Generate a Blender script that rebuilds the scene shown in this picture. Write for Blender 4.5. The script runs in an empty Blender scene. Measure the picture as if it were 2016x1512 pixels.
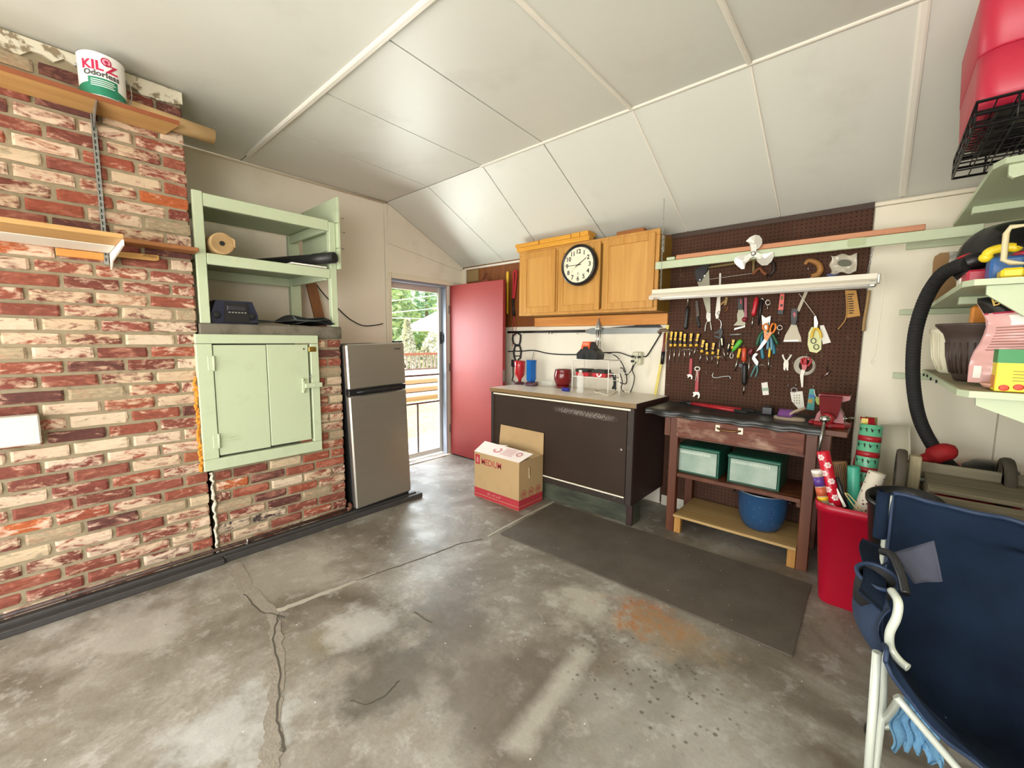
import bpy, math, random
from mathutils import Vector as V, Matrix, Euler
RND = random.Random(11)
sc = bpy.context.scene
COL = sc.collection

# ---------------------------------------------------------------- camera (image taken as 2016 x 1512)
FPX = 820.0
CAM = V((0.0, 0.0, 1.38))
_a = V((72 - 1008, 661 - 756, FPX)).normalized()      # direction of -x seen by the camera (right, down, forward)
_b = V((1735 - 1008, 675 - 756, FPX)).normalized()    # direction of +y
_X = -_a
_Y = (_b - _a * _b.dot(_a)).normalized()
_Z = _X.cross(_Y)
ROT = Matrix((_X, _Y, _Z))                            # camera (right, down, forward) -> world
cam_d = bpy.data.cameras.new('camera')
cam = bpy.data.objects.new('camera', cam_d)
COL.objects.link(cam)
r_, d_, f_ = (ROT @ V((1, 0, 0)), ROT @ V((0, 1, 0)), ROT @ V((0, 0, 1)))
M3 = Matrix((r_, -d_, -f_)).transposed()
cam.matrix_world = Matrix.Translation(CAM) @ M3.to_4x4()
cam_d.sensor_width = 36.0
cam_d.lens = FPX / 2016 * 36.0
cam_d.clip_start = 0.02
cam_d.clip_end = 300
sc.camera = cam

# ---------------------------------------------------------------- light
world = bpy.data.worlds.new('world'); sc.world = world
world.use_nodes = True
wn = world.node_tree
bg = wn.nodes['Background']
sky = wn.nodes.new('ShaderNodeTexSky')
sky.sky_type = 'NISHITA'; sky.sun_disc = False
sky.sun_elevation = math.radians(58); sky.sun_rotation = math.radians(150)
sky.air_density = 1.0; sky.dust_density = 3.0; sky.ozone_density = 1.0
wn.links.new(sky.outputs[0], bg.inputs[0])
bg.inputs[1].default_value = 0.42
sun_d = bpy.data.lights.new('sun', 'SUN'); sun_d.energy = 13.0; sun_d.angle = math.radians(1.0)
sun_d.color = (1.0, 0.95, 0.86)
sun = bpy.data.objects.new('sun', sun_d); COL.objects.link(sun)
sun.rotation_euler = V((0.30, 0.62, -1.25)).to_track_quat('-Z', 'Y').to_euler()
def area(name, loc, aim, sx, sy, watts, color):
    l = bpy.data.lights.new(name, 'AREA'); l.shape = 'RECTANGLE'; l.size = sx; l.size_y = sy
    l.energy = watts; l.color = color
    o = bpy.data.objects.new(name, l); COL.objects.link(o)
    o.location = loc; o.rotation_euler = (V(aim) - V(loc)).to_track_quat('-Z', 'Z').to_euler()
    return o
# first two lamps: daylight through the open garage door behind the camera and the side door's own opening
area('daylight_garage_door', (-1.3, -2.55, 1.08), (-1.3, 3.0, 1.10), 3.5, 2.0, 150, (1.0, 0.985, 0.955))
area('daylight_side_door', (-4.35, 2.80, 1.25), (-2.2, 2.45, 0.0), 1.1, 2.0, 150, (0.90, 0.95, 1.0))
area('added_side_fill', (0.835, -1.45, 1.45), (-3.2, 0.9, 1.5), 1.3, 1.1, 75, (1.0, 0.99, 0.97))  # added fill lamp, out of view, brightens the dark left wall
sc.view_settings.view_transform = 'Standard'
sc.view_settings.look = 'None'
sc.view_settings.gamma = 1.0
sc.view_settings.use_curve_mapping = False
sc.view_settings.exposure = 0.0
sc.cycles.max_bounces = 8; sc.cycles.diffuse_bounces = 4; sc.cycles.glossy_bounces = 3
sc.cycles.transmission_bounces = 6; sc.cycles.transparent_max_bounces = 8
sc.cycles.caustics_reflective = False; sc.cycles.caustics_refractive = False
sc.cycles.use_denoising = True

# ---------------------------------------------------------------- photograph pixel -> point on a plane of the room
def _ray(px, py): return ROT @ V((px - 1008, py - 756, FPX))
def _hit(px, py, ax, val):
    d = _ray(px, py); return CAM + d * ((val - CAM[ax]) / d[ax])
def PX(px, py, x): return _hit(px, py, 0, x)
def PY(px, py, y): return _hit(px, py, 1, y)
def PZ(px, py, z): return _hit(px, py, 2, z)

# ---------------------------------------------------------------- mesh builder
class MB:
    def __init__(s): s.v = []; s.f = []; s.m = []; s.s = []; s.mi = 0
    def add(s, vs, fs, smooth=False):
        o = len(s.v); s.v += [V(v) for v in vs]
        for f in fs: s.f.append([i + o for i in f]); s.m.append(s.mi); s.s.append(smooth)
        return s
    def box(s, a, b, bev=0.0, R=None, c=None):
        a = V(a); b = V(b)
        lo = V((min(a.x, b.x), min(a.y, b.y), min(a.z, b.z))); hi = V((max(a.x, b.x), max(a.y, b.y), max(a.z, b.z)))
        cen = (lo + hi) / 2; h = (hi - lo) / 2
        if bev > 0:
            bev = min(bev, min(h) * 0.9)
            vs = []; idx = {}
            for sx in (-1, 1):
                for sy in (-1, 1):
                    for sz in (-1, 1):
                        for k in range(3):
                            p = [h.x - bev, h.y - bev, h.z - bev]; p[k] += bev
                            idx[(sx, sy, sz, k)] = len(vs); vs.append(V((sx * p[0], sy * p[1], sz * p[2])))
            fs = []
            def q(l): fs.append([idx[t] for t in l])
            for sg in (-1, 1):
                q([(sg, -1, -1, 0), (sg, 1, -1, 0), (sg, 1, 1, 0), (sg, -1, 1, 0)])
                q([(-1, sg, -1, 1), (1, sg, -1, 1), (1, sg, 1, 1), (-1, sg, 1, 1)])
                q([(-1, -1, sg, 2), (1, -1, sg, 2), (1, 1, sg, 2), (-1, 1, sg, 2)])
            for s1 in (-1, 1):
                for s2 in (-1, 1):
                    q([(s1, s2, -1, 0), (s1, s2, 1, 0), (s1, s2, 1, 1), (s1, s2, -1, 1)])
                    q([(s1, -1, s2, 0), (s1, 1, s2, 0), (s1, 1, s2, 2), (s1, -1, s2, 2)])
                    q([(-1, s1, s2, 1), (1, s1, s2, 1), (1, s1, s2, 2), (-1, s1, s2, 2)])
                    for s3 in (-1, 1): q([(s1, s2, s3, 0), (s1, s2, s3, 1), (s1, s2, s3, 2)])
        else:
            vs = [V((sx * h.x, sy * h.y, sz * h.z)) for sx in (-1, 1) for sy in (-1, 1) for sz in (-1, 1)]
            fs = [[0, 1, 3, 2], [4, 6, 7, 5], [0, 4, 5, 1], [2, 3, 7, 6], [0, 2, 6, 4], [1, 5, 7, 3]]
        if R is not None: vs = [R @ v for v in vs]
        return s.add([v + cen for v in vs], fs)
    def beam(s, p0, p1, w, h, up=(0, 0, 1)):
        p0 = V(p0); p1 = V(p1); d = (p1 - p0).normalized(); up = V(up)
        sd = d.cross(up).normalized() * (w / 2); u = sd.cross(d).normalized() * (h / 2)
        vs = [p + a * sd + b * u for p in (p0, p1) for a, b in ((-1, -1), (1, -1), (1, 1), (-1, 1))]
        return s.add(vs, [[0, 1, 2, 3], [7, 6, 5, 4], [0, 4, 5, 1], [1, 5, 6, 2], [2, 6, 7, 3], [3, 7, 4, 0]])
    def tube(s, pts, r, n=8, closed=False, smooth=True):
        pts = [V(p) for p in pts]; k = len(pts)
        rr = list(r) if isinstance(r, (list, tuple)) else [r] * k
        if len(rr) != k:
            q = [i * (len(rr) - 1) / (k - 1) for i in range(k)]
            rr = [rr[int(t)] + (rr[min(int(t) + 1, len(rr) - 1)] - rr[int(t)]) * (t - int(t)) for t in q]
        vs = []; pn = None
        for i, p in enumerate(pts):
            if closed: t = pts[(i + 1) % k] - pts[i - 1]
            else: t = pts[min(i + 1, k - 1)] - pts[max(i - 1, 0)]
            t.normalize()
            if pn is None:
                pn = t.orthogonal().normalized()
            pn = (pn - t * pn.dot(t))
            pn = pn.normalized() if pn.length > 1e-6 else t.orthogonal().normalized()
            b = t.cross(pn)
            for j in range(n):
                a = 2 * math.pi * j / n
                vs.append(p + (pn * math.cos(a) + b * math.sin(a)) * rr[i])
        fs = []
        for i in range(k if closed else k - 1):
            i2 = (i + 1) % k
            for j in range(n):
                j2 = (j + 1) % n
                fs.append([i * n + j, i * n + j2, i2 * n + j2, i2 * n + j])
        s.add(vs, fs, smooth)
        if not closed:
            o = len(s.v) - len(vs)
            for base, rev in ((0, True), ((k - 1) * n, False)):
                f = [o + base + j for j in range(n)]
                s.f.append(f[::-1] if rev else f); s.m.append(s.mi); s.s.append(False)
        return s
    def lathe(s, prof, base, axis=(0, 0, 1), n=24, smooth=True, sx=1.0, sy=1.0):
        axis = V(axis).normalized()
        q = V((0, 0, 1)).rotation_difference(axis); base = V(base)
        vs = []
        for r, h in prof:
            for j in range(n):
                a = 2 * math.pi * j / n
                vs.append(base + q @ V((r * sx * math.cos(a), r * sy * math.sin(a), h)))
        fs = []
        for i in range(len(prof) - 1):
            for j in range(n):
                j2 = (j + 1) % n
                fs.append([i * n + j, i * n + j2, (i + 1) * n + j2, (i + 1) * n + j])
        s.add(vs, fs, smooth)
        o = len(s.v) - len(vs)
        if prof[0][0] > 1e-5: s.f.append([o + j for j in range(n)][::-1]); s.m.append(s.mi); s.s.append(False)
        if prof[-1][0] > 1e-5: s.f.append([o + (len(prof) - 1) * n + j for j in range(n)]); s.m.append(s.mi); s.s.append(False)
        return s
    def cyl(s, p0, p1, r0, r1=None, n=16):
        p0 = V(p0); p1 = V(p1); r1 = r0 if r1 is None else r1
        return s.lathe([(r0, 0), (r1, (p1 - p0).length)], p0, p1 - p0, n)
    def prism(s, pts, d):
        pts = [V(p) for p in pts]; d = V(d); k = len(pts)
        fs = [list(range(k))[::-1], [k + i for i in range(k)]] + [[i, (i + 1) % k, k + (i + 1) % k, k + i] for i in range(k)]
        return s.add(pts + [p + d for p in pts], fs)
    def ball(s, c, r, n=12):
        r = V(r) if not isinstance(r, (int, float)) else V((r, r, r)); c = V(c); m = n // 2 + 1
        vs = [c + V((r.x * math.sin(math.pi * i / m) * math.cos(2 * math.pi * j / n), r.y * math.sin(math.pi * i / m) * math.sin(2 * math.pi * j / n), r.z * math.cos(math.pi * i / m))) for i in range(m + 1) for j in range(n)]
        fs = [[i * n + j, (i + 1) * n + j, (i + 1) * n + (j + 1) % n, i * n + (j + 1) % n] for i in range(m) for j in range(n)]
        return s.add(vs, fs, True)
    def sheet(s, fn, nu, nv, smooth=True, th=0.0):
        g = [[V(fn(u / nu, v / nv)) for v in range(nv + 1)] for u in range(nu + 1)]
        vs = [p for row in g for p in row]; w = nv + 1
        fs = [[u * w + v, (u + 1) * w + v, (u + 1) * w + v + 1, u * w + v + 1] for u in range(nu) for v in range(nv)]
        if th:
            ns = []
            for u in range(nu + 1):
                for v in range(nv + 1):
                    du = g[min(u + 1, nu)][v] - g[max(u - 1, 0)][v]; dv = g[u][min(v + 1, nv)] - g[u][max(v - 1, 0)]
                    c = du.cross(dv); ns.append(c.normalized() * th if c.length > 1e-12 else V((0, 0, th)))
            k = len(vs); vs = vs + [p - q for p, q in zip(vs, ns)]
            fs = fs + [[k + i for i in f[::-1]] for f in fs]
            rim = [u * w for u in range(nu + 1)] + [nu * w + v for v in range(1, nv + 1)] + [u * w + nv for u in range(nu - 1, -1, -1)] + [v for v in range(nv - 1, 0, -1)]
            fs += [[rim[i], rim[(i + 1) % len(rim)], k + rim[(i + 1) % len(rim)], k + rim[i]] for i in range(len(rim))]
        return s.add(vs, fs, smooth)
    def mesh(s, name, mats, off):
        me = bpy.data.meshes.new(name)
        me.from_pydata([v - off for v in s.v], [], s.f)
        for m in (mats if isinstance(mats, (list, tuple)) else [mats]): me.materials.append(m)
        me.polygons.foreach_set('material_index', s.m); me.polygons.foreach_set('use_smooth', s.s)
        me.validate(); me.update(); return me

def _props(o, label=None, cat=None, group=None, kind=None):
    if label: o['label'] = label
    if cat: o['category'] = cat
    if group: o['group'] = group
    if kind: o['kind'] = kind
    return o
def thing(name, label, cat, loc, group=None):
    o = bpy.data.objects.new(name, None); COL.objects.link(o); o.empty_display_size = 0.05
    o.location = loc; o['_o'] = list(loc); return _props(o, label, cat, group)
def _off(p): return V(p['_o']) if '_o' in p else V((0, 0, 0))
def part(parent, name, mb, mat, label=None, kind=None):
    off = _off(parent)
    o = bpy.data.objects.new(name, mb.mesh(name, mat, off)); COL.objects.link(o)
    o.parent = parent; o['_o'] = list(off)
    return _props(o, label, None, None, kind)
def single(name, mb, mat, label, cat, group=None):
    lo = V([min(v[i] for v in mb.v) for i in range(3)]); hi = V([max(v[i] for v in mb.v) for i in range(3)])
    off = V(((lo.x + hi.x) / 2, (lo.y + hi.y) / 2, lo.z))
    o = bpy.data.objects.new(name, mb.mesh(name, mat, off)); COL.objects.link(o); o.location = off; o['_o'] = list(off)
    return _props(o, label, cat, group)
def struct(name, mb, mat, parent=None):
    if parent: return part(parent, name, mb, mat)
    o = bpy.data.objects.new(name, mb.mesh(name, mat, V((0, 0, 0)))); COL.objects.link(o); o['_o'] = [0, 0, 0]
    return _props(o, kind='structure')
def text(parent, name, body, size, origin, right, up, mat, depth=0.0004, align='LEFT', squash=1.0, bold=0.0):
    cu = bpy.data.curves.new(name, 'FONT'); cu.body = body; cu.size = size; cu.extrude = depth; cu.align_x = align; cu.offset = bold
    cu.resolution_u = 3
    ob = bpy.data.objects.new(name, cu); COL.objects.link(ob); bpy.context.view_layer.update()
    me = bpy.data.meshes.new_from_object(ob); bpy.data.objects.remove(ob)
    r = V(right).normalized(); u = V(up); u = (u - r * u.dot(r)).normalized(); n = r.cross(u); off = _off(parent); og = V(origin)
    for v in me.vertices: v.co = og + r * (v.co.x * squash) + u * v.co.y + n * v.co.z - off
    me.materials.clear(); me.materials.append(mat)
    o = bpy.data.objects.new(name, me); COL.objects.link(o); o.parent = parent; o['_o'] = list(off)
    return o
def arc(c, ux, uy, r, a0, a1, n):
    return [V(c) + V(ux) * (r * math.cos(math.radians(a0 + (a1 - a0) * i / n))) + V(uy) * (r * math.sin(math.radians(a0 + (a1 - a0) * i / n))) for i in range(n + 1)]
def smooth_path(pts, k=6):
    pts = [V(p) for p in pts]; out = []
    for i in range(len(pts) - 1):
        p0 = pts[max(i - 1, 0)]; p1 = pts[i]; p2 = pts[i + 1]; p3 = pts[min(i + 2, len(pts) - 1)]
        for j in range(k):
            t = j / k
            out.append(0.5 * ((2 * p1) + (p2 - p0) * t + (2 * p0 - 5 * p1 + 4 * p2 - p3) * t * t + (3 * p1 - p0 - 3 * p2 + p3) * t ** 3))
    return out + [pts[-1]]

# ---------------------------------------------------------------- materials
def lin(h):
    h = h.lstrip('#'); c = [int(h[i:i + 2], 16) / 255 for i in (0, 2, 4)]
    return tuple(x / 12.92 if x <= 0.04045 else ((x + 0.055) / 1.055) ** 2.4 for x in c)
def _mul(c, k): return tuple(min(1.0, x * k) for x in c) + (1.0,)
class NT:
    def __init__(s, name):
        s.mat = bpy.data.materials.new(name); s.mat.use_nodes = True; s.t = s.mat.node_tree
        s.b = s.t.nodes['Principled BSDF']; s._co = None
    def n(s, typ, ins=None, **kw):
        nd = s.t.nodes.new('ShaderNode' + typ)
        for k, v in kw.items(): setattr(nd, k, v)
        for k, v in (ins or {}).items():
            sk = nd.inputs[k]
            if isinstance(v, bpy.types.NodeSocket): s.t.links.new(v, sk)
            else: sk.default_value = v
        return nd
    @property
    def co(s):
        if s._co is None: s._co = s.n('TexCoord').outputs['Object']
        return s._co
    def map(s, scale=(1, 1, 1), loc=(0, 0, 0), vec=None, rot=(0, 0, 0)):
        return s.n('Mapping', {'Vector': vec or s.co, 'Scale': scale, 'Location': loc, 'Rotation': rot}).outputs[0]
    def noise(s, scale, detail=4, rough=0.55, vec=None, dist=0.0):
        return s.n('TexNoise', {'Vector': vec or s.co, 'Scale': scale, 'Detail': detail, 'Roughness': rough, 'Distortion': dist}).outputs[0]
    def ramp(s, fac, stops, interp='LINEAR'):
        nd = s.n('ValToRGB', {'Fac': fac}); cr = nd.color_ramp; cr.interpolation = interp
        while len(cr.elements) < len(stops): cr.elements.new(0.5)
        for e, (p, c) in zip(cr.elements, stops):
            e.position = p; e.color = c if len(c) == 4 else tuple(c) + (1,)
        return nd.outputs[0]
    def mask(s, fac, a, b): return s.ramp(fac, [(a, (0, 0, 0)), (b, (1, 1, 1))])
    def mix(s, fac, a, b, mode='MIX'):
        def c(v): return v if isinstance(v, bpy.types.NodeSocket) else (tuple(v) + (1,) if len(v) == 3 else v)
        nd = s.n('MixRGB', {'Fac': fac, 'Color1': c(a), 'Color2': c(b)}, blend_type=mode); return nd.outputs[0]
    def math(s, op, a, b=0.0, c=0.0, clamp=False): return s.n('Math', {0: a, 1: b, 2: c}, operation=op, use_clamp=clamp).outputs[0]
    def set(s, **kw):
        for k, v in kw.items():
            sk = s.b.inputs[k.replace('_', ' ')]
            if isinstance(v, bpy.types.NodeSocket): s.t.links.new(v, sk)
            else: sk.default_value = v
        return s
    def bump(s, h, strength=0.3, dist=0.01):
        nd = s.n('Bump', {'Height': h, 'Strength': strength, 'Distance': dist}); s.t.links.new(nd.outputs[0], s.b.inputs['Normal']); return s
def pm(name, hexc, rough=0.5, metal=0.0, var=0.08, vs=9, bump=0.0, bs=120, **kw):
    t = NT(name); c = lin(hexc)
    col = t.mix(t.noise(vs, 5), _mul(c, 1 - var), _mul(c, 1 + var)) if var else tuple(c) + (1,)
    t.set(Base_Color=col, Roughness=rough, Metallic=metal)
    if bump: t.bump(t.noise(bs, 3), bump, 0.004)
    if kw: t.set(**kw)
    return t.mat
def wood(name, c1, c2, axis=0, freq=26, rough=0.5, bump=0.1, knots=0.0):
    t = NT(name); sc_ = [freq, freq, freq]; sc_[axis] = freq * 0.06
    v = t.map(tuple(sc_)); a = t.noise(1.0, 6, 0.6, v, 0.6)
    sc2 = [freq * 5, freq * 5, freq * 5]; sc2[axis] = freq * 0.12
    b = t.noise(1.0, 3, 0.6, t.map(tuple(sc2)))
    k = t.mix(0.35, a, b)
    col = t.ramp(k, [(0.32, lin(c2)), (0.5, tuple((x + y) / 2 for x, y in zip(lin(c1), lin(c2)))), (0.66, lin(c1))])
    t.set(Base_Color=col, Roughness=rough)
    if bump: t.bump(b, bump, 0.003)
    return t.mat
def worn(name, c, c2, scale=14, lo=0.58, hi=0.66, rough=0.5, bump=0.15, stretch=(1, 1, 1), var=0.08):
    t = NT(name); cc = lin(c); base = t.mix(t.noise(4, 4), _mul(cc, 1 - var), _mul(cc, 1 + var))
    m = t.mask(t.noise(scale, 6, 0.6, t.map(stretch)), lo, hi)
    t.set(Base_Color=t.mix(m, base, lin(c2)), Roughness=rough)
    if bump: t.bump(t.noise(60, 4), bump, 0.003)
    return t.mat
def glass(name, hexc, rough=0.02, alpha=None, ior=1.45):
    t = NT(name); t.set(Base_Color=tuple(lin(hexc)) + (1,), Roughness=rough, Transmission_Weight=1.0, IOR=ior)
    return t.mat
# ================================================================ materials of the room
def concrete():
    t = NT('stained concrete'); co = t.co
    n1 = t.noise(1.3, 6, 0.62, dist=0.8); n2 = t.noise(5.5, 6, 0.65); n3 = t.noise(38, 5, 0.6)
    col = t.ramp(n1, [(0.33, lin('#5d5549')), (0.45, lin('#7a7367')), (0.54, lin('#918b80')), (0.66, lin('#a9a59c'))])
    col = t.mix(t.math('MULTIPLY', t.mask(n2, 0.50, 0.66), 0.55), col, lin('#8b8272'))
    col = t.mix(t.math('MULTIPLY', t.mask(t.noise(9, 6, 0.7, t.map((1, 1, 1), (3, 7, 0))), 0.54, 0.63), 0.35), col, lin('#cbc9c3'))
    col = t.mix(t.math('MULTIPLY', t.mask(t.noise(55, 6, 0.75), 0.40, 0.66), 0.30), col, lin('#5f584c'))
    col = t.mix(t.math('MULTIPLY', t.mask(t.noise(3.2, 8, 0.75, t.map((1, 0.6, 1), (5, 2, 0)), 1.5), 0.50, 0.62), 0.40), col, lin('#6a6255'))
    def spot(px, py, rad, wob=0.25, sx=1.0, sy=1.0, soft=0.45):
        p = PZ(px, py, 0)
        v = t.n('VectorMath', {0: co, 1: tuple(p)}, operation='SUBTRACT').outputs[0]
        v = t.n('VectorMath', {0: v, 1: (1 / sx, 1 / sy, 1)}, operation='MULTIPLY').outputs[0]
        d = t.n('VectorMath', {0: v}, operation='LENGTH').outputs['Value']
        d = t.math('ADD', t.math('DIVIDE', d, rad), t.math('MULTIPLY', t.math('SUBTRACT', n2, 0.5), wob * 6))
        return t.ramp(d, [(soft, (1, 1, 1)), (1.0, (0, 0, 0))])
    # dark oil-worn areas, pale scuffs and the rust stain of this slab
    for px, py, rad, k, c, w in ((880, 1220, 0.30, 0.72, '#574d40', 0.4), (760, 1320, 0.28, 0.75, '#4d453a', 0.4), (640, 1260, 0.12, 0.4, '#857a5c', 0.3), (1010, 1380, 0.34, 0.6, '#5d5448', 0.4), (330, 1190, 0.10, 0.5, '#6f665a', 0.2),
                                 (240, 1330, 0.24, 0.3, '#80786b', 0.3), (900, 1300, 0.25, 0.4, '#6f6557', 0.3), (1640, 1512, 0.14, 0.7, '#5d5040', 0.3), (1500, 1120, 0.5, 0.25, '#85796a', 0.3)):
        col = t.mix(t.math('MULTIPLY', spot(px, py, rad, w), k), col, lin(c))
    for px, py, rad, k, c, w in ((710, 1225, 0.18, 0.5, '#d0cec9', 0.5), (450, 1450, 0.22, 0.55, '#c8cac9', 0.5), (1150, 1190, 0.22, 0.55, '#c9c5b6', 0.4), (250, 1240, 0.34, 0.45, '#c3beb6', 0.4), (1330, 1480, 0.5, 0.35, '#b9b8b0', 0.3), (560, 1010 + 120, 0.4, 0.4, '#b7b2a4', 0.3)):
        col = t.mix(t.math('MULTIPLY', spot(px, py, rad, w), k), col, lin(c))
    col = t.mix(t.math('MULTIPLY', spot(1275, 1215, 0.22, 0.5, 1.25, 0.8), t.mask(t.noise(24, 5, 0.7), 0.38, 0.62)), col, lin('#a2683a'))
    col = t.mix(t.math('MULTIPLY', spot(1330, 1250, 0.20, 0.5, 1.3, 0.8), 0.4), col, lin('#9c8560'))
    # pale scuffed streak
    a = PZ(1165, 1265, 0); b = PZ(1000, 1490, 0); u = (b - a).normalized(); L = (b - a).length
    rel = t.n('VectorMath', {0: co, 1: tuple(a)}, operation='SUBTRACT').outputs[0]
    al = t.n('VectorMath', {0: rel, 1: tuple(u)}, operation='DOT_PRODUCT').outputs['Value']
    ac = t.math('ABSOLUTE', t.n('VectorMath', {0: rel, 1: (-u.y, u.x, 0)}, operation='DOT_PRODUCT').outputs['Value'])
    ac = t.math('ADD', ac, t.math('MULTIPLY', t.math('SUBTRACT', n2, 0.5), 0.10))
    m = t.math('MULTIPLY', t.ramp(ac, [(0.015, (1, 1, 1)), (0.07, (0, 0, 0))]), t.math('MULTIPLY', t.mask(al, 0.0, 0.08), t.ramp(t.math('DIVIDE', al, L), [(0.92, (1, 1, 1)), (1.0, (0, 0, 0))])))
    col = t.mix(t.math('MULTIPLY', m, 0.55), col, lin('#c4c0b4'))
    # oil drips and paint specks
    vo = t.n('TexVoronoi', {'Vector': co, 'Scale': 26.0}, feature='F1').outputs['Distance']
    dr = t.math('MULTIPLY', t.ramp(t.math('ADD', vo, t.math('MULTIPLY', n3, 0.25)), [(0.26, (1, 1, 1)), (0.36, (0, 0, 0))]), spot(1270, 1345, 0.36, 0.3, 1.0, 0.8, 0.7))
    col = t.mix(t.math('MULTIPLY', dr, 0.8), col, lin('#5a5348'))
    vs = t.n('TexVoronoi', {'Vector': co, 'Scale': 16.0}, feature='F1')
    pick = t.mask(t.n('SeparateColor', {0: vs.outputs['Color']}).outputs[0], 0.68, 0.70)
    col = t.mix(t.math('MULTIPLY', t.ramp(vs.outputs['Distance'], [(0.045, (1, 1, 1)), (0.06, (0, 0, 0))]), pick), col, lin('#dcdad2'))
    pick2 = t.mask(t.n('SeparateColor', {0: vs.outputs['Color']}).outputs[1], 0.85, 0.87)
    col = t.mix(t.math('MULTIPLY', t.ramp(vs.outputs['Distance'], [(0.05, (1, 1, 1)), (0.075, (0, 0, 0))]), pick2), col, lin('#3f3a33'))
    t.set(Base_Color=col, Roughness=t.ramp(n2, [(0.3, (0.42,) * 3), (0.7, (0.6,) * 3)]))
    t.bump(t.mix(0.5, n3, n2), 0.35, 0.006)
    return t.mat
M_CONC = concrete()
M_CRACK = pm('crack filler', '#8f877a', 0.9, var=0.3, vs=30, bump=0.5, bs=90)
M_CRACKD = pm('crack', '#544e44', 0.95, var=0.2)
M_JOINT = pm('joint mortar', '#b0aa9c', 0.9, var=0.15, vs=30)
M_CEIL = worn('ceiling paint', '#d3d4cb', '#c6c6bc', 2.2, 0.56, 0.80, 0.42, 0.06, var=0.03)
M_BATT = pm('batten paint', '#e2ded2', 0.4, var=0.04)
M_BACKB = pm('ceiling backing', '#6e6a62', 0.9)
M_WALL = worn('painted wall', '#e4dccb', '#cfc6b2', 3.0, 0.58, 0.85, 0.55, 0.1, var=0.04)
M_CREAM = worn('cream wall', '#ebe4cf', '#d2cab2', 3.2, 0.60, 0.90, 0.5, 0.08, var=0.03)
M_WHITEP = worn('white wall panel', '#e6e0cf', '#c9c2ae', 7, 0.60, 0.85, 0.45, 0.08, (1, 1, 0.4), var=0.04)
M_PLY = wood('brown plywood', '#8a5126', '#643614', 2, 14, 0.5)
M_TRIMW = pm('trim paint', '#ded6c0', 0.5, var=0.05)
M_BLACKST = pm('black sill', '#3a3735', 0.6, var=0.25, vs=20, bump=0.3)

# ---------------------------------------------------------------- floor
XR, YB, XL, YW, ZC = 0.85, -2.6, -3.8, 3.42, 2.73
floor = struct('floor', MB().box((XL - 0.1, YB - 0.1, -0.12), (XR, YW + 0.1, 0.0)), M_CONC)
def ribbon(pxs, w, z, seed, jag=0.22, sub=9, th=0.0025):
    r = random.Random(seed); pts = [PZ(x, y, 0) for x, y in pxs]; fine = []
    for i in range(len(pts) - 1):
        for j in range(sub): fine.append(pts[i].lerp(pts[i + 1], j / sub))
    fine.append(pts[-1])
    ww = w if isinstance(w, list) else [w] * len(pts)
    mb = MB(); L = []; Rr = []
    for i, p in enumerate(fine):
        t = (fine[min(i + 1, len(fine) - 1)] - fine[max(i - 1, 0)]).normalized(); s = V((-t.y, t.x, 0))
        k = i / sub; a = ww[min(int(k), len(ww) - 1)]; b = ww[min(int(k) + 1, len(ww) - 1)]; hw = (a + (b - a) * (k - int(k))) / 2
        c = p + s * r.uniform(-1, 1) * hw * jag
        L.append(c + s * hw * r.uniform(0.8, 1.2)); Rr.append(c - s * hw * r.uniform(0.8, 1.2))
    n = len(fine); vs = []
    for q, zz in ((L, z), (Rr, z)): vs += [V((p.x, p.y, zz)) for p in q]
    for q in (L, Rr): vs += [V((p.x, p.y, -0.001)) for p in q]
    fs = []
    for i in range(n - 1):
        fs += [[i, n + i, n + i + 1, i + 1], [2 * n + i, i, i + 1, 2 * n + i + 1], [n + i, 3 * n + i, 3 * n + i + 1, n + i + 1]]
    return mb.add(vs, fs)
part(floor, 'crack_patch', ribbon([(462, 1115), (490, 1165), (535, 1205), (545, 1260), (548, 1320), (540, 1400), (535, 1470), (530, 1540)], [0.075, 0.07, 0.045, 0.05, 0.05, 0.05, 0.06, 0.06], 0.002, 3), M_CRACK)
part(floor, 'crack', ribbon([(548, 1212), (536, 1260), (552, 1330), (545, 1410), (560, 1480)], 0.007, 0.003, 4, 1.2, 7), M_CRACKD)
part(floor, 'crack', ribbon([(480, 1170), (512, 1205), (560, 1215)], 0.006, 0.003, 14, 1.2, 7), M_CRACKD)
part(floor, 'crack_patch', ribbon([(540, 1205), (620, 1175), (690, 1148), (740, 1128)], [0.03, 0.03, 0.02, 0.01], 0.0015, 5), M_JOINT)
part(floor, 'crack', ribbon([(700, 1144), (775, 1118), (850, 1092), (905, 1070), (950, 1062)], 0.006, 0.002, 6, 1.4, 7), M_CRACKD)
part(floor, 'joint', ribbon([(960, 1056), (1030, 1018), (1090, 988)], 0.018, 0.002, 7, 0.2), M_JOINT)
part(floor, 'crack', ribbon([(690, 1380), (720, 1388), (760, 1370), (785, 1340)], 0.004, 0.002, 8, 1.2, 6), M_CRACKD)
part(floor, 'crack', ribbon([(815, 1205), (838, 1220), (850, 1226)], 0.005, 0.002, 9, 1.2, 6), M_CRACKD)

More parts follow.
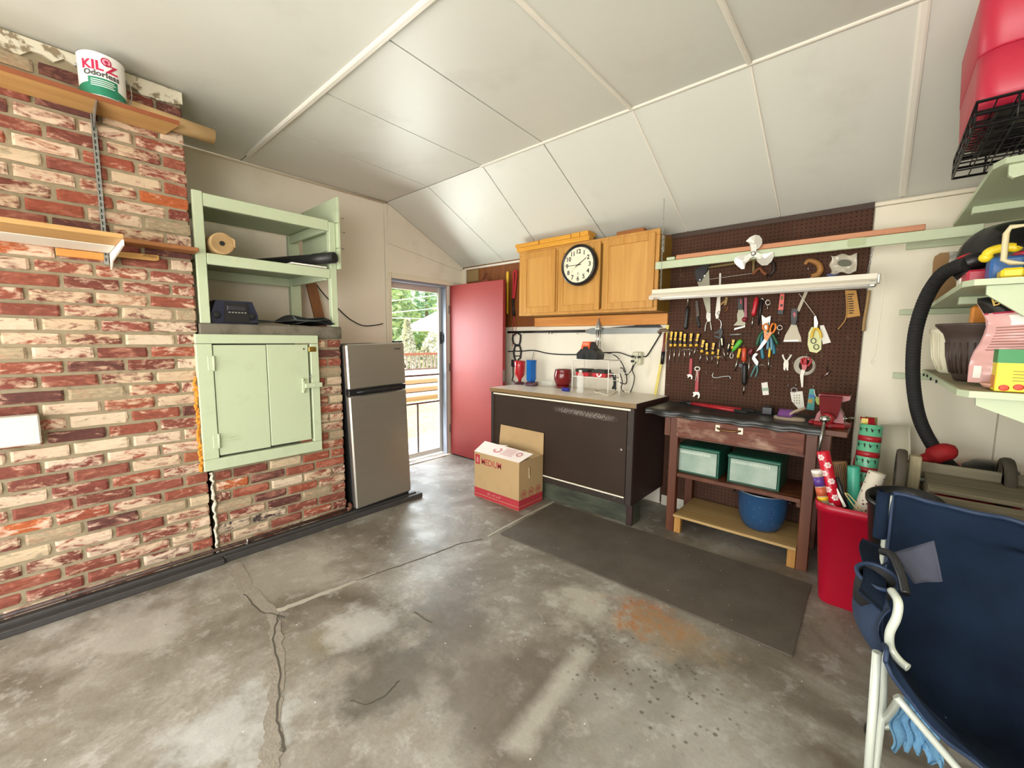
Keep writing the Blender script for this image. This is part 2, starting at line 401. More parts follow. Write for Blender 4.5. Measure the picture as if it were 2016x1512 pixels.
# ---------------------------------------------------------------- ceiling: flat part, then sloping down to the tool wall
YA, YK, ZW = 1.135, 2.40, 2.228
ceil_o = struct('ceiling', MB().box((XL - 0.1, YB - 0.1, ZC + 0.012), (XR + 0.1, YK, ZC + 0.06)).prism([(XL - 0.1, YK, ZC + 0.012), (XL - 0.1, YW + 0.1, ZW - 0.037), (XL - 0.1, YW + 0.1, ZW + 0.012), (XL - 0.1, YK, ZC + 0.06)], (XR - XL + 0.2, 0, 0)), M_BACKB)
sl = V((0, YW - YK, ZW - ZC)).normalized(); nrm = V((0, sl.z, -sl.y))      # down-slope direction, and normal into the room
def flat_panel(x0, x1, y0, y1, xa=None, xb=None):
    xa = x0 if xa is None else xa; xb = x1 if xb is None else xb
    struct('ceiling_panel', MB().prism([(x0, y0, ZC), (x1, y0, ZC), (xb, y1, ZC), (xa, y1, ZC)], (0, 0, 0.011)), M_CEIL, ceil_o)
def slope_panel(x0, x1):
    g = 0.004; a = V((0, YK, ZC)) + sl * g; b = V((0, YW, ZW)) - sl * 0.001
    struct('ceiling_panel', MB().prism([(x0, a.y, a.z), (x1, a.y, a.z), (x1, b.y, b.z), (x0, b.y, b.z)], -nrm * 0.011), M_CEIL, ceil_o)
g = 0.004
flat_panel(XL, XR, YB, YA - g)
xs0 = [XL, -3.03, -2.412, -1.78, -1.185, -0.578, 0.028, XR]; xs1 = [XL, -3.13, -2.44, -1.85, -1.20, -0.583, 0.028, XR]
for i in range(7): flat_panel(xs0[i] + g, xs0[i + 1] - g, YA + g, YK - g, xs1[i] + g, xs1[i + 1] - g)
xs2 = [XL, -3.14, -2.60, -1.87, -1.195, -0.582, 0.028, XR]
for i in range(7):
    a = V((0, YK, ZC)) + sl * 0.004; b = V((0, YW, ZW))
    struct('ceiling_panel', MB().prism([(xs1[i] + g, a.y, a.z), (xs1[i + 1] - g, a.y, a.z), (xs2[i + 1] - g, b.y, b.z), (xs2[i] + g, b.y, b.z)], -nrm * 0.011), M_CEIL, ceil_o)
def batten(p0, p1, w=0.026, h=0.010, n=V((0, 0, -1))):
    p0 = V(p0); p1 = V(p1); d = (p1 - p0).normalized(); s = d.cross(n).normalized()
    prof = [s * (-w / 2), s * (-w / 2) + n * h * 0.6, s * (-w * 0.25) + n * h, s * (w * 0.25) + n * h, s * (w / 2) + n * h * 0.6, s * (w / 2)]
    struct('batten', MB().prism([p0 + q for q in prof], p1 - p0), M_BATT, ceil_o)
batten((-3.62, YA, ZC), (XR, YA, ZC), 0.036, 0.014)
batten((-2.46, YK, ZC), (XR, YK, ZC), 0.022, 0.010)
batten((-1.185, YA, ZC), (-1.20, YK - 0.01, ZC), 0.024)
batten((-0.578, YA, ZC), (-0.583, YK - 0.01, ZC), 0.024)
batten((0.028, YA, ZC), (0.028, YK - 0.01, ZC), 0.03)
e0 = V((0, YK, ZC)) + sl * 0.014; e1 = V((0, YW, ZW)) - sl * 0.02
for x, w in ((0.028, 0.036), (-0.582, 0.012), (-1.197, 0.012)): batten(V((x, e0.y, e0.z)), V((x, e1.y, e1.z)), w, 0.008, nrm)

# ---------------------------------------------------------------- left wall with the side door opening
DY0, DY1, DZ1 = 2.425, 3.165, 2.0
wl = struct('wall_left', MB().box((XL - 0.10, YB, 0), (XL - 0.008, DY0, ZC)).box((XL - 0.10, DY1, 0), (XL - 0.008, YW + 0.1, ZC - 0.38)).prism([(XL - 0.1, DY0, DZ1), (XL - 0.1, YW + 0.1, DZ1), (XL - 0.1, YW + 0.1, ZW - 0.05), (XL - 0.1, YK, ZC)], (0.092, 0, 0)), M_WALL)
for y0, y1 in ((YB, -0.05), (-0.046, 2.366)):
    struct('wall_panel', MB().box((XL - 0.008, y0, 0.0), (XL, y1, ZC)), M_WALL, wl)
zf = lambda y: ZC + (ZW - ZC) * (y - YK) / (YW - YK)
struct('wall_panel', MB().prism([(XL - 0.008, 2.40, 2.34), (XL - 0.008, YW, 2.34 - 0.16), (XL - 0.008, YW, ZW), (XL - 0.008, 2.40, ZC)], (0.008, 0, 0)), M_WALL, wl)
struct('wall_panel', MB().prism([(XL - 0.008, 2.40, 2.035), (XL - 0.008, YW, 2.035), (XL - 0.008, YW, 2.177), (XL - 0.008, 2.40, 2.337)], (0.008, 0, 0)), M_WALL, wl)
struct('wall_panel', MB().box((XL - 0.008, DY1 + 0.06, 0.0), (XL, YW, 2.032)), M_WALL, wl)
struct('trim_1', MB().box((XL - 0.006, 2.368, 0), (XL + 0.012, 2.398, ZC - 0.004)), M_WALL)
t2 = struct('trim_2', MB().box((XL, DY0 - 0.035, 0), (XL + 0.018, DY0 + 0.004, DZ1 + 0.05), 0.004), M_TRIMW)
struct('trim_3', MB().box((XL, DY0 + 0.006, DZ1 - 0.005), (XL + 0.018, DY1 + 0.10, DZ1 + 0.05), 0.004), M_TRIMW)
struct('trim_4', MB().tube([(XL + 0.006, YB, ZC - 0.012), (XL + 0.006, YK, ZC - 0.012)], 0.012, 6), M_TRIMW)
M_JAMB = pm('blue grey jamb', '#8d94a3', 0.5, var=0.06)
jm = struct('trim_5', MB().box((XL - 0.10, DY1 - 0.014, 0.016), (XL - 0.002, DY1 - 0.001, DZ1 - 0.032), 0.002), M_JAMB)
struct('trim_6', MB().box((XL - 0.10, DY0, DZ1 - 0.03), (XL - 0.0, DY1, DZ1 - 0.006), 0.002), M_JAMB)
struct('door_sill', MB().box((XL - 0.16, DY0 - 0.02, -0.002), (XL + 0.03, DY1 + 0.03, 0.014), 0.004).box((XL - 0.07, DY0, 0.014), (XL - 0.045, DY1, 0.028), 0.003).box((XL - 0.02, DY0, 0.012), (XL - 0.008, DY1, 0.022), 0.003), pm('threshold metal', '#d9d6cf', 0.35, 0.4))

# ---------------------------------------------------------------- tool wall (back), right wall, garage door wall
wb = struct('wall_back', MB().box((XL, YW + 0.012, 0), (XR, YW + 0.1, ZW + 0.02)), M_WALL)
struct('wall_panel', MB().box((XL, YW + 0.002, 1.518), (-1.325, YW + 0.012, ZW)), M_PLY, wb)
struct('wall_panel', MB().box((XL, YW, 0.0), (-1.316, YW + 0.012, 1.514), 0.002), M_WHITEP, wb)
struct('wall_panel', MB().box((-0.088, YW, 0.0), (0.505, YW + 0.012, 2.196), 0.002), M_CREAM, wb)
struct('wall_panel', MB().box((0.510, YW, 0.0), (XR, YW + 0.012, 2.196), 0.002), M_CREAM, wb)
struct('wall_panel', MB().box((-1.312, YW + 0.004, 0.0), (-0.092, YW + 0.012, 2.22)), pm('dark hardboard', '#2e2019', 0.8), wb)
struct('trim_7', MB().box((-0.10, YW - 0.010, 2.198), (XR, YW + 0.012, 2.222), 0.004), M_CREAM)
struct('trim_8', MB().box((XL + 0.02, YW - 0.008, ZW - 0.035), (-2.66, YW + 0.004, ZW - 0.012), 0.004), M_BATT)
struct('trim_9', MB().box((XL, YW - 0.03, 1.0), (XL + 0.07, YW - 0.0, 2.20), 0.005), M_TRIMW)
struct('baseboard_back', MB().box((-1.30, YW - 0.02, 0.0), (-1.07, YW, 0.09), 0.004).box((-0.08, YW - 0.014, 0.0), (0.5, YW, 0.08), 0.004), pm('dusty white baseboard', '#cfcab9', 0.6))
struct('wall_right', MB().box((XR, YB, 0), (XR + 0.1, -2.15, ZC)).box((XR, -0.75, 0), (XR + 0.1, YW + 0.1, ZC)).box((XR, -2.15, 0), (XR + 0.1, -0.75, 0.85)).box((XR, -2.15, 2.05), (XR + 0.1, -0.75, ZC)), M_CREAM)  # the unseen opening in this wall is added for the side fill lamp
GX0, GX1, GZ = -3.1, 0.5, 2.12
struct('wall_front', MB().box((XL - 0.1, YB - 0.1, 0), (GX0, YB, ZC)).box((GX1, YB - 0.1, 0), (XR + 0.1, YB, ZC)).box((GX0, YB - 0.1, GZ), (GX1, YB, ZC)), M_WALL)
vent = thing('wall_vent', 'tan ribbed vent strip at the top of the brown plywood beside the corner', 'vent', PY(930, 556, YW))
mb = MB()
pa = PY(921, 528, YW); pb = PY(942, 553, YW)
mb.box((pa.x, YW - 0.006, pb.z), (pb.x, YW + 0.002, pa.z - 0.03)); part(vent, 'backing', mb, pm('vent tan', '#a98f62', 0.7))
mb = MB(); k = 9
for i in range(k):
    z = pb.z + (pa.z - 0.03 - pb.z) * (i + 0.5) / k; mb.box((pa.x, YW - 0.012, z - 0.004), (pb.x, YW - 0.006, z + 0.003))
part(vent, 'slat', mb, pm('vent rib', '#8f774f', 0.7), kind='stuff')

# ---------------------------------------------------------------- brick chimney and firebox
XB = -3.0
M_MORT = worn('mortar', '#978a70', '#7d7157', 16, 0.5, 0.7, 0.95, 0.6)
def brick_mat():
    t = NT('old whitewashed brick')
    oi = t.n('ObjectInfo').outputs['Random']
    off = t.n('CombineXYZ', {0: t.math('MULTIPLY', oi, 61.0), 1: t.math('MULTIPLY', oi, 37.0), 2: t.math('MULTIPLY', oi, 83.0)}).outputs[0]
    co = t.n('VectorMath', {0: t.co, 1: off}, operation='ADD').outputs[0]
    r2 = t.math('FRACT', t.math('MULTIPLY', oi, 7.31)); r3 = t.math('FRACT', t.math('MULTIPLY', oi, 23.7))
    base = t.ramp(oi, [(0.0, lin('#7d4335')), (0.12, lin('#8b4b3b')), (0.26, lin('#98523e')), (0.40, lin('#864438')), (0.50, lin('#643a33')), (0.56, lin('#a1533c')), (0.70, lin('#955040')), (0.80, lin('#a5603f')), (0.87, lin('#bf6435')), (0.90, lin('#b5a384')), (0.96, lin('#bfae8e')), (0.985, lin('#40322e'))], 'CONSTANT')
    v = t.map((1, 1, 2.6), vec=co)
    fine = t.noise(34, 5, 0.65, v); big = t.noise(11, 5, 0.62, v, 0.9); wide = t.noise(5, 3, 0.5, v)
    base = t.mix(t.mask(fine, 0.35, 0.7), t.mix(1.0, base, (0.62, 0.6, 0.6), 'MULTIPLY'), base)
    base = t.mix(t.math('MULTIPLY', t.mask(big, 0.5, 0.7), 0.5), base, lin('#c88a72'))
    th = t.math('ADD', t.math('MULTIPLY', r2, 0.28), 0.372)
    w = t.math('ADD', t.math('MULTIPLY', big, 0.62), t.math('ADD', t.math('MULTIPLY', fine, 0.26), t.math('MULTIPLY', wide, 0.16)))
    m = t.math('MULTIPLY', t.math('SUBTRACT', w, th), 9.0, clamp=True)
    wash = t.mix(r3, lin('#cdb897'), lin('#decbb3'))
    wash = t.mix(t.math('MULTIPLY', t.mask(fine, 0.45, 0.6), 0.4), wash, lin('#c9a68e'))
    t.set(Base_Color=t.mix(t.math('MULTIPLY', m, 0.86), base, wash), Roughness=0.85)
    t.bump(t.mix(0.5, fine, big), 0.55, 0.006)
    return t.mat
M_BRICK = brick_mat()
def brick_mesh(seed, L=0.205, H=0.0575, D=0.05):
    r = random.Random(seed); b = 0.0035
    ny, nz = 5, 3
    vs = []; fs = []
    ys = [-L / 2, -L / 2 + 0.012, 0, L / 2 - 0.012, L / 2]; zs = [-H / 2, 0, H / 2]
    for layer, inset in ((0, 0.0), (1, 0.0)):
        for iz in range(nz):
            for iy in range(ny):
                y = ys[iy]; z = zs[iz]; edge_y = iy in (0, 4); edge_z = iz in (0, 2)
                if layer == 1:
                    x = r.uniform(-0.0022, 0.0022) - (0.004 if edge_y or edge_z else 0) - (0.004 if edge_y and edge_z else 0)
                    if edge_y: y *= 1 - r.uniform(0.01, 0.035)
                    if edge_z: z *= 1 - r.uniform(0.03, 0.14)
                else: x = -D; 
                if edge_z and layer == 0: z *= 0.97
                vs.append((x, y, z))
    n = ny * nz
    for iz in range(nz - 1):
        for iy in range(ny - 1):
            a = n + iz * ny + iy; fs.append([a, a + 1, a + ny + 1, a + ny])
    rim = [iy for iy in range(ny)] + [iz * ny + ny - 1 for iz in range(1, nz)] + [(nz - 1) * ny + iy for iy in range(ny - 2, -1, -1)] + [iz * ny for iz in range(nz - 2, 0, -1)]
    for i in range(len(rim)):
        a, b2 = rim[i], rim[(i + 1) % len(rim)]; fs.append([a, b2, n + b2, n + a])
    me = bpy.data.meshes.new('brick'); me.from_pydata(vs, [], fs); me.materials.append(M_BRICK); me.update()
    return me
BM = [brick_mesh(40 + i) for i in range(10)]
def lay(parent, y0, y1, z0, n, course, phase, skip=None, from_right=True, even_full=0):
    pr = _off(parent); r = random.Random(int(y1 * 1000))
    for k in range(n):
        z = z0 + course * (k + 0.5); y = y1 + r.uniform(-0.002, 0.002); first = True
        while y > y0 + 0.02:
            L = 0.205 * r.uniform(0.93, 1.05)
            if first and (k % 2) != even_full: L = 0.096 * r.uniform(0.92, 1.15)
            first = False
            a = max(y - L, y0)
            if y - a < 0.03: break
            c = V((XB + r.uniform(-0.005, 0.003), (a + y) / 2, z + r.uniform(-0.002, 0.002)))
            if not (skip and skip(a, y, z)):
                o = bpy.data.objects.new('brick', r.choice(BM)); COL.objects.link(o); o.parent = parent
                o.location = c - pr; o.scale = (1, (y - a) / 0.205, course / 0.069 * r.uniform(0.97, 1.03)); o.rotation_euler = (r.uniform(-0.012, 0.012), 0, r.uniform(-0.015, 0.015))
            y = a - 0.0125
ZB0, CRS = 0.02, 0.069
chim = thing('brick_chimney', 'tall chimney of old red bricks with worn whitewash rising to the ceiling', 'chimney', (XB - 0.4, 0.0, 0.0))
part(chim, 'mortar', MB().box((XL + 0.001, -0.95, 0.0), (XB - 0.012, 0.617, ZC - 0.001)), M_MORT)
lay(chim, -0.46, 0.625, ZB0, 38, CRS, 0)
mb = MB(); r = random.Random(5); n = 46
top = [V((XB + 0.004, -0.95 + 1.578 * i / n, ZC - 0.012)) for i in range(n + 1)]; low = [V((XB + 0.004, -0.95 + 1.578 * i / n, 2.655 - 0.03 * math.sin(i * 0.5) * 0.4 + r.uniform(-0.018, 0.02))) for i in range(n + 1)]
vs = top + low; vs2 = [v - V((0.016, 0, 0)) for v in vs]; m = n + 1
mb.add(vs + vs2, [[i, m + i, m + i + 1, i + 1] for i in range(n)] + [[m + i, 3 * m + i, 3 * m + i + 1, m + i + 1] for i in range(n)] + [[2 * m + i, i, i + 1, 2 * m + i + 1] for i in range(n)] + [[0, 2 * m, 3 * m, m], [n, m + n, 3 * m + n, 2 * m + n]])
part(chim, 'plaster_band', mb, worn('flaking plaster', '#d9d2bd', '#8d7d64', 22, 0.52, 0.6, 0.8, 0.5), 'flaking cream plaster under the ceiling')
hearth = thing('brick_firebox', 'low block of whitewashed red brick under a concrete slab, around the green hatch', 'firebox', (XB - 0.4, 1.07, 0.0))
part(hearth, 'mortar', MB().box((XL + 0.001, 0.655, 0.0), (XB - 0.012, 1.480, 1.375)), M_MORT)
HY0, HY1, HZ0, HZ1 = 0.62, 1.32, 0.575, 1.405
lay(hearth, 0.662, 1.487, 0.02, 20, 0.0677, 0, lambda a, b, z: b < HY1 - 0.01 and HZ0 + 0.03 < z < HZ1)
part(hearth, 'concrete_slab', MB().box((XL + 0.002, 0.632, 1.376), (XB + 0.012, 1.490, 1.462), 0.006), worn('dirty concrete slab', '#6f695c', '#4b4537', 9, 0.45, 0.7, 0.9, 0.6), 'dark grey concrete slab')
mb = MB(); r = random.Random(9)
mb.tube([(XB + 0.002 + r.uniform(-0.003, 0.004), 0.646 + r.uniform(-0.007, 0.007), z * 0.02) for z in range(2, 29)], [r.uniform(0.005, 0.012) for _ in range(27)], 6)
part(hearth, 'plaster_seam', mb, worn('seam plaster', '#cfc8b5', '#8a8069', 30, 0.5, 0.6, 0.8, 0.5), 'cracked whitish plaster seam')

# ---------------------------------------------------------------- black sill strip and rusty pipe along the foot of the bricks
struct('baseboard_left', MB().box((XB + 0.02, -0.6, 0), (XB + 0.098, 0.66, 0.034), 0.004).box((XB + 0.02, 0.664, 0.0), (XB + 0.082, 2.14, 0.040), 0.004).box((XB + 0.006, -0.6, 0.0), (XB + 0.05, 2.10, 0.052), 0.006), M_BLACKST)
pipe = thing('steel_pipe', 'rusty thin pipe running along the foot of the brick wall', 'pipe', (XB + 0.03, 0.5, 0.07))
part(pipe, 'tube', MB().tube([(XB + 0.028, -0.55, 0.076), (XB + 0.028, 0.66, 0.078), (XB + 0.026, 1.50, 0.076)], 0.0105, 10), worn('rusty pipe paint', '#4a352c', '#2a201c', 30, 0.5, 0.65, 0.6, 0.3))
part(pipe, 'pipe_elbow', MB().tube([(XB + 0.026, 1.475, 0.076), (XB + 0.026, 1.50, 0.076), (XB + 0.016, 1.512, 0.09), (XB - 0.01, 1.515, 0.10)], 0.015, 10), pm('rust elbow', '#6b4636', 0.7, var=0.25))
part(pipe, 'pipe_clip', MB().tube(arc((XB + 0.028, 0.80, 0.077), (1, 0, 0), (0, 0, 1), 0.0135, -90, 200, 8), 0.004, 6).box((XB + 0.0, 0.795, 0.05), (XB + 0.028, 0.805, 0.066)), pm('steel clip', '#b9b4a8', 0.4, 0.6), 'light metal pipe clip')
# ================================================================ common materials
M_GREEN = worn('pale green paint', '#bcc8a8', '#adb897', 8, 0.55, 0.9, 0.45, 0.08, var=0.04)
M_STEEL = pm('steel', '#94928b', 0.32, 0.9, var=0.05)
M_CHROME = pm('chrome', '#bdbdb8', 0.2, 1.0, var=0.02)
M_GALV = pm('galvanised', '#a8aaa6', 0.45, 0.8, var=0.12, vs=30)
M_BLACK = pm('black plastic', '#17171a', 0.4, var=0.1)
M_BLKRUB = pm('black rubber', '#1d1c1c', 0.75, var=0.15)
M_OAK = wood('oak', '#cd9a50', '#b27c38', 2, 20, 0.4)
M_PINE = wood('pine', '#d99a4e', '#bd7a32', 1, 22, 0.45)
M_PINEX = wood('pine x', '#dd9a48', '#b96f2a', 0, 20, 0.45)
M_SHELFW = wood('shelf board', '#cfa468', '#b58a50', 1, 24, 0.5)
M_DKBOARD = wood('dark shelf board', '#a96f3e', '#84522a', 1, 24, 0.55)
M_WHITE = pm('white paint', '#e9e5d9', 0.45, var=0.03)
M_PAPER = pm('white paper', '#efece4', 0.8, var=0.03)
M_KRAFT = worn('kraft cardboard', '#c2a172', '#b39163', 7, 0.5, 0.9, 0.85, 0.1, var=0.05)
M_RED = pm('red enamel', '#b5202c', 0.35, var=0.08)
M_BRASS = pm('brass', '#9c7b3c', 0.35, 0.8, var=0.15)
M_INK = pm('black ink', '#1a1918', 0.7, var=0)
M_YEL = pm('yellow plastic', '#e8bf2e', 0.4, var=0.06)
def curved_text(parent, name, body, size, c, r, ang, z, mat, depth=0.0006, squash=1.0, tilt=0.0):
    """lettering wrapped round an upright cylinder; ang = direction (radians) the middle of the text faces"""
    cu = bpy.data.curves.new(name, 'FONT'); cu.body = body; cu.size = size; cu.align_x = 'CENTER'; cu.extrude = 0; cu.offset = size * 0.03; cu.resolution_u = 2
    ob = bpy.data.objects.new(name, cu); COL.objects.link(ob); bpy.context.view_layer.update()
    me = bpy.data.meshes.new_from_object(ob); bpy.data.objects.remove(ob)
    off = _off(parent)
    for v in me.vertices:
        a = ang + v.co.x * squash / r
        v.co = V((c[0] + (r + depth) * math.cos(a), c[1] + (r + depth) * math.sin(a), z + v.co.y)) - off
    me.materials.clear(); me.materials.append(mat)
    o = bpy.data.objects.new(name, me); COL.objects.link(o); o.parent = parent; o['_o'] = list(off); return o
def curved_patch(parent, name, c, r, a0, a1, zlo, zhi, mat, n=20, d=0.0004, label=None):
    """thin print on a cylinder; zlo / zhi may be functions of t"""
    fl = zlo if callable(zlo) else (lambda t: zlo); fh = zhi if callable(zhi) else (lambda t: zhi)
    mb = MB(); mb.sheet(lambda u, v: (c[0] + (r + d) * math.cos(a0 + (a1 - a0) * u), c[1] + (r + d) * math.sin(a0 + (a1 - a0) * u), fl(u) + (fh(u) - fl(u)) * v), n, 1)
    return part(parent, name, mb, mat, label)

# ================================================================ red door and storm door
M_REDDOOR = worn('red door paint', '#93302f', '#882a2b', 5, 0.5, 0.9, 0.55, 0.1, var=0.04)
d1 = struct('door_1', MB().box((-3.795, 3.203, 0.014), (-2.952, 3.245, 1.995), 0.003), M_REDDOOR)
M_HINGE = pm('old hinge', '#8d8a86', 0.4, 0.7)
for z in (0.32, 1.05, 1.72):
    struct('hinge', MB().cyl((-3.797, 3.200, z - 0.045), (-3.797, 3.200, z + 0.045), 0.007, n=8).box((-3.80, 3.19, z - 0.045), (-3.797, 3.203, z + 0.045)), M_HINGE, d1)
struct('latch_plate', MB().box((-2.953, 3.211, 0.94), (-2.949, 3.237, 1.06), 0.001), M_HINGE, d1)
M_ALU = pm('storm door aluminium', '#cfcbc2', 0.45, 0.3, var=0.04)
d2 = struct('door_2', MB().box((-3.915, 3.112, 0.03), (-3.885, 3.149, 1.975), 0.003).box((-3.915, 2.432, 0.03), (-3.885, 2.480, 1.975), 0.003).box((-3.915, 2.48, 1.91), (-3.885, 3.112, 1.975), 0.003).box((-3.915, 2.48, 0.03), (-3.885, 3.112, 0.085), 0.003), M_ALU)
M_ALUB = pm('storm door bars', '#8f8e8c', 0.4, 0.5)
struct('rail', MB().box((-3.908, 2.48, 0.958), (-3.890, 3.112, 0.980), 0.002), M_ALUB, d2)
struct('rail', MB().box((-3.908, 2.48, 0.640), (-3.890, 3.112, 0.662), 0.002), M_ALUB, d2)
struct('upright_bar', MB().box((-3.906, 2.795, 0.085), (-3.892, 2.818, 0.640), 0.002), M_ALUB, d2)
def thin_glass():
    t = NT('window glass'); nt = t.t; out = nt.nodes['Material Output']
    tr = t.n('BsdfTransparent', {'Color': (0.95, 0.97, 0.95, 1)}); gl = t.n('BsdfGlossy', {'Roughness': 0.02})
    lw = t.n('LayerWeight', {'Blend': 0.12}).outputs['Fresnel']
    mx = t.n('MixShader', {0: lw, 1: tr.outputs[0], 2: gl.outputs[0]}); nt.links.new(mx.outputs[0], out.inputs[0]); return t.mat
M_PANE = thin_glass()
for z0, z1 in ((0.98, 1.91), (0.662, 0.958)):
    struct('pane', MB().box((-3.9015, 2.48, z0), (-3.8985, 3.112, z1)), M_PANE, d2)
mb = MB()
for i in range(16):
    y = 2.49 + i * 0.04; mb.box((-3.9005, y - 0.0012, 0.085), (-3.8985, y + 0.0012, 0.64))
for i in range(14):
    z = 0.1 + i * 0.04; mb.box((-3.9010, 2.48, z - 0.0012), (-3.8980, 3.112, z + 0.0012))
o = struct('wire_mesh', mb, M_ALU, d2); o['kind'] = 'stuff'
struct('handle', MB().tube([(-3.885, 3.14, 1.452), (-3.855, 3.14, 1.445), (-3.850, 3.14, 1.40), (-3.855, 3.14, 1.345), (-3.885, 3.14, 1.338)], 0.008, 8).box((-3.886, 3.128, 1.325), (-3.879, 3.152, 1.465), 0.002), M_BLACK, d2)

# ================================================================ refrigerator
fr = thing('refrigerator', 'small stainless steel fridge with freezer on top, standing beside the firebox bricks', 'refrigerator', (-3.2, 1.79, 0.0))
M_SS = NT('brushed stainless'); _v = M_SS.map((3, 3, 160))
M_SS.set(Base_Color=M_SS.mix(M_SS.noise(1.0, 3, 0.6, _v), tuple(lin('#aca69b')) + (1,), tuple(lin('#bdb8ae')) + (1,)), Metallic=0.9, Roughness=0.4); M_SS = M_SS.mat
part(fr, 'body', MB().box((-3.50, 1.540, 0.045), (-2.99, 2.030, 1.335), 0.006), pm('fridge side', '#1b1a19', 0.55))
dr = part(fr, 'freezer_door', MB().box((-2.984, 1.535, 1.005), (-2.930, 2.035, 1.345), 0.010), M_SS)
part(dr, 'badge', MB().box((-2.931, 1.935, 1.288), (-2.9285, 1.995, 1.302)), pm('badge', '#4f4b46', 0.4))
dr2 = part(fr, 'refrigerator_door', MB().box((-2.984, 1.535, 0.075), (-2.930, 2.035, 0.958), 0.010), M_SS)
part(fr, 'handle', MB().box((-2.984, 1.537, 0.960), (-2.934, 2.033, 1.003), 0.004).tube([(-2.938, 1.60, 0.981), (-2.920, 1.66, 0.984), (-2.918, 1.82, 0.984), (-2.930, 1.98, 0.982)], [0.008, 0.011, 0.011, 0.008], 8), M_BLACK, 'black grip strip between the doors')
part(fr, 'hinge_cover', MB().box((-2.985, 1.955, 1.346), (-2.940, 2.028, 1.358), 0.003), M_BLACK)
part(fr, 'kick_plate', MB().box((-2.985, 1.545, 0.03), (-2.955, 2.025, 0.072), 0.003), M_BLACK)
for y in (1.57, 2.005):
    for x in (-2.99, -3.46): part(fr, 'foot', MB().cyl((x, y, 0.0), (x, y, 0.046), 0.014, n=10), M_GALV)
part(fr, 'paper_note', MB().prism([(-3.05, 2.037, 1.27), (-2.99, 2.037, 1.25), (-2.975, 2.075, 1.13), (-3.05, 2.055, 1.12)], (0.0, 0.001, 0.0006)), pm('grey paper', '#9a968c', 0.8))
fr.rotation_euler = (0.035, 0, 0)

# ================================================================ green hatch in the firebox
hx = -2.965
hp = lambda px, py: PX(px, py, hx)
ht = thing('hatch', 'pale green plank hatch door in a board frame on the firebox bricks', 'hatch', (XB, 0.97, 0.575))
y0, y1, z0, z1 = 0.603, 1.305, 0.578, 1.398
part(ht, 'frame_board', MB().box((XB - 0.012, y0, 1.343), (hx, y1, z1), 0.003), M_GREEN)
part(ht, 'frame_board', MB().box((XB - 0.012, y0, z0), (hx, y1, 0.648), 0.003), M_GREEN)
part(ht, 'frame_board', MB().box((XB - 0.012, y0, 0.649), (hx, 0.682, 1.341), 0.003), M_GREEN)
part(ht, 'frame_board', MB().box((XB - 0.012, 1.250, 0.649), (hx, y1, 1.341), 0.003), M_GREEN)
part(ht, 'backing', MB().box((XB - 0.016, 0.684, 0.650), (XB - 0.006, 1.248, 1.340)), pm('hatch shadow gap', '#3b3a30', 0.9))
part(ht, 'plank', MB().box((XB - 0.006, 0.687, 0.662), (hx - 0.006, 0.972, 1.334), 0.003), M_GREEN)
part(ht, 'plank', MB().box((XB - 0.006, 0.976, 0.668), (hx - 0.006, 1.236, 1.336), 0.003), M_GREEN)
for z in (1.225, 0.755):
    part(ht, 'hinge', MB().box((hx - 0.004, 0.655, z - 0.042), (hx + 0.004, 0.690, z + 0.042), 0.002).cyl((hx + 0.005, 0.684, z - 0.045), (hx + 0.005, 0.684, z + 0.045), 0.006, n=8).box((hx - 0.006, 0.69, z - 0.006), (hx - 0.003, 0.80, z - 0.004)).box((hx - 0.006, 0.69, z + 0.012), (hx - 0.003, 0.79, z + 0.014)), M_GREEN)
lt = part(ht, 'latch', MB().box((hx - 0.006, 1.185, 1.005), (hx + 0.006, 1.204, 1.10), 0.003).box((hx - 0.002, 1.20, 1.035), (hx + 0.016, 1.318, 1.068), 0.004).ball((hx + 0.006, 1.188, 1.095), 0.011, 8).ball((hx + 0.006, 1.188, 1.012), 0.011, 8).cyl((hx + 0.012, 1.262, 1.052), (hx + 0.02, 1.262, 1.052), 0.006, n=8), M_GREEN)
part(ht, 'hasp', MB().box((hx - 0.004, 1.236, 1.285), (hx + 0.006, 1.288, 1.32), 0.004).cyl((hx, 1.262, 1.302), (hx + 0.014, 1.262, 1.302), 0.009, n=8), M_BRASS, 'tarnished brass hasp')
part(ht, 'knot_hole', MB().cyl((hx - 0.008, 1.208, 1.305), (hx - 0.0055, 1.208, 1.305), 0.006, n=10), M_INK)
part(ht, 'staple_loop', MB().tube(arc((hx - 0.004, 1.242, 1.112), (1, 0, 0), (0, 0, 1), 0.012, -80, 200, 8), 0.003, 6), M_GALV)
mb = MB(); r = random.Random(3)
for i in range(70):
    z = 0.585 + i / 70 * 0.56; mb.ball((XB + 0.004 + r.uniform(0, 0.012), 0.596 + r.uniform(-0.010, 0.004), z), (r.uniform(0.006, 0.012), r.uniform(0.005, 0.011), r.uniform(0.008, 0.016)), 6)
part(ht, 'foam_seal', mb, pm('orange foam', '#d98a2c', 0.8, var=0.2, vs=30, bump=0.4), 'orange expanding foam squeezed out along the edge')

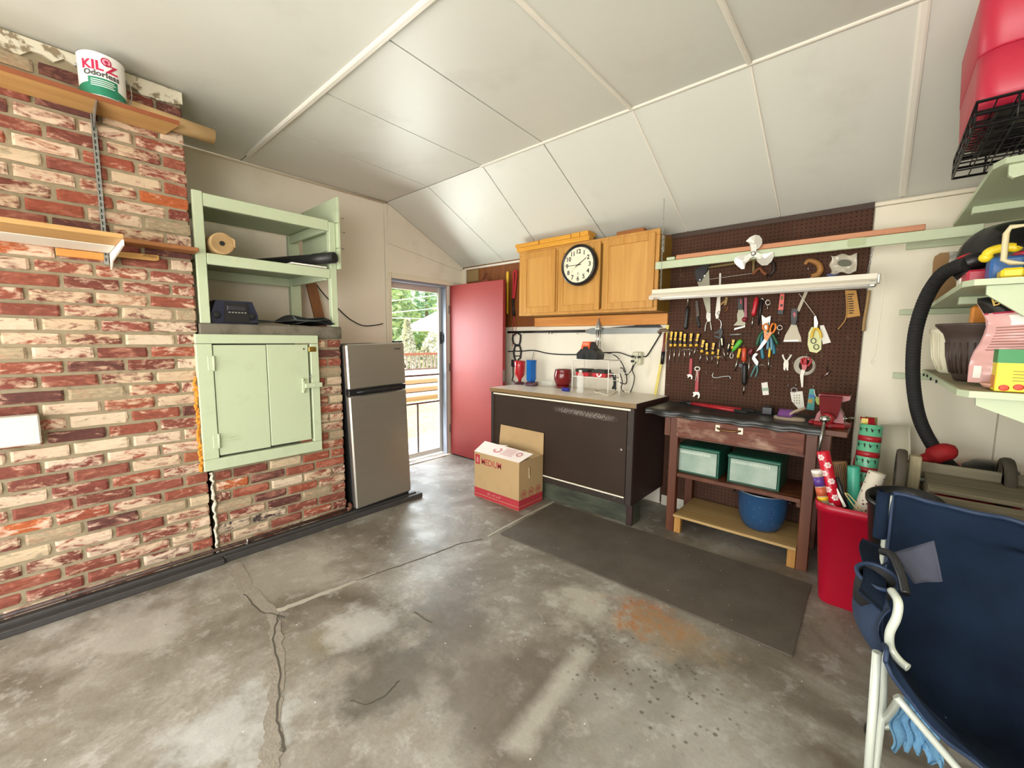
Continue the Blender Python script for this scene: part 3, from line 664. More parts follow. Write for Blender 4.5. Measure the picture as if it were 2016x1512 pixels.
# ================================================================ green open shelf unit on the slab
sh = thing('open_shelf_unit', 'pale green open wooden shelf unit standing on the concrete slab', 'shelf', (-3.3, 1.06, 1.462))
fx = -2.992; rx = -3.62; zt = 2.215
part(sh, 'post', MB().box((fx - 0.03, 0.640, 1.463), (fx, 0.690, zt), 0.003), M_GREEN)
part(sh, 'post', MB().box((fx - 0.045, 1.424, 1.463), (fx, 1.470, 2.20), 0.003), M_GREEN)
part(sh, 'post', MB().box((rx - 0.03, 0.640, 1.463), (rx, 0.69, zt - 0.02), 0.003), M_GREEN)
part(sh, 'post', MB().box((rx - 0.05, 1.39, 1.463), (rx, 1.470, zt - 0.02), 0.003), M_GREEN)
part(sh, 'shelf_board', MB().box((rx - 0.03, 0.692, 2.196), (fx - 0.031, 1.422, 2.210), 0.002), M_GREEN)
part(sh, 'shelf_board', MB().box((rx - 0.03, 0.692, 1.856), (fx - 0.031, 1.422, 1.872), 0.002), M_GREEN)
part(sh, 'rail', MB().box((fx - 0.03, 0.692, 2.135), (fx - 0.002, 1.422, 2.208), 0.003), M_GREEN)
part(sh, 'rail', MB().box((fx - 0.03, 0.692, 1.806), (fx + 0.002, 1.422, 1.870), 0.003), M_GREEN)
part(sh, 'rail', MB().box((rx - 0.028, 0.692, 1.790), (rx - 0.002, 1.388, 1.855), 0.003), M_GREEN)
for z in (2.13, 1.795): part(sh, 'side_rail', MB().box((rx, 1.398, z), (fx - 0.046, 1.421, z + 0.062), 0.003), M_GREEN)
for a, b in ((1.875, 2.02), (2.024, 2.195), (2.199, 2.375)):
    part(sh, 'side_board', MB().box((rx + 0.06, 1.472, a), (fx + 0.035, 1.489, b), 0.002), M_GREEN)
sh_pts = lambda px, py, x: PX(px, py, x)
# paper roll
c = PX(437, 467, -2.985); c.z = 1.936
rl = thing('paper_roll', 'thick roll of brown paper lying on the middle shelf of the green unit', 'paper roll', (c.x - 0.2, c.y, 1.873))
ax = V((-0.94, 0.0, 0.0)).normalized()
part(rl, 'paper', MB().lathe([(0.012, 0.004), (0.034, 0.007), (0.055, 0.0), (0.062, 0.002), (0.062, 0.26), (0.0, 0.26)], c, ax, 28).prism([c + V((0, 0.045, 0.043)), c + V((0, 0.066, 0.030)), c + V((0, 0.067, -0.015)), c + V((0, 0.060, -0.015)), c + V((0, 0.056, 0.024))], (-0.2, 0, 0)), M_KRAFT)
part(rl, 'core_hole', MB().lathe([(0.014, 0.002), (0.012, 0.03), (0.0, 0.03)], c, ax, 16), M_INK)
mb = MB()
for k in range(5): mb.tube(arc(c + V((0.001, 0, 0)), (0, 1, 0), (0, 0, 1), 0.017 + k * 0.009, 0, 350, 24), 0.0008, 4)
part(rl, 'wound_edge', mb, pm('paper edge', '#8f754d', 0.9))
# black tube
p0 = PX(659, 507, -2.90); p1 = V((-3.45, 1.10, 1.915))
tb = single('poster_tube', MB().lathe([(0.030, 0), (0.038, 0), (0.038, 0.16), (0.034, 0.17), (0.034, (p1 - p0).length), (0, (p1 - p0).length)], p0, p1 - p0, 20).lathe([(0.030, 0.0), (0.030, 0.06), (0.0, 0.06)], p0, p1 - p0, 20), pm('black tube', '#232323', 0.45), 'black round tube lying across the middle shelf, its open end sticking out', 'tube')
bk = single('paper_folder', MB().box((-3.45, 1.16, 1.874), (-2.99, 1.40, 1.884), 0.002), M_PAPER, 'thin white paper folder under the black tube', 'folder')
# radio on the slab
rd = thing('radio', 'dark navy portable radio on the slab inside the green shelf unit', 'radio', (-3.12, 0.83, 1.463))
mb = MB()
f = [V((-3.03, 0.700, 1.463)), V((-3.03, 0.955, 1.463)), V((-3.03, 0.955, 1.52)), V((-3.03, 0.925, 1.605)), V((-3.03, 0.730, 1.605)), V((-3.03, 0.700, 1.52))]
mb.prism(f, (-0.20, 0, 0)); part(rd, 'case', mb, pm('navy plastic', '#161b33', 0.45))
part(rd, 'panel', MB().prism([(-3.029, 0.765, 1.475), (-3.029, 0.905, 1.475), (-3.029, 0.895, 1.592), (-3.029, 0.775, 1.592)], (0.008, 0, 0)), M_BLACK)
part(rd, 'tape_slot', MB().box((-3.022, 0.785, 1.545), (-3.016, 0.885, 1.575), 0.002), pm('smoke window', '#2b2b33', 0.15))
mb = MB()
for i in range(6): mb.box((-3.020, 0.79 + i * 0.017, 1.53), (-3.014, 0.80 + i * 0.017, 1.537))
part(rd, 'button_row', mb, M_GALV)
for y in (0.732, 0.922): part(rd, 'speaker', MB().lathe([(0.0, 0.0), (0.018, 0.002), (0.022, 0.0)], (-3.03, y, 1.515), (1, 0, 0), 16), M_BLACK)
# folded dark cloth
mb = MB(); r = random.Random(8)
def fold(y0, y1, x0, x1, z, h, seed):
    rr = random.Random(seed); ph = rr.uniform(0, 6)
    mb.sheet(lambda u, v: (x0 + (x1 - x0) * v, y0 + (y1 - y0) * u, z + 1.5 * h * (0.55 + 0.3 * math.sin(u * 5 + ph) * math.cos(v * 4) ) * (1 - 0.75 * abs(2 * u - 1) ** 3) ), 14, 6, True, 0.006)
fold(0.90, 1.42, -3.35, -2.985, 1.468, 0.028, 1); fold(1.14, 1.405, -3.3, -2.975, 1.485, 0.045, 2); fold(1.18, 1.43, -3.25, -2.972, 1.472, 0.03, 3)
cl = thing('folded_cloth', 'dark green-black folded canvas lying along the front of the slab', 'cloth', (-3.1, 1.2, 1.463))
part(cl, 'canvas', mb, pm('dark canvas', '#262a29', 0.85, bump=0.4, bs=200))
part(cl, 'strap', MB().tube([(-2.982, 1.15, 1.525), (-2.968, 1.17, 1.50), (-2.966, 1.28, 1.498), (-2.966, 1.38, 1.512)], 0.007, 6), pm('dark strap', '#363d3b', 0.7))
pk = single('wood_plank', MB().beam(PX(636, 655, -3.68), PX(609, 545, -3.74), 0.085, 0.02, (1, 0, 0)), wood('stained plank', '#8c5a2d', '#6e421d', 2, 20), 'brown wooden plank leaning behind the green shelf unit', 'plank')
wr = single('wall_wire', MB().tube(smooth_path([PX(620, 556, -3.775), PX(640, 582, -3.785), PX(668, 610, -3.792), PX(690, 629, -3.792), PX(715, 641, -3.792), PX(740, 640, -3.792), PX(754, 637, -3.785)]), 0.005, 6), M_BLKRUB, 'thin black wire sagging along the left wall above the fridge', 'wire')
mb = MB()
for px, py in ((672, 430), (675, 458), (673, 490)):
    p = PX(px, py, -3.8); mb.tube([p, p + V((0.03, 0, -0.002)), p + V((0.04, 0, -0.012))], 0.003, 6)
nl = single('wall_hook', mb, M_GALV, 'row of small nail hooks in the wall right of the green shelf unit', 'hooks')

# ================================================================ shelves on the chimney
rail = thing('shelf_standard', 'slotted steel upright screwed to the chimney bricks', 'shelf rail', (XB, 0.262, 1.75))
part(rail, 'channel', MB().box((XB, 0.254, 1.745), (XB + 0.004, 0.272, 2.466)).box((XB, 0.254, 1.745), (XB + 0.014, 0.2565, 2.466)).box((XB, 0.2695, 1.745), (XB + 0.014, 0.272, 2.466)), M_GALV)
mb = MB()
for i in range(24):
    z = 1.76 + i * 0.03
    mb.box((XB + 0.0005, 0.261, z), (XB + 0.0048, 0.265, z + 0.018)); mb.box((XB + 0.005, 0.2690, z), (XB + 0.0115, 0.2724, z + 0.018))
part(rail, 'slot', mb, M_INK, kind='stuff')
us = thing('upper_shelf', 'wooden shelf board under the ceiling holding the paint can', 'shelf', (XB + 0.1, 0.0, 2.47))
part(us, 'board', MB().prism([(XB + 0.003, -0.9, 2.468), (XB + 0.195, -0.9, 2.468), (XB + 0.195, 0.568, 2.468), (XB + 0.003, 0.538, 2.468)], (0, 0, 0.018)), M_SHELFW)
part(us, 'edge_band', MB().box((XB + 0.1955, -0.9, 2.467), (XB + 0.199, 0.569, 2.487)), pm('red brown edge', '#8a4a28', 0.5))
part(us, 'bracket', MB().prism([(XB + 0.016, 0.261, 2.467), (XB + 0.19, 0.261, 2.467), (XB + 0.19, 0.261, 2.458), (XB + 0.016, 0.261, 2.40)], (0, 0.004, 0)), M_GALV)
ls = thing('lower_shelf', 'wooden and white shelf pair on a white bracket halfway up the chimney', 'shelf', (XB + 0.2, -0.2, 1.80))
part(ls, 'board', MB().box((XB + 0.27, -0.9, 1.802), (XB + 0.50, 0.282, 1.822), 0.002), M_SHELFW)
part(ls, 'board', MB().box((XB + 0.02, -0.9, 1.800), (XB + 0.265, 0.276, 1.820), 0.002), M_WHITE, 'white board')
part(ls, 'bracket', MB().prism([(XB + 0.005, 0.2765, 1.80), (XB + 0.49, 0.2765, 1.80), (XB + 0.49, 0.2765, 1.775), (XB + 0.08, 0.2765, 1.752), (XB + 0.005, 0.2765, 1.72)], (0, 0.006, 0)), M_WHITE, 'white bracket')
part(ls, 'cleat', MB().box((XB + 0.003, 0.09, 1.762), (XB + 0.02, 0.255, 1.798), 0.002), M_PINE, 'pine cleat')
nb = single('shelf_board', MB().box((XB + 0.003, 0.29, 1.852), (XB + 0.115, 0.634, 1.874), 0.003), M_DKBOARD, 'narrow brown board on the bricks between the lower shelf and the green unit', 'shelf')
st = thing('stir_stick', 'wooden paint stir stick fixed flat on the bricks under the brown board', 'stir stick', PX(262, 505, XB + 0.006))
q = [PX(218, 494, XB + 0.006), PX(312, 503, XB + 0.006), PX(313, 512, XB + 0.006), PX(306, 514, XB + 0.006), PX(220, 505, XB + 0.006)]
part(st, 'stick', MB().prism(q, (0.005, 0, 0)), wood('stick', '#d9aa66', '#c4924e', 1, 30))
text(st, 'lettering', 'valspar', 0.021, PX(309, 504.5, XB + 0.012), (0, -1, 0.02), (0, 0.02, -1), pm('stick ink', '#5b3a24', 0.8), 0.0002)
fb = single('foam_block', MB().box((XB + 0.002, -0.35, 0.875), (XB + 0.075, -0.020, 1.012), 0.006), pm('white foam', '#d8d4ca', 0.8, var=0.03, bump=0.2), 'white foam block mounted on the chimney bricks at its near edge', 'block')
ct = single('cardboard_tube', MB().lathe([(0.036, 0), (0.040, 0.0), (0.040, 0.42), (0.036, 0.42), (0.036, 0.0)], (XB + 0.065, 0.33, 2.528), (0, 1, -0.04), 18), M_KRAFT, 'tan cardboard tube on the upper shelf sticking out past its end', 'tube')
# paint can
cc = V((-2.885, 0.298, 2.488)); R0 = 0.0825; H = 0.192; aim = math.atan2(-cc.y, -cc.x)
can = thing('paint_can', 'white and green gallon paint can on the upper shelf', 'paint can', cc)
part(can, 'body', MB().lathe([(0.0, 0.003), (R0 - 0.004, 0.003), (R0 + 0.001, 0.0), (R0, 0.006), (R0, H - 0.006), (R0 + 0.002, H - 0.004), (R0, H), (R0 - 0.006, H), (R0 - 0.010, H - 0.008), (0, H - 0.008)], cc, (0, 0, 1), 40), pm('can white', '#f2f0ea', 0.3, var=0.02))
part(can, 'rim', MB().tube([cc + V((R0 * math.cos(a * math.pi / 20), R0 * math.sin(a * math.pi / 20), H)) for a in range(40)], 0.0022, 6, True).tube([cc + V((R0 * math.cos(a * math.pi / 20), R0 * math.sin(a * math.pi / 20), 0.002)) for a in range(40)], 0.0022, 6, True), M_GALV)
M_CG = pm('can green', '#1c7a5b', 0.35, var=0.04); M_CR = pm('can red', '#c01f4b', 0.4, var=0.02)
curved_patch(can, 'green_wave', cc, R0, aim - 1.6, aim + 1.6, cc.z + 0.006, lambda t: cc.z + 0.046 + 0.014 * math.cos((t - 0.42) * 5.2), M_CG, 36)
curved_patch(can, 'green_box', cc, R0, aim - 0.62, aim + 0.66, cc.z + 0.040, cc.z + 0.082, M_CG, 16, 0.0009)
for k in range(4): curved_patch(can, 'print_line', cc, R0, aim - 0.50, aim + (0.5, 0.56, 0.44, 0.5)[k], cc.z + 0.070 - k * 0.0085, cc.z + 0.0735 - k * 0.0085, pm('can print', '#dfe8de', 0.5, var=0), 12, 0.0013)
curved_text(can, 'lettering', 'KIL', 0.056, cc, R0, aim - 0.40, cc.z + 0.115, M_CR, 0.0024, 1.0)
curved_text(can, 'lettering', 'Z', 0.050, cc, R0, aim + 0.43, cc.z + 0.114, M_CR, 0.0036, 1.25)
curved_text(can, 'lettering', 'Odorless', 0.034, cc, R0, aim - 0.02, cc.z + 0.088, pm('can grey ink', '#4a4d4c', 0.6, var=0), 0.003, 1.0)
mb = MB(); mb.mi = 0
for rr, d in ((0.019, 0.001), (0.014, 0.0018), (0.007, 0.0026)):
    mb.mi = {0.019: 0, 0.014: 1, 0.007: 2}[rr]
    vs = [V((cc.x + (R0 + d) * math.cos(aim + 0.22 + rr * math.cos(i * math.pi / 12) / R0), cc.y + (R0 + d) * math.sin(aim + 0.22 + rr * math.cos(i * math.pi / 12) / R0), cc.z + 0.158 + rr * math.sin(i * math.pi / 12))) for i in range(24)]
    mb.add(vs, [list(range(24))])
part(can, 'round_emblem', mb, [M_CR, pm('can pink', '#e7a0b4', 0.4, var=0), M_CR])
part(can, 'wire_handle', MB().tube(smooth_path([cc + V((0.0, R0 + 0.004, H * 0.72)), cc + V((0.012, R0 + 0.016, H * 0.60)), cc + V((0.02, R0 + 0.016, H * 0.30)), cc + V((0.05, R0 - 0.005, 0.012)), cc + V((0.078, 0.04, 0.008))]), 0.0022, 6).cyl(cc + V((0, R0, H * 0.72)), cc + V((0, R0 + 0.008, H * 0.72)), 0.007, n=10).cyl(cc + V((0, -R0, H * 0.72)), cc + V((0, -R0 - 0.008, H * 0.72)), 0.007, n=10), M_GALV)

# ================================================================ outside the side door
M_PATIO = pm('sunlit concrete', '#d8d2c4', 0.8, var=0.06, vs=4)
def lawn_mat():
    t = NT('dry lawn'); n = t.noise(9, 6, 0.7); n2 = t.noise(1.2, 3)
    col = t.ramp(n, [(0.3, lin('#8a8a4e')), (0.5, lin('#b3a970')), (0.7, lin('#c8bd88'))])
    t.set(Base_Color=t.mix(t.mask(n2, 0.45, 0.7), col, t.mix(0.5, col, lin('#7f9a4c'))), Roughness=0.95); t.bump(n, 0.8, 0.03); return t.mat
struct('patio', MB().box((-5.05, -4.0, -0.30), (XL - 0.1, 9.0, -0.06)), M_PATIO)
struct('lawn', MB().box((-60.0, -30.0, -0.5), (-5.05, 60.0, -0.10)), lawn_mat())
struct('driveway', MB().box((-8.0, -14.0, -0.3), (6.0, YB - 0.1, -0.02)), M_PATIO)
M_DECK = wood('deck wood', '#c59a72', '#a97f59', 1, 6, 0.7); M_DECKW = pm('sun bleached tread', '#dcd5c6', 0.7, var=0.04)
dk = thing('deck_steps', 'wide wooden deck with long steps across the lawn outside the door', 'deck', (-8.6, 8.0, -0.1))
for i in range(3):
    part(dk, 'step', MB().box((-12.0, 5.2 + i * 0.3, -0.10 + i * 0.15), (-8.3 - i * 0.45, 13.0, 0.03 + i * 0.15), 0.01), M_DECKW)
    part(dk, 'riser', MB().box((-8.3 - i * 0.45, 5.2 + i * 0.3, -0.10 + i * 0.15), (-8.27 - i * 0.45, 13.0, 0.0 + i * 0.15)), M_DECK)
rl_ = thing('deck_railing', 'reddish wooden railing along the deck outside', 'railing', (-11.2, 9.0, 0.4))
part(rl_, 'top_rail', MB().box((-11.3, 5.4, 0.86), (-11.15, 13, 0.93)), pm('red brown rail', '#9e5f48', 0.7))
part(rl_, 'bottom_rail', MB().box((-11.27, 5.4, 0.38), (-11.2, 13, 0.43)), pm('rail lower', '#8d7062', 0.7))
for i in range(48): part(rl_, 'baluster', MB().box((-11.26, 5.45 + i * 0.16, 0.43), (-11.22, 5.49 + i * 0.16, 0.86)), pm('baluster', '#a2948a', 0.7) if i == 0 else bpy.data.materials['baluster'])
gz = thing('gazebo', 'white canopy gazebo on thin posts beyond the deck railing', 'gazebo', (-15.0, 12.9, 0.0))
mb = MB(); b = [V((-16.4, 11.25, 1.95)), V((-13.6, 11.25, 1.95)), V((-13.6, 14.2, 1.95)), V((-16.4, 14.2, 1.95))]; ap = V((-15.0, 12.7, 2.95))
mb.add(b + [ap] + [v - V((0, 0, 0.22)) for v in b], [[0, 1, 4], [1, 2, 4], [2, 3, 4], [3, 0, 4]] + [[i, 5 + i, 5 + (i + 1) % 4, (i + 1) % 4] for i in range(4)])
part(gz, 'canopy', mb, pm('white canvas', '#f1ede4', 0.8, var=0.02))
for v in b: part(gz, 'post', MB().box(v - V((0.03, 0.03, 1.95)), v + V((0.03, 0.03, -0.2))), pm('gazebo post', '#b9b2a6', 0.6) if v == b[0] else bpy.data.materials['gazebo post'])
M_LEAF = [pm('leaves a', '#b3cfa8', 0.7, var=0.3, vs=2.5), pm('leaves b', '#c0d4a4', 0.7, var=0.3, vs=2.5), pm('pale leaves', '#d3d3bb', 0.8, var=0.2, vs=3)]  # tree greens paled in the colour to stand in for bright outdoor haze
M_BARK = pm('bark', '#6b5a49', 0.9, var=0.2)
def tree(name, label, c, rr, n, leaf, mat, group=None, cone=False, trunk=True, cat='tree'):
    t = thing(name, label, cat, (c[0], c[1], -0.1), group); r = random.Random(int(c[1] * 100)); mb = MB()
    for i in range(n):
        if cone:
            h = r.random(); q = r.uniform(0.7, 1.0) * (1 - h); a = r.uniform(0, 6.283)
            p = V((c[0] + rr[0] * q * math.cos(a), c[1] + rr[1] * q * math.sin(a), c[2] - rr[2] + 2 * rr[2] * h))
        else:
            d = V((r.gauss(0, 1), r.gauss(0, 1), r.gauss(0, 1))).normalized() * r.uniform(0.55, 1.0) ** 0.5
            w = 1 + 0.18 * math.sin(d.x * 7 + c[1]) * math.cos(d.z * 6)
            p = V((c[0] + rr[0] * d.x * w, c[1] + rr[1] * d.y * w, c[2] + rr[2] * d.z * w))
        u = V((r.gauss(0, 1), r.gauss(0, 1), r.gauss(0, 1))).normalized(); v = u.orthogonal().normalized(); s = leaf * r.uniform(0.6, 1.3)
        mb.add([p - u * s, p + v * s * 0.45, p + u * s, p - v * s * 0.45], [[0, 1, 2, 3]])
    part(t, 'crown', mb, mat)
    if trunk: part(t, 'trunk', MB().lathe([(0.22, 0), (0.15, c[2] + 0.1)], (c[0], c[1], -0.1), (0, 0, 1), 10), M_BARK)
tree('leafy_tree', 'tallest dense green tree behind the gazebo outside', (-27.0, 20.5, 5.2), (4.0, 5.6, 5.0), 9000, 0.26, M_LEAF[0])
tree('leafy_tree', 'yellow-green tree beyond the deck, left of the big one', (-21.0, 12.0, 2.6), (2.0, 2.6, 3.2), 5000, 0.22, M_LEAF[1])
tree('leafy_tree', 'lighter bushy tree beside the gazebo outside', (-20.0, 17.4, 1.9), (1.5, 1.8, 2.1), 5000, 0.2, M_LEAF[1])
tree('conical_shrub', 'pale pointed shrub rising in front of the trees outside', (-13.2, 9.1, 1.0), (0.55, 0.55, 1.05), 3500, 0.12, M_LEAF[2], None, True, False, 'shrub')
tree('round_shrub', 'pale rounded shrub next to the pointed one outside', (-13.0, 10.4, 0.85), (0.6, 0.6, 0.85), 3500, 0.12, M_LEAF[2], None, False, False, 'shrub')
for i, (a, b2) in enumerate((((818 - 50, 593), (868, 580)), ((768, 616), (868, 606)), ((768, 626), (868, 628)))):
    p, q = PX(a[0], a[1], -13.0), PX(b2[0], b2[1], -13.0); d = (q - p)
    single('utility_wire', MB().tube([p - d * 3, q + d * 3], 0.018, 5), pm('wire %d' % i, '#dfe3df', 0.5, var=0), ('highest', 'middle', 'lowest')[i] + ' of the three pale utility wires crossing the trees', 'wire', 'utility wires outside')
# ================================================================ dark brown base cabinet with worktop
CX0, CX1, CY0, CZT = -2.735, -1.290, 2.800, 0.932
M_DKBR = worn('dark brown board', '#2b2119', '#857b70', 26, 0.63, 0.70, 0.55, 0.15, (1, 1, 1), var=0.12)
def scuffed():
    t = NT('scuffed brown panel'); base = t.mix(t.noise(3, 5), lin('#281c13'), lin('#38291d'))
    m = t.mask(t.noise(30, 5, 0.6, t.map((0.6, 1, 1.6))), 0.68, 0.74); col = t.mix(t.math('MULTIPLY', m, 0.7), base, lin('#8b8174'))
    sp = t.n('SeparateXYZ', {0: t.co}).outputs
    ax_ = t.math('ABSOLUTE', t.math('SUBTRACT', sp[0], 0.30)); az = t.math('ABSOLUTE', t.math('SUBTRACT', t.math('ADD', sp[2], t.math('MULTIPLY', sp[0], 0.03)), 0.815))
    band = t.math('MULTIPLY', t.ramp(ax_, [(0.18, (1, 1, 1)), (0.30, (0, 0, 0))]), t.ramp(az, [(0.006, (1, 1, 1)), (0.028, (0, 0, 0))]))
    col = t.mix(t.math('MULTIPLY', band, t.mask(t.noise(170, 3, 0.7), 0.52, 0.60)), col, lin('#c9c4ba'))
    t.set(Base_Color=col, Roughness=0.55, Specular_IOR_Level=0.3); t.bump(t.noise(60, 4), 0.1, 0.003); return t.mat
M_SCUFF = scuffed()
M_DKSIDE = pm('dark brown side', '#33201c', 0.5, var=0.1)
M_WEDGE = wood('worktop edge', '#8f7248', '#6f5836', 0, 20, 0.5)
ctr = thing('base_cabinet', 'long dark brown base cabinet with scuffed panels, right of the red door', 'cabinet', ((CX0 + CX1) / 2, 3.1, 0))
part(ctr, 'body', MB().box((CX0 + 0.01, CY0 + 0.012, 0.165), (CX1 - 0.002, 3.405, 0.896), 0.003), M_DKSIDE)
part(ctr, 'stile', MB().box((CX0 + 0.008, CY0, 0.165), (CX0 + 0.040, CY0 + 0.012, 0.893), 0.002), M_DKBR)
part(ctr, 'stile', MB().box((CX1 - 0.050, CY0, 0.165), (CX1 - 0.002, CY0 + 0.012, 0.893), 0.002), M_DKBR)
part(ctr, 'bottom_rail', MB().box((CX0 + 0.042, CY0, 0.165), (CX1 - 0.052, CY0 + 0.012, 0.212), 0.002), M_DKBR)
part(ctr, 'sliding_door', MB().box((CX0 + 0.042, CY0 + 0.004, 0.224), (-2.00, CY0 + 0.0118, 0.872), 0.001), M_SCUFF)
sd = part(ctr, 'sliding_door', MB().box((-2.06, CY0 + 0.001, 0.224), (CX1 - 0.055, CY0 + 0.0036, 0.872), 0.001), M_SCUFF)
part(sd, 'finger_hole', MB().lathe([(0.0, 0.0), (0.009, 0.001), (0.011, 0.0)], (-1.385, CY0 + 0.0008, 0.575), (0, -1, 0), 14), M_STEEL, 'small pale finger pull')
part(ctr, 'track_strip', MB().box((CX0 + 0.042, CY0 - 0.003, 0.875), (CX1 - 0.03, CY0 + 0.006, 0.888)), M_CREAM, 'cream track strip')
part(ctr, 'track_strip', MB().box((CX0 + 0.35, CY0 - 0.002, 0.213), (CX1 - 0.06, CY0 + 0.008, 0.223)), M_CREAM, 'cream track strip')
part(ctr, 'toe_kick', MB().box((CX0 + 0.02, CY0 + 0.058, 0.0), (CX1 - 0.004, CY0 + 0.075, 0.163), 0.002).box((CX1 - 0.02, CY0 + 0.075, 0.0), (CX1 - 0.004, CY0 + 0.18, 0.163), 0.002), worn('green grey toe board', '#4d5240', '#2d3026', 5, 0.45, 0.65, 0.7, 0.2, (0.5, 1, 2)), 'grey-green scuffed toe board')
part(ctr, 'leg_panel', MB().box((CX1 - 0.05, CY0 + 0.03, 0.0), (CX1 - 0.003, CY0 + 0.056, 0.163), 0.002), M_DKSIDE)
wt = thing('worktop', 'white laminate worktop with a wood-tone front edge', 'worktop', ((CX0 + CX1) / 2, 3.1, 0.9))
part(wt, 'slab', MB().box((CX0 - 0.004, CY0 - 0.004, 0.8975), (CX1 + 0.012, 3.416, CZT), 0.002), worn('worktop white', '#ddd5c6', '#b8ad99', 6, 0.55, 0.8, 0.35, 0.05))
part(wt, 'front_edge', MB().box((CX0 - 0.004, CY0 - 0.008, 0.8975), (CX1 + 0.010, CY0 - 0.0042, CZT - 0.001)), M_WEDGE, 'wood-tone edge strip')
part(wt, 'side_edge', MB().box((CX1 + 0.0122, CY0 - 0.004, 0.8975), (CX1 + 0.016, 3.41, CZT - 0.001)), M_DKSIDE)
part(wt, 'screw_head', MB().lathe([(0.0, 0.002), (0.004, 0.001), (0.005, 0.0)], (CX1 - 0.02, CY0 - 0.008, 0.913), (0, -1, 0), 10), M_STEEL)

# ================================================================ moving box on the floor
bx0, bx1, by0, by1, bz = -2.612, -2.095, 2.475, 2.790, 0.402
M_BOX = worn('box cardboard', '#b89a6e', '#ad8f64', 5, 0.5, 0.8, 0.85, 0.05, var=0.03)
M_BOXR = pm('box print red', '#b0323c', 0.75, var=0.08, vs=20)
bo = thing('moving_box', 'open cardboard moving box with red bands, in front of the brown cabinet', 'box', ((bx0 + bx1) / 2, (by0 + by1) / 2, 0))
mb = MB()
mb.box((bx0, by0, 0.0), (bx1, by0 + 0.004, bz)).box((bx0, by1 - 0.004, 0.0), (bx1, by1, bz)).box((bx0, by0 + 0.0041, 0.0), (bx0 + 0.004, by1 - 0.0041, bz)).box((bx1 - 0.004, by0 + 0.0041, 0), (bx1, by1 - 0.0041, bz)).box((bx0 + 0.004, by0 + 0.004, 0.002), (bx1 - 0.004, by1 - 0.004, 0.006))
part(bo, 'carton', mb, M_BOX)
part(bo, 'flap', MB().prism([(bx0, by1, bz), (bx1, by1, bz), (bx1 + 0.002, by1 + 0.0, bz + 0.190), (bx0 + 0.02, by1 + 0.002, bz + 0.195)], (0, 0.004, 0)), M_BOX, 'raised back flap')
def slab(pts, th): return MB().prism(pts, (0, 0, th))
fl = part(bo, 'flap', slab([(bx0, by0 - 0.002, bz), (bx1, by0 - 0.002, bz), (bx1 + 0.03, by0 + 0.14, bz + 0.048), (bx0 - 0.02, by0 + 0.15, bz + 0.058)], 0.0035), pm('white printed flap', '#e8dbd2', 0.8, var=0.05, vs=14), 'white printed front flap')
def on_flap(u, v, d=0.0042): return V((bx0 + (bx1 - bx0) * u, by0 + 0.145 * v, bz + 0.052 * v + d))
mb = MB()
for (cu, cv, ru, rv) in ((0.40, 0.55, 0.085, 0.26), (0.86, 0.6, 0.06, 0.2)):
    k = 20; o_ = [on_flap(cu + ru * math.cos(i * 6.2832 / k), cv + rv * math.sin(i * 6.2832 / k)) for i in range(k)]; n_ = [on_flap(cu + ru * 0.55 * math.cos(i * 6.2832 / k), cv + rv * 0.55 * math.sin(i * 6.2832 / k)) for i in range(k)]
    mb.add(o_ + n_, [[i, (i + 1) % k, k + (i + 1) % k, k + i] for i in range(k)])
for j in range(7):
    v = 0.25 + j * 0.1; a, b2 = 0.52 + 0.01 * (j % 3), 0.78 - 0.02 * (j % 2); mb.add([on_flap(a, v), on_flap(b2, v), on_flap(b2, v + 0.035), on_flap(a, v + 0.035)], [[0, 1, 2, 3]])
part(fl, 'print', mb, pm('pale red print', '#c98488', 0.8, var=0.1))
part(bo, 'flap', slab([(bx1, by0 + 0.06, bz - 0.001), (bx1, by1, bz - 0.001), (bx1 - 0.14, by1 - 0.02, bz + 0.022), (bx1 - 0.13, by0 + 0.15, bz + 0.022)], 0.0035), M_BOX)
part(bo, 'flap', slab([(bx0, by0 + 0.16, bz), (bx0, by1 - 0.01, bz), (bx0 + 0.17, by1 - 0.06, bz + 0.03), (bx0 + 0.16, by0 + 0.17, bz + 0.03)], 0.0035), bpy.data.materials['white printed flap'])
fy = by0 - 0.0006; sx_ = bx1 + 0.0006
for z0, z1 in ((0.002, 0.028), (0.032, 0.085)):
    part(bo, 'red_band', MB().box((bx0 - 0.0004, fy, z0), (bx1 + 0.0004, by0, z1)).box((bx1, by0, z0), (sx_, by1, z1)), M_BOXR, 'printed red band')
lg = part(bo, 'logo_square', MB().box((bx0 + 0.012, fy, bz - 0.105), (bx0 + 0.068, by0, bz - 0.02), 0.0001), M_BOXR)
part(lg, 'logo_print', MB().prism([(bx0 + 0.022, fy - 0.0003, bz - 0.06), (bx0 + 0.040, fy - 0.0003, bz - 0.034), (bx0 + 0.058, fy - 0.0003, bz - 0.06), (bx0 + 0.052, fy - 0.0003, bz - 0.06), (bx0 + 0.052, fy - 0.0003, bz - 0.09), (bx0 + 0.028, fy - 0.0003, bz - 0.09), (bx0 + 0.028, fy - 0.0003, bz - 0.06)], (0, 0.0003, 0)), pm('logo pale', '#c9837c', 0.8))
text(bo, 'lettering', 'MEDIUM', 0.078, (bx0 + 0.085, fy - 0.0004, bz - 0.098), (1, 0, 0), (0, 0, 1), M_BOXR, 0.0002, squash=0.82, bold=0.0003)
text(bo, 'lettering', "22\" x 15\" x 16\"", 0.026, (bx0 + 0.16, fy - 0.0012, 0.048), (1, 0, 0), (0, 0, 1), pm('pale band ink', '#d8a090', 0.8), 0.0002)
mb = MB()
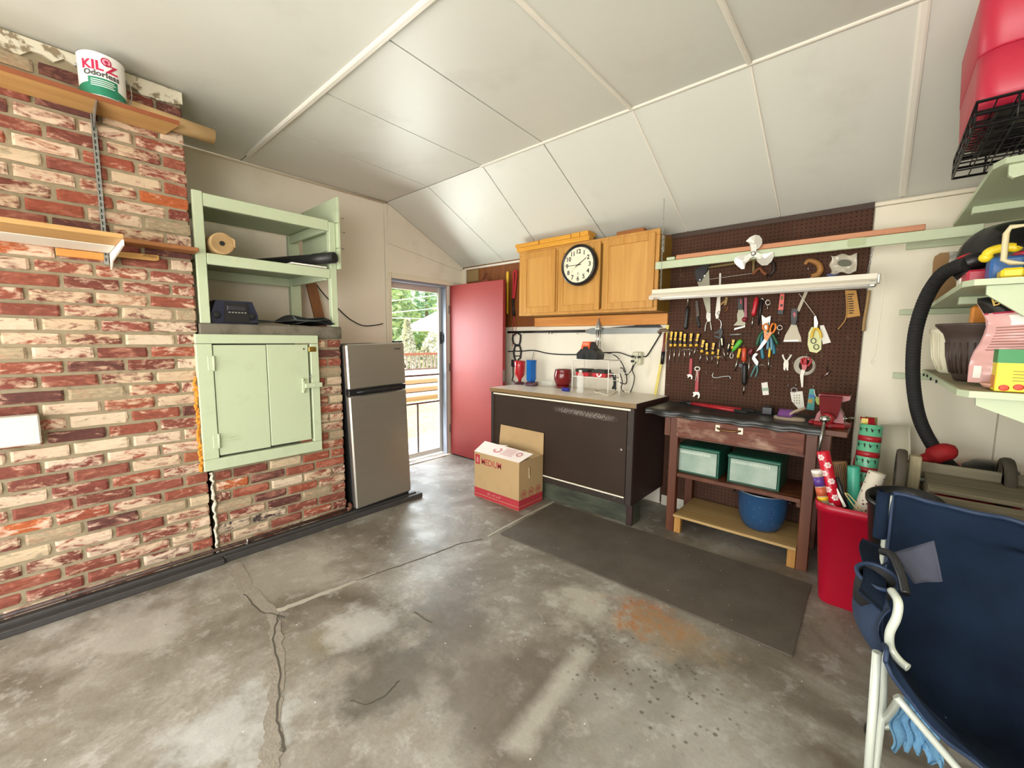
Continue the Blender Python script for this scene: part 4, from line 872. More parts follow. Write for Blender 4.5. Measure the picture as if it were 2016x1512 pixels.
for j in range(3):
    c = V((sx_ + 0.0004, by0 + 0.06 + j * 0.095, 0.125)); k = 22
    o_ = [c + V((0, 0.036 * math.cos(i * 6.2832 / k), 0.036 * math.sin(i * 6.2832 / k))) for i in range(k)]; n_ = [c + V((0, 0.031 * math.cos(i * 6.2832 / k), 0.031 * math.sin(i * 6.2832 / k))) for i in range(k)]
    mb.add(o_ + n_, [[i, (i + 1) % k, k + (i + 1) % k, k + i] for i in range(k)])
    for q in range(3): mb.add([c + V((0, -0.02 + 0.014 * q, -0.015)), c + V((0, -0.012 + 0.014 * q, -0.015)), c + V((0, -0.006 + 0.014 * q, 0.016)), c + V((0, -0.014 + 0.014 * q, 0.016))], [[0, 1, 2, 3]])
part(bo, 'round_symbol', mb, M_BOXR)
part(bo, 'hand_hole', MB().box((bx1 - 0.002, 2.60, 0.262), (bx1 + 0.0012, 2.618, 0.335), 0.0005), pm('hand hole', '#4a3926', 0.9))
part(bo, 'torn_tab', MB().prism([(bx1 + 0.001, 2.596, 0.33), (bx1 + 0.003, 2.604, 0.335), (bx1 + 0.006, 2.603, 0.25), (bx1 + 0.003, 2.597, 0.245)], (0.001, 0.0, 0)), pm('torn card', '#e0cba2', 0.9))

# ================================================================ floor mat
mt = thing('floor_mat', 'long dark grey-brown rubber mat lying on the concrete before the workbench', 'mat', (-1.07, 2.47, 0))
ma, mb_, mc, md = PZ(986, 1049, 0.010), PZ(1560, 1291, 0.010), PZ(1597, 1150, 0.010), PZ(1090, 990, 0.010)
def matmat():
    t = NT('rubber mat'); n = t.noise(5, 5); f = t.noise(160, 2); vo = t.n('TexVoronoi', {'Vector': t.co, 'Scale': 24.0}, feature='F1')
    col = t.ramp(n, [(0.3, lin('#4d453a')), (0.7, lin('#5d554a'))])
    pick = t.mask(t.n('SeparateColor', {0: vo.outputs['Color']}).outputs[0], 0.78, 0.80)
    col = t.mix(t.math('MULTIPLY', t.ramp(vo.outputs['Distance'], [(0.05, (1, 1, 1)), (0.075, (0, 0, 0))]), pick), col, lin('#cfc9bb'))
    t.set(Base_Color=col, Roughness=0.75); t.bump(f, 0.5, 0.003); return t.mat
part(mt, 'rubber', MB().prism([V((p.x, p.y, 0.001)) for p in (ma, mb_, mc, md)], (0, 0, 0.009)), matmat())

# ================================================================ oak wall cabinet
UY, UX0, UX1, UZ0, UZ1 = 3.15, -2.690, -1.308, 1.612, 2.222
uc = thing('wall_cabinet', 'oak three-door cabinet hung on the wall above the worktop', 'cabinet', ((UX0 + UX1) / 2, 3.28, UZ0))
part(uc, 'case', MB().box((UX0 + 0.002, UY + 0.02, UZ0), (UX1, 3.405, UZ1 - 0.03), 0.002), wood('cabinet side', '#97742f', '#7d5c20', 2, 14, 0.45))
part(uc, 'face_frame', MB().box((UX0, UY, UZ1 - 0.045), (UX1 + 0.002, UY + 0.0195, UZ1), 0.002).box((UX0, UY, UZ0), (UX1 + 0.002, UY + 0.0195, UZ0 + 0.035), 0.002).box((UX0, UY, UZ0 + 0.036), (UX0 + 0.035, UY + 0.0195, UZ1 - 0.046), 0.002).box((UX1 - 0.033, UY, UZ0 + 0.036), (UX1 + 0.002, UY + 0.0195, UZ1 - 0.046), 0.002).box((-2.295, UY, UZ0 + 0.036), (-2.235, UY + 0.0195, UZ1 - 0.046), 0.002).box((-1.86, UY, UZ0 + 0.036), (-1.80, UY + 0.0195, UZ1 - 0.046), 0.002), M_OAK)
def cab_door(x0, x1, rail=0.055):
    yd = UY - 0.001; z0 = UZ0 + 0.022; z1 = UZ1 - 0.025
    d = part(uc, 'door', MB().box((x0, yd - 0.018, z0), (x0 + rail, yd, z1), 0.003).box((x1 - rail, yd - 0.018, z0), (x1, yd, z1), 0.003).box((x0 + rail, yd - 0.018, z0), (x1 - rail, yd, z0 + rail), 0.003).box((x0 + rail, yd - 0.018, z1 - rail), (x1 - rail, yd, z1), 0.003), M_OAK)
    part(d, 'panel', MB().box((x0 + rail - 0.004, yd - 0.009, z0 + rail - 0.004), (x1 - rail + 0.004, yd - 0.001, z1 - rail + 0.004)), wood('oak panel', '#d2a15a', '#bf8a45', 2, 16, 0.35) if 'oak panel' not in bpy.data.materials else bpy.data.materials['oak panel'])
for a, b2 in ((1027, 1092), (1098, 1180), (1185, 1286)):
    cab_door(PY(a, 560, UY - 0.02).x, PY(b2, 560, UY - 0.02).x)
part(uc, 'label_sticker', MB().box((UX1, 3.205, 2.06), (UX1 + 0.0008, 3.245, 2.18)), M_PAPER, 'white barcode sticker')
mb = MB(); r = random.Random(2)
for i in range(14): mb.box((UX1 + 0.0008, 3.212, 2.075 + i * 0.007), (UX1 + 0.0012, 3.238, 2.075 + i * 0.007 + r.choice((0.002, 0.004))))
part(uc, 'barcode', mb, M_INK, kind='stuff')
cl_ = single('pine_board', MB().box((-2.683, 3.388, 1.515), (-1.312, 3.4185, 1.606), 0.003), M_PINEX, 'knotty pine board on the wall right under the oak cabinet', 'board')
M_YWOOD = wood('yellow plank', '#e0a33a', '#c98a28', 0, 18, 0.5)
def yboard(p, a, b2, z0, z1, y0, y1, lab): return single('yellow_board', MB().box((a, y0, z0), (b2, y1, z1), 0.004), M_YWOOD, lab, 'board', 'boards on the oak cabinet')
yboard(0, -2.72, -1.915, UZ1 + 0.0005, UZ1 + 0.042, 3.14, 3.22, 'long yellow board at the bottom of the pile on the oak cabinet')
yboard(0, -2.735, -2.45, UZ1 + 0.043, UZ1 + 0.075, 3.135, 3.20, 'upper yellow board at the left end of the pile on the cabinet')
yboard(0, -2.445, -2.10, UZ1 + 0.043, UZ1 + 0.080, 3.14, 3.215, 'upper yellow board in the middle of the pile on the cabinet')
yboard(0, -2.095, -2.01, UZ1 + 0.043, UZ1 + 0.083, 3.14, 3.24, 'short yellow block with a dark knot on the pile')
yboard(0, -2.005, -1.925, UZ1 + 0.043, UZ1 + 0.083, 3.14, 3.27, 'short yellow block at the right end of the pile')
single('brown_board', MB().box((-1.67, 3.16, UZ1 + 0.0005), (-1.44, 3.22, UZ1 + 0.03), 0.003), wood('brown board', '#a7662d', '#85501f', 0, 18, 0.5), 'thin brown board on top of the cabinet at its right end', 'board')

# ================================================================ clock
ck = PY(1136, 521, 3.065); kc = V((ck.x + 0.0, 0, ck.z)); yb = UY - 0.0202; ry = 0.172
ck_ = thing('wall_clock', 'round black-rimmed wall clock hung on the oak cabinet doors', 'clock', (kc.x, 3.1, kc.z))
cb = V((kc.x, yb, kc.z))
part(ck_, 'case', MB().lathe([(0.0, 0.0), (ry - 0.01, 0.0), (ry, 0.012), (ry, 0.046), (ry - 0.006, 0.056), (ry - 0.014, 0.058), (ry - 0.022, 0.054), (ry - 0.026, 0.046)], cb, (0, -1, 0), 56), pm('clock black', '#141315', 0.3))
part(ck_, 'dial', MB().lathe([(0.0, 0.047), (ry - 0.024, 0.047), (ry - 0.024, 0.044), (0, 0.044)], cb, (0, -1, 0), 48, False), pm('clock face', '#f0e8cf', 0.5, var=0.02))
fyk = cb.y - 0.0478; ik = pm('clock ink', '#1c1a18', 0.6, var=0)
for h in range(1, 13):
    a = math.radians(90 - h * 30); p = V((kc.x + 0.112 * math.cos(a), fyk, kc.z + 0.112 * math.sin(a)))
    text(ck_, 'numeral', str(h), 0.050, p + V((0, 0, -0.0175)), (1, 0, 0), (0, 0, 1), ik, 0.0002, 'CENTER', bold=0.0014)
    p = V((kc.x + 0.140 * math.cos(a), fyk, kc.z + 0.140 * math.sin(a)))
    part(ck_, 'hour_dot', MB().lathe([(0.0, 0.0006), (0.0028, 0.0004), (0.003, 0.0)], p, (0, -1, 0), 10), ik)
def hand(name, ang, L, tail, w, d, mat):
    u = V((math.cos(math.radians(ang)), 0, math.sin(math.radians(ang)))); s = V((-u.z, 0, u.x)) * w; c = V((kc.x, fyk - d, kc.z))
    part(ck_, name, MB().prism([c - u * tail + s, c - u * tail - s, c + u * L - s * 0.6, c + u * L + s * 0.6], (0, -0.001, 0)), mat)
hand('hour_hand', 33, 0.098, 0.03, 0.0042, 0.002, ik); hand('minute_hand', 180.5, 0.128, 0.03, 0.003, 0.004, ik); hand('second_hand', 221, 0.098, 0.03, 0.001, 0.006, pm('second hand', '#a08a4e', 0.4))
part(ck_, 'hub', MB().lathe([(0.006, 0.0), (0.006, 0.008), (0.0, 0.009)], (kc.x, fyk, kc.z), (0, -1, 0), 12), ik)
part(ck_, 'maker_mark', MB().prism([(kc.x - 0.005, fyk, kc.z - 0.075), (kc.x + 0.005, fyk, kc.z - 0.075), (kc.x + 0.001, fyk, kc.z - 0.066), (kc.x + 0.004, fyk, kc.z - 0.06), (kc.x - 0.004, fyk, kc.z - 0.06), (kc.x - 0.001, fyk, kc.z - 0.066)], (0, -0.0003, 0)).box((kc.x - 0.012, fyk - 0.0003, kc.z - 0.083), (kc.x + 0.012, fyk, kc.z - 0.081)), ik)

# ================================================================ things hung on and standing before the white wall panel
YW2 = YW - 0.001
def wpx(px, py, d=0.01): return PY(px, py, YW - d)
saw = thing('long_saw', 'long straight grey saw blade with a black grip, held flat along the white wall panel', 'saw', wpx(1160, 653))
part(saw, 'blade', MB().prism([wpx(1152, 650), wpx(1165, 646), wpx(1296, 645), wpx(1302, 650), wpx(1300, 656), wpx(1165, 658), wpx(1152, 655)], (0, -0.004, 0)), pm('saw steel', '#9da3a3', 0.35, 0.7, var=0.06))
part(saw, 'grip', MB().tube([wpx(1000, 654, 0.016), wpx(1080, 653, 0.016), wpx(1152, 652, 0.016)], 0.012, 8), M_BLACK)
part(saw, 'back_tooth_bar', MB().prism([wpx(1200, 645, 0.012)] + [wpx(1250 + i * 5, 641 - (5 if i % 2 else 0), 0.012) for i in range(11)] + [wpx(1305, 645, 0.012)], (0, -0.006, 0)), M_BLACK)
mb = MB()
for px in (1032, 1082, 1088, 1138): p = wpx(px, 657, 0.0); mb.tube([p, p + V((0, -0.03, 0)), p + V((0, -0.034, 0.012))], 0.004, 6)
for_h = single('wall_pegs', mb, M_WHITE, 'small white pegs holding the long saw on the wall', 'pegs')
wc = thing('wind_chime', 'small silver wind chime hanging below the oak cabinet', 'wind chime', wpx(1179, 690, 0.05))
ctop = wpx(1179, 627, 0.05)
part(wc, 'cap', MB().lathe([(0.002, 0.0), (0.008, -0.02), (0.02, -0.055), (0.028, -0.085), (0.030, -0.10), (0.026, -0.104), (0.0, -0.10)], ctop, (0, 0, 1), 18), M_GALV)
for i, dx in enumerate((-0.018, -0.006, 0.006, 0.018)):
    p = ctop + V((dx, 0.01 * (i % 2) - 0.005, -0.104)); part(wc, 'chime_rod', MB().cyl(p, p + V((0, 0, -0.15 - 0.02 * (i % 2))), 0.0035, n=8), M_CHROME)
part(wc, 'hanging_wire', MB().tube([ctop, ctop + V((0, 0, 0.03)), ctop + V((0, 0.045, 0.04))], 0.0015, 5), M_GALV)
hb = thing('hanging_bag', 'small brown leather bag hanging on the plywood behind the top of the red door', 'bag', wpx(955, 552))
part(hb, 'pouch', MB().ball(wpx(955, 562, 0.03), (0.085, 0.025, 0.07), 10), pm('red brown leather', '#8d4436', 0.6, var=0.1))
part(hb, 'loop', MB().tube([wpx(949, 553, 0.03), wpx(957, 537, 0.02), wpx(963, 553, 0.03)], 0.005, 6), bpy.data.materials['red brown leather'])
yr = single('yellow_broomstick', MB().lathe([(0.0, 0), (0.012, 0.006), (0.016, 0.03), (0.016, 0.11), (0.011, 0.125), (0.011, 0.45), (0, 0.45)], wpx(999.5, 534, 0.03), (0, 0, -1), 12), M_YEL, 'yellow tool handle hanging beside the free edge of the red door', 'handle')
rr_ = thing('red_strap', 'red cord with black clips hanging on the plywood left of the oak cabinet', 'strap', wpx(1011, 620))
part(rr_, 'cord', MB().tube(smooth_path([wpx(1010, 588, 0.02), wpx(1011, 560, 0.02), wpx(1011, 540, 0.022), wpx(1014, 533, 0.025), wpx(1017, 537, 0.022), wpx(1015, 560, 0.02), wpx(1012, 588, 0.02)]), 0.011, 8), pm('red cord', '#b4232f', 0.7))
part(rr_, 'clip', MB().tube([wpx(1010, 588, 0.02), wpx(1010, 605, 0.02), wpx(1012, 622, 0.02)], [0.015, 0.012, 0.016], 8), M_BLACK)
part(rr_, 'string', MB().tube([wpx(1012, 622, 0.02), wpx(1009, 645, 0.02), wpx(1009, 682, 0.02)], 0.003, 5).tube([wpx(1012, 622, 0.02), wpx(1016, 645, 0.02), wpx(1014, 662, 0.02)], 0.003, 5), pm('red string', '#c0464c', 0.7))
ic = thing('ice_cleats', 'black rubber ice cleats hanging on the white wall above the red feeder', 'cleats', wpx(1018, 700))
part(ic, 'upper_loop', MB().tube([wpx(x, y, 0.02) for x, y in ((1010, 660), (1009, 668), (1011, 676), (1015, 679), (1022, 679), (1024, 672), (1025, 660), (1018, 655))], 0.009, 8, True), M_BLKRUB)
part(ic, 'lower_loop', MB().tube([wpx(x, y, 0.02) for x, y in ((1014, 681), (1011, 692), (1012, 703), (1016, 712), (1024, 705), (1026, 692), (1023, 681))], 0.009, 8, True).tube([wpx(1012, 691, 0.02), wpx(1026, 692, 0.02)], 0.006, 6).tube([wpx(1012, 701, 0.02), wpx(1025, 701, 0.02)], 0.006, 6), M_BLKRUB)
part(ic, 'strap', MB().box(wpx(1006, 708, 0.03), wpx(1014, 722, 0.015), 0.004).tube([wpx(1010, 722, 0.02), wpx(1010, 740, 0.02), wpx(1008, 750, 0.02), wpx(1013, 751, 0.02)], 0.006, 6), M_BLKRUB)
cb_ = single('wall_cable', MB().tube(smooth_path([wpx(1000, 692), wpx(1030, 691), wpx(1051, 690), wpx(1080, 696), wpx(1110, 698), wpx(1142, 698)]), 0.006, 6), M_BLKRUB, 'grey-black cable running level along the white wall panel', 'cable')
pin = single('hook_pin', MB().tube([wpx(1051, 689, 0.0), wpx(1051, 689, 0.03), wpx(1048, 706, 0.03)], 0.003, 6), M_GALV, 'thin wire hook hanging above the blue feeder', 'hook')

def feeder(name, label, px, py, prof, mat, basemat, n=24):
    b = PZ(px, py, CZT + 0.001); t = thing(name, label, 'bird feeder', b)
    part(t, 'reservoir', MB().lathe(prof, b, (0, 0, 1), n, n > 12), mat); return t, b
M_RGL = pm('red feeder glass', '#c8252c', 0.12, var=0.1, Transmission_Weight=0.35); M_BGL = pm('blue feeder glass', '#1f6cc0', 0.12, var=0.1, Transmission_Weight=0.35)
t, b = feeder('bird_feeder', 'red glass bird feeder standing on its narrow neck on the worktop', 1023, 756, [(0.014, 0.012), (0.018, 0.05), (0.044, 0.085), (0.052, 0.12), (0.054, 0.19), (0.057, 0.235), (0.050, 0.238), (0.0, 0.232)], M_RGL, M_BLACK)
part(t, 'base', MB().lathe([(0.07, 0.0), (0.076, 0.004), (0.07, 0.010), (0.03, 0.022), (0.014, 0.026), (0, 0.026)], b, (0, 0, 1), 24), pm('dark red base', '#4b2b2c', 0.5))
mb = MB()
for z in (0.10, 0.14, 0.18, 0.22): mb.tube([b + V(((0.053 + 0.018 * (z - 0.1)) * math.cos(a * 0.3142), (0.053 + 0.018 * (z - 0.1)) * math.sin(a * 0.3142), z)) for a in range(20)], 0.002, 5, True)
part(t, 'raised_ring', mb, M_RGL)
t, b = feeder('bird_feeder', 'blue six-sided glass bird feeder on a flower-shaped base', 1046, 759, [(0.030, 0.035), (0.048, 0.05), (0.052, 0.06), (0.052, 0.232), (0.056, 0.236), (0.056, 0.252), (0.0, 0.25)], M_BGL, M_BLACK, 6)
mb = MB().lathe([(0.066, 0.0), (0.072, 0.008), (0.062, 0.028), (0.034, 0.040), (0, 0.04)], b, (0, 0, 1), 20)
for k in range(4): a = k * 1.5708 - 1.9; mb.ball(b + V((0.062 * math.cos(a), 0.062 * math.sin(a), 0.022)), (0.018, 0.018, 0.014), 8)
part(t, 'base', mb, pm('maroon base', '#5a3a44', 0.4))
part(t, 'hanger_wire', MB().tube([b + V((0, 0, 0.252)), b + V((0.008, 0, 0.275)), b + V((0.024, 0.01, 0.315))], 0.002, 5), M_GALV)
b = PZ(1080, 760, CZT + 0.001); M_CLR = NT('clear plastic'); M_CLR.set(Base_Color=(0.92, 0.92, 0.88, 1), Roughness=0.15, Alpha=0.28, Specular_IOR_Level=0.6); M_CLR = M_CLR.mat
dt = thing('plastic_dish', 'low clear plastic dish between the blue feeder and the red pot', 'dish', b)
part(dt, 'shell', MB().box(b + V((-0.075, -0.03, 0.0)), b + V((0.06, 0.06, 0.052)), 0.008), M_CLR)
b = PZ(1108, 763, CZT + 0.001)
pt_ = thing('plant_pot', 'glossy dark red ceramic plant pot on a saucer on the worktop', 'pot', b)
M_POT = pm('oxblood glaze', '#6e1518', 0.12, var=0.2, vs=14)
part(pt_, 'pot', MB().lathe([(0.052, 0.014), (0.060, 0.02), (0.082, 0.07), (0.086, 0.115), (0.080, 0.150), (0.076, 0.166), (0.080, 0.172), (0.072, 0.173), (0.068, 0.160), (0.06, 0.12), (0, 0.12)], b, (0, 0, 1), 32), M_POT)
part(pt_, 'saucer', MB().lathe([(0.058, 0.0), (0.070, 0.004), (0.075, 0.018), (0.070, 0.018), (0.06, 0.010), (0, 0.010)], b, (0, 0, 1), 32), M_POT)
b = PZ(1114, 770, CZT + 0.001)
bm = thing('blue_marker_box', 'small dark blue plastic case on the worktop in front of the red pot', 'case', b)
part(bm, 'case', MB().box(b + V((-0.035, -0.018, 0)), b + V((0.036, 0.018, 0.030)), 0.006), pm('cobalt plastic', '#23278a', 0.35))
part(bm, 'clasp', MB().box(b + V((-0.044, -0.010, 0.008)), b + V((-0.0355, 0.010, 0.018)), 0.002), pm('blue clasp', '#3c43a8', 0.4))
b = PZ(1142, 774, CZT + 0.001)
bt = thing('plastic_bottle', 'clear plastic drink bottle standing in front of the wire rack', 'bottle', b)
part(bt, 'bottle', MB().lathe([(0.0, 0.008), (0.022, 0.0), (0.030, 0.006), (0.031, 0.02), (0.028, 0.05), (0.031, 0.075), (0.027, 0.10), (0.030, 0.125), (0.024, 0.155), (0.012, 0.178), (0.012, 0.192), (0.0, 0.192)], b, (0, 0, 1), 24), M_CLR)
part(bt, 'cap', MB().lathe([(0.0135, 0.180), (0.0135, 0.196), (0.0, 0.197)], b, (0, 0, 1), 18), M_WHITE)
# wire rack
ra, rb_ = PZ(1127, 771, CZT + 0.001), PZ(1192, 775, CZT + 0.001)
rk = thing('wire_rack', 'white wire shelf rack on the worktop carrying the charger and red batteries', 'rack', (-1.83, 3.15, CZT))
x0, x1, ry0, ry1 = -1.955, -1.60, 3.08, 3.27; zs, zm = CZT + 0.262, CZT + 0.135
x0 = PY(1127, 735, ry0).x; x1 = PY(1198, 735, ry0).x; zs = PY(1160, 709, ry0).z; zm = PY(1160, 743, ry0).z
M_WW = pm('white wire', '#e6e3da', 0.35, var=0)
def frame(z, y0=ry0, y1=ry1):
    m = MB().tube([(x0, y0, z), (x1, y0, z), (x1, y1, z), (x0, y1, z)], 0.0045, 6, True)
    for i in range(1, 14): x = x0 + (x1 - x0) * i / 14; m.tube([(x, y0, z), (x, y1, z)], 0.0022, 5)
    return m
part(rk, 'top_shelf', frame(zs), M_WW); part(rk, 'lower_shelf', frame(zm), M_WW)
for x in (x0, x1):
    for y in (ry0, ry1): part(rk, 'leg', MB().tube([(x, y, CZT + 0.001), (x, y, zs)], 0.0045, 6), M_WW)
part(rk, 'side_loop', MB().tube([(x1, ry0, zm + 0.04), (x1 + 0.10, ry0, zm + 0.04), (x1 + 0.10, ry0, CZT + 0.008), (x1 + 0.10, ry1, CZT + 0.008), (x1 + 0.10, ry1, zm + 0.04), (x1, ry1, zm + 0.04)], 0.004, 6), M_WW)
part(rk, 'back_guard', MB().tube([(x0, ry1, zs), (x0, ry1, zs + 0.05), (x0 + 0.1, ry1, zs + 0.05), (x0 + 0.1, ry1, zs)], 0.003, 5).tube([(x1 - 0.1, ry1, zs), (x1 - 0.1, ry1, zs + 0.05), (x1, ry1, zs + 0.05), (x1, ry1, zs)], 0.003, 5), M_WW)
# charger
cx = PY(1163, 690, 3.16).x; cz = zs + 0.0055
ch = thing('battery_charger', 'black battery charger with an orange battery docked on the wire rack', 'charger', (cx, 3.16, cz))
f = [(-0.095, 0.0), (0.095, 0.0), (0.10, 0.045), (0.06, 0.088), (-0.055, 0.088), (-0.10, 0.045)]
part(ch, 'base', MB().prism([(cx + a, 3.09, cz + h) for a, h in f], (0, 0.13, 0)), M_BLACK)
part(ch, 'gloss_panel', MB().box((cx - 0.035, 3.083, cz + 0.005), (cx + 0.028, 3.0895, cz + 0.05), 0.003), pm('glossy black', '#26282c', 0.08))
bt2 = part(ch, 'battery', MB().prism([(cx - 0.062, 3.10, cz + 0.0885), (cx + 0.022, 3.10, cz + 0.0885), (cx + 0.022, 3.10, cz + 0.150), (cx - 0.045, 3.10, cz + 0.150)], (0, 0.10, 0)), pm('orange plastic', '#dd5a24', 0.4, var=0.05), 'orange battery pack')
part(bt2, 'battery_end', MB().prism([(cx + 0.0225, 3.105, cz + 0.0885), (cx + 0.065, 3.13, cz + 0.089), (cx + 0.0225, 3.13, cz + 0.148)], (0, 0.06, 0)), M_BLACK)
part(bt2, 'release_tab', MB().box((cx - 0.038, 3.094, cz + 0.089), (cx + 0.012, 3.0995, cz + 0.108), 0.002), M_BLACK)
text(bt2, 'lettering', 'STIHL', 0.024, (cx - 0.042, 3.0985, cz + 0.121), (1, 0, 0), (0, 0, 1), pm('pale orange ink', '#f0b79a', 0.5), 0.0003, bold=0.0006)
# red tool batteries
for i, (px, lab) in enumerate(((1152, 'red and black tool battery at the left end of the wire rack shelf'), (1185, 'red and black tool battery with a white emblem on the wire rack shelf'))):
    c = PY(px, 735, 3.14); z = zm + 0.0055; tb_ = thing('tool_battery', lab, 'battery', (c.x, 3.14, z), 'tool batteries on the wire rack')
    w = 0.062
    part(tb_, 'pack', MB().prism([(c.x - w, 3.09, z + 0.008), (c.x - w * 0.7, 3.09, z), (c.x + w * 0.9, 3.09, z), (c.x + w, 3.09, z + 0.02), (c.x + w * 0.9, 3.09, z + 0.034), (c.x - w, 3.09, z + 0.034)], (0, 0.11, 0)), M_RED)
    part(tb_, 'shoe', MB().box((c.x - w - 0.006, 3.085, z + 0.0345), (c.x + w * 0.9, 3.20, z + 0.062), 0.004), pm('dark olive plastic', '#1d221c', 0.5) if i == 0 else bpy.data.materials['dark olive plastic'])
    if i: part(tb_, 'emblem', MB().prism([(c.x - 0.026, 3.0895, z + 0.03), (c.x + 0.028, 3.0895, z + 0.03), (c.x + 0.024, 3.0895, z + 0.012), (c.x + 0.008, 3.0895, z + 0.002), (c.x - 0.012, 3.0895, z + 0.004)], (0, -0.002, 0)), M_PAPER, 'white emblem'); part(tb_, 'red_button', MB().lathe([(0.012, 0), (0.011, 0.004), (0, 0.005)], (c.x + 0.002, 3.0874, z + 0.026), (0, -1, 0), 14), M_RED)
# outlet adapter and cords
ot = thing('outlet_adapter', 'beige wall outlet adapter with black plugs on the white panel', 'outlet', wpx(1259, 705))
oc = wpx(1258, 706, 0.0); ox = oc.x; oz = oc.z
part(ot, 'housing', MB().box((ox - 0.042, YW - 0.052, oz - 0.052), (ox + 0.042, YW - 0.0005, oz + 0.058), 0.008).prism([(ox - 0.018, YW - 0.0525, oz - 0.05), (ox + 0.018, YW - 0.0525, oz - 0.05), (ox + 0.018, YW - 0.0525, oz + 0.055), (ox - 0.018, YW - 0.0525, oz + 0.055)], (0, -0.008, 0)), pm('beige outlet', '#c8c6ad', 0.4))
for sx, dz in ((-0.026, 0.018), (-0.026, -0.022), (0.032, 0.016)):
    part(ot, 'plug', MB().box((ox + sx - 0.013, YW - 0.078, oz + dz - 0.009), (ox + sx + 0.013, YW - 0.0525, oz + dz + 0.009), 0.003), M_BLACK, 'black plug')
def cord(name, pts, r, label, mat=M_BLKRUB, d=0.03, cat='cord', group='cords by the outlet'):
    P = [wpx(p[0], p[1], p[2] if len(p) > 2 else d) for p in pts]
    return single(name, MB().tube(smooth_path(P), r, 6), mat, label, cat, group)
cord('power_cord', [(1188, 694, 0.14), (1200, 694, 0.10), (1218, 694, 0.05), (1240, 701, 0.04), (1250, 702, 0.06)], 0.0045, 'black cord looping from the charger straight to the outlet')
cord('power_cord', [(1188, 694, 0.15), (1205, 697, 0.09), (1219, 707, 0.05), (1229, 725, 0.05), (1234, 745, 0.05), (1231, 756, 0.06), (1216, 751, 0.06)], 0.0045, 'black charger cord hanging down behind the wire rack')
cord('power_cord', [(1252, 701, 0.07), (1246, 720, 0.03), (1240, 733, 0.03), (1232, 738, 0.04), (1226, 725, 0.04), (1219, 728, 0.05), (1225, 750, 0.06), (1223, 765, 0.08), (1228, 771, 0.14)], 0.004, 'black cord from the upper plug curling behind the rack')
cord('power_cord', [(1252, 713, 0.07), (1245, 728, 0.03), (1249, 742, 0.03), (1246, 760, 0.05), (1241, 772, 0.12)], 0.004, 'black cord from the lower plug down to the worktop')
cord('power_cord', [(1267, 702, 0.06), (1274, 700, 0.03), (1287, 680, 0.02), (1302, 655, 0.02)], 0.0055, 'black cord slanting from the outlet up to the saw end')
p = PZ(1235, 773, CZT + 0.001)
single('cord_connector', MB().box(p + V((-0.03, -0.012, 0)), p + V((0.03, 0.012, 0.018)), 0.005), M_CREAM, 'small cream connector block where two cords meet on the worktop', 'connector')
def on_ct(px, py, h=0.004): return PZ(px, py, CZT + h)
single('coiled_cable', MB().tube(smooth_path([on_ct(1190, 767), on_ct(1172, 768), on_ct(1172, 772), on_ct(1182, 774), on_ct(1195, 778), on_ct(1208, 775), on_ct(1213, 770)]), 0.0045, 6), pm('ivory cord', '#e3dcc2', 0.5), 'coiled ivory cord lying on the worktop under the rack', 'cord')
cc_ = thing('cable_bundle', 'bundle of black cables tied and hooked on the right of the wire rack', 'cables', PY(1210, 770, 3.12))
mb = MB(); r = random.Random(4)
for i in range(6):
    mb.tube(smooth_path([PY(1204 + r.uniform(-2, 8), 737 + r.uniform(-4, 2), 3.10), PY(1210 + r.uniform(-3, 3), 748, 3.09), PY(1210 + r.uniform(-2, 3), 756, 3.09), PY(1205 + i * 1.6, 768 + r.uniform(-3, 1), 3.09)]), 0.0045, 6)
part(cc_, 'cable', mb, M_BLKRUB, kind='stuff'); part(cc_, 'tie', MB().tube(arc(PY(1210, 749, 3.09), (1, 0, 0), (0, 1, 0), 0.016, 0, 340, 12), 0.0025, 5), M_WHITE, 'white cable tie')
ys = single('yellow_stick', MB().beam(wpx(1290, 777, 0.05), wpx(1315, 640, 0.018), 0.022, 0.008, (0, 1, 0)), pm('pale yellow stick', '#dccb6a', 0.5), 'long pale yellow stick leaning on the white wall panel', 'stick')
ham = thing('hammer', 'hammer with red-brown and black handle hanging at the edge of the white panel', 'hammer', wpx(1306, 690))
part(ham, 'handle', MB().tube([wpx(1309, 655, 0.03), wpx(1307, 680, 0.032), wpx(1305, 695, 0.032), wpx(1303, 716, 0.032)], [0.009, 0.010, 0.013, 0.012], 10), pm('worn red handle', '#7d3530', 0.5, var=0.15))
part(ham, 'grip', MB().tube([wpx(1306, 692, 0.032), wpx(1303, 717, 0.032)], [0.0145, 0.014], 10), M_BLACK)
part(ham, 'head', MB().tube([wpx(1296, 655, 0.03), wpx(1302, 650, 0.03), wpx(1310, 650, 0.03), wpx(1317, 653, 0.03), wpx(1321, 660, 0.03)], [0.015, 0.013, 0.014, 0.009, 0.004], 8), pm('rusty steel', '#7b6657', 0.5, 0.6, var=0.2))
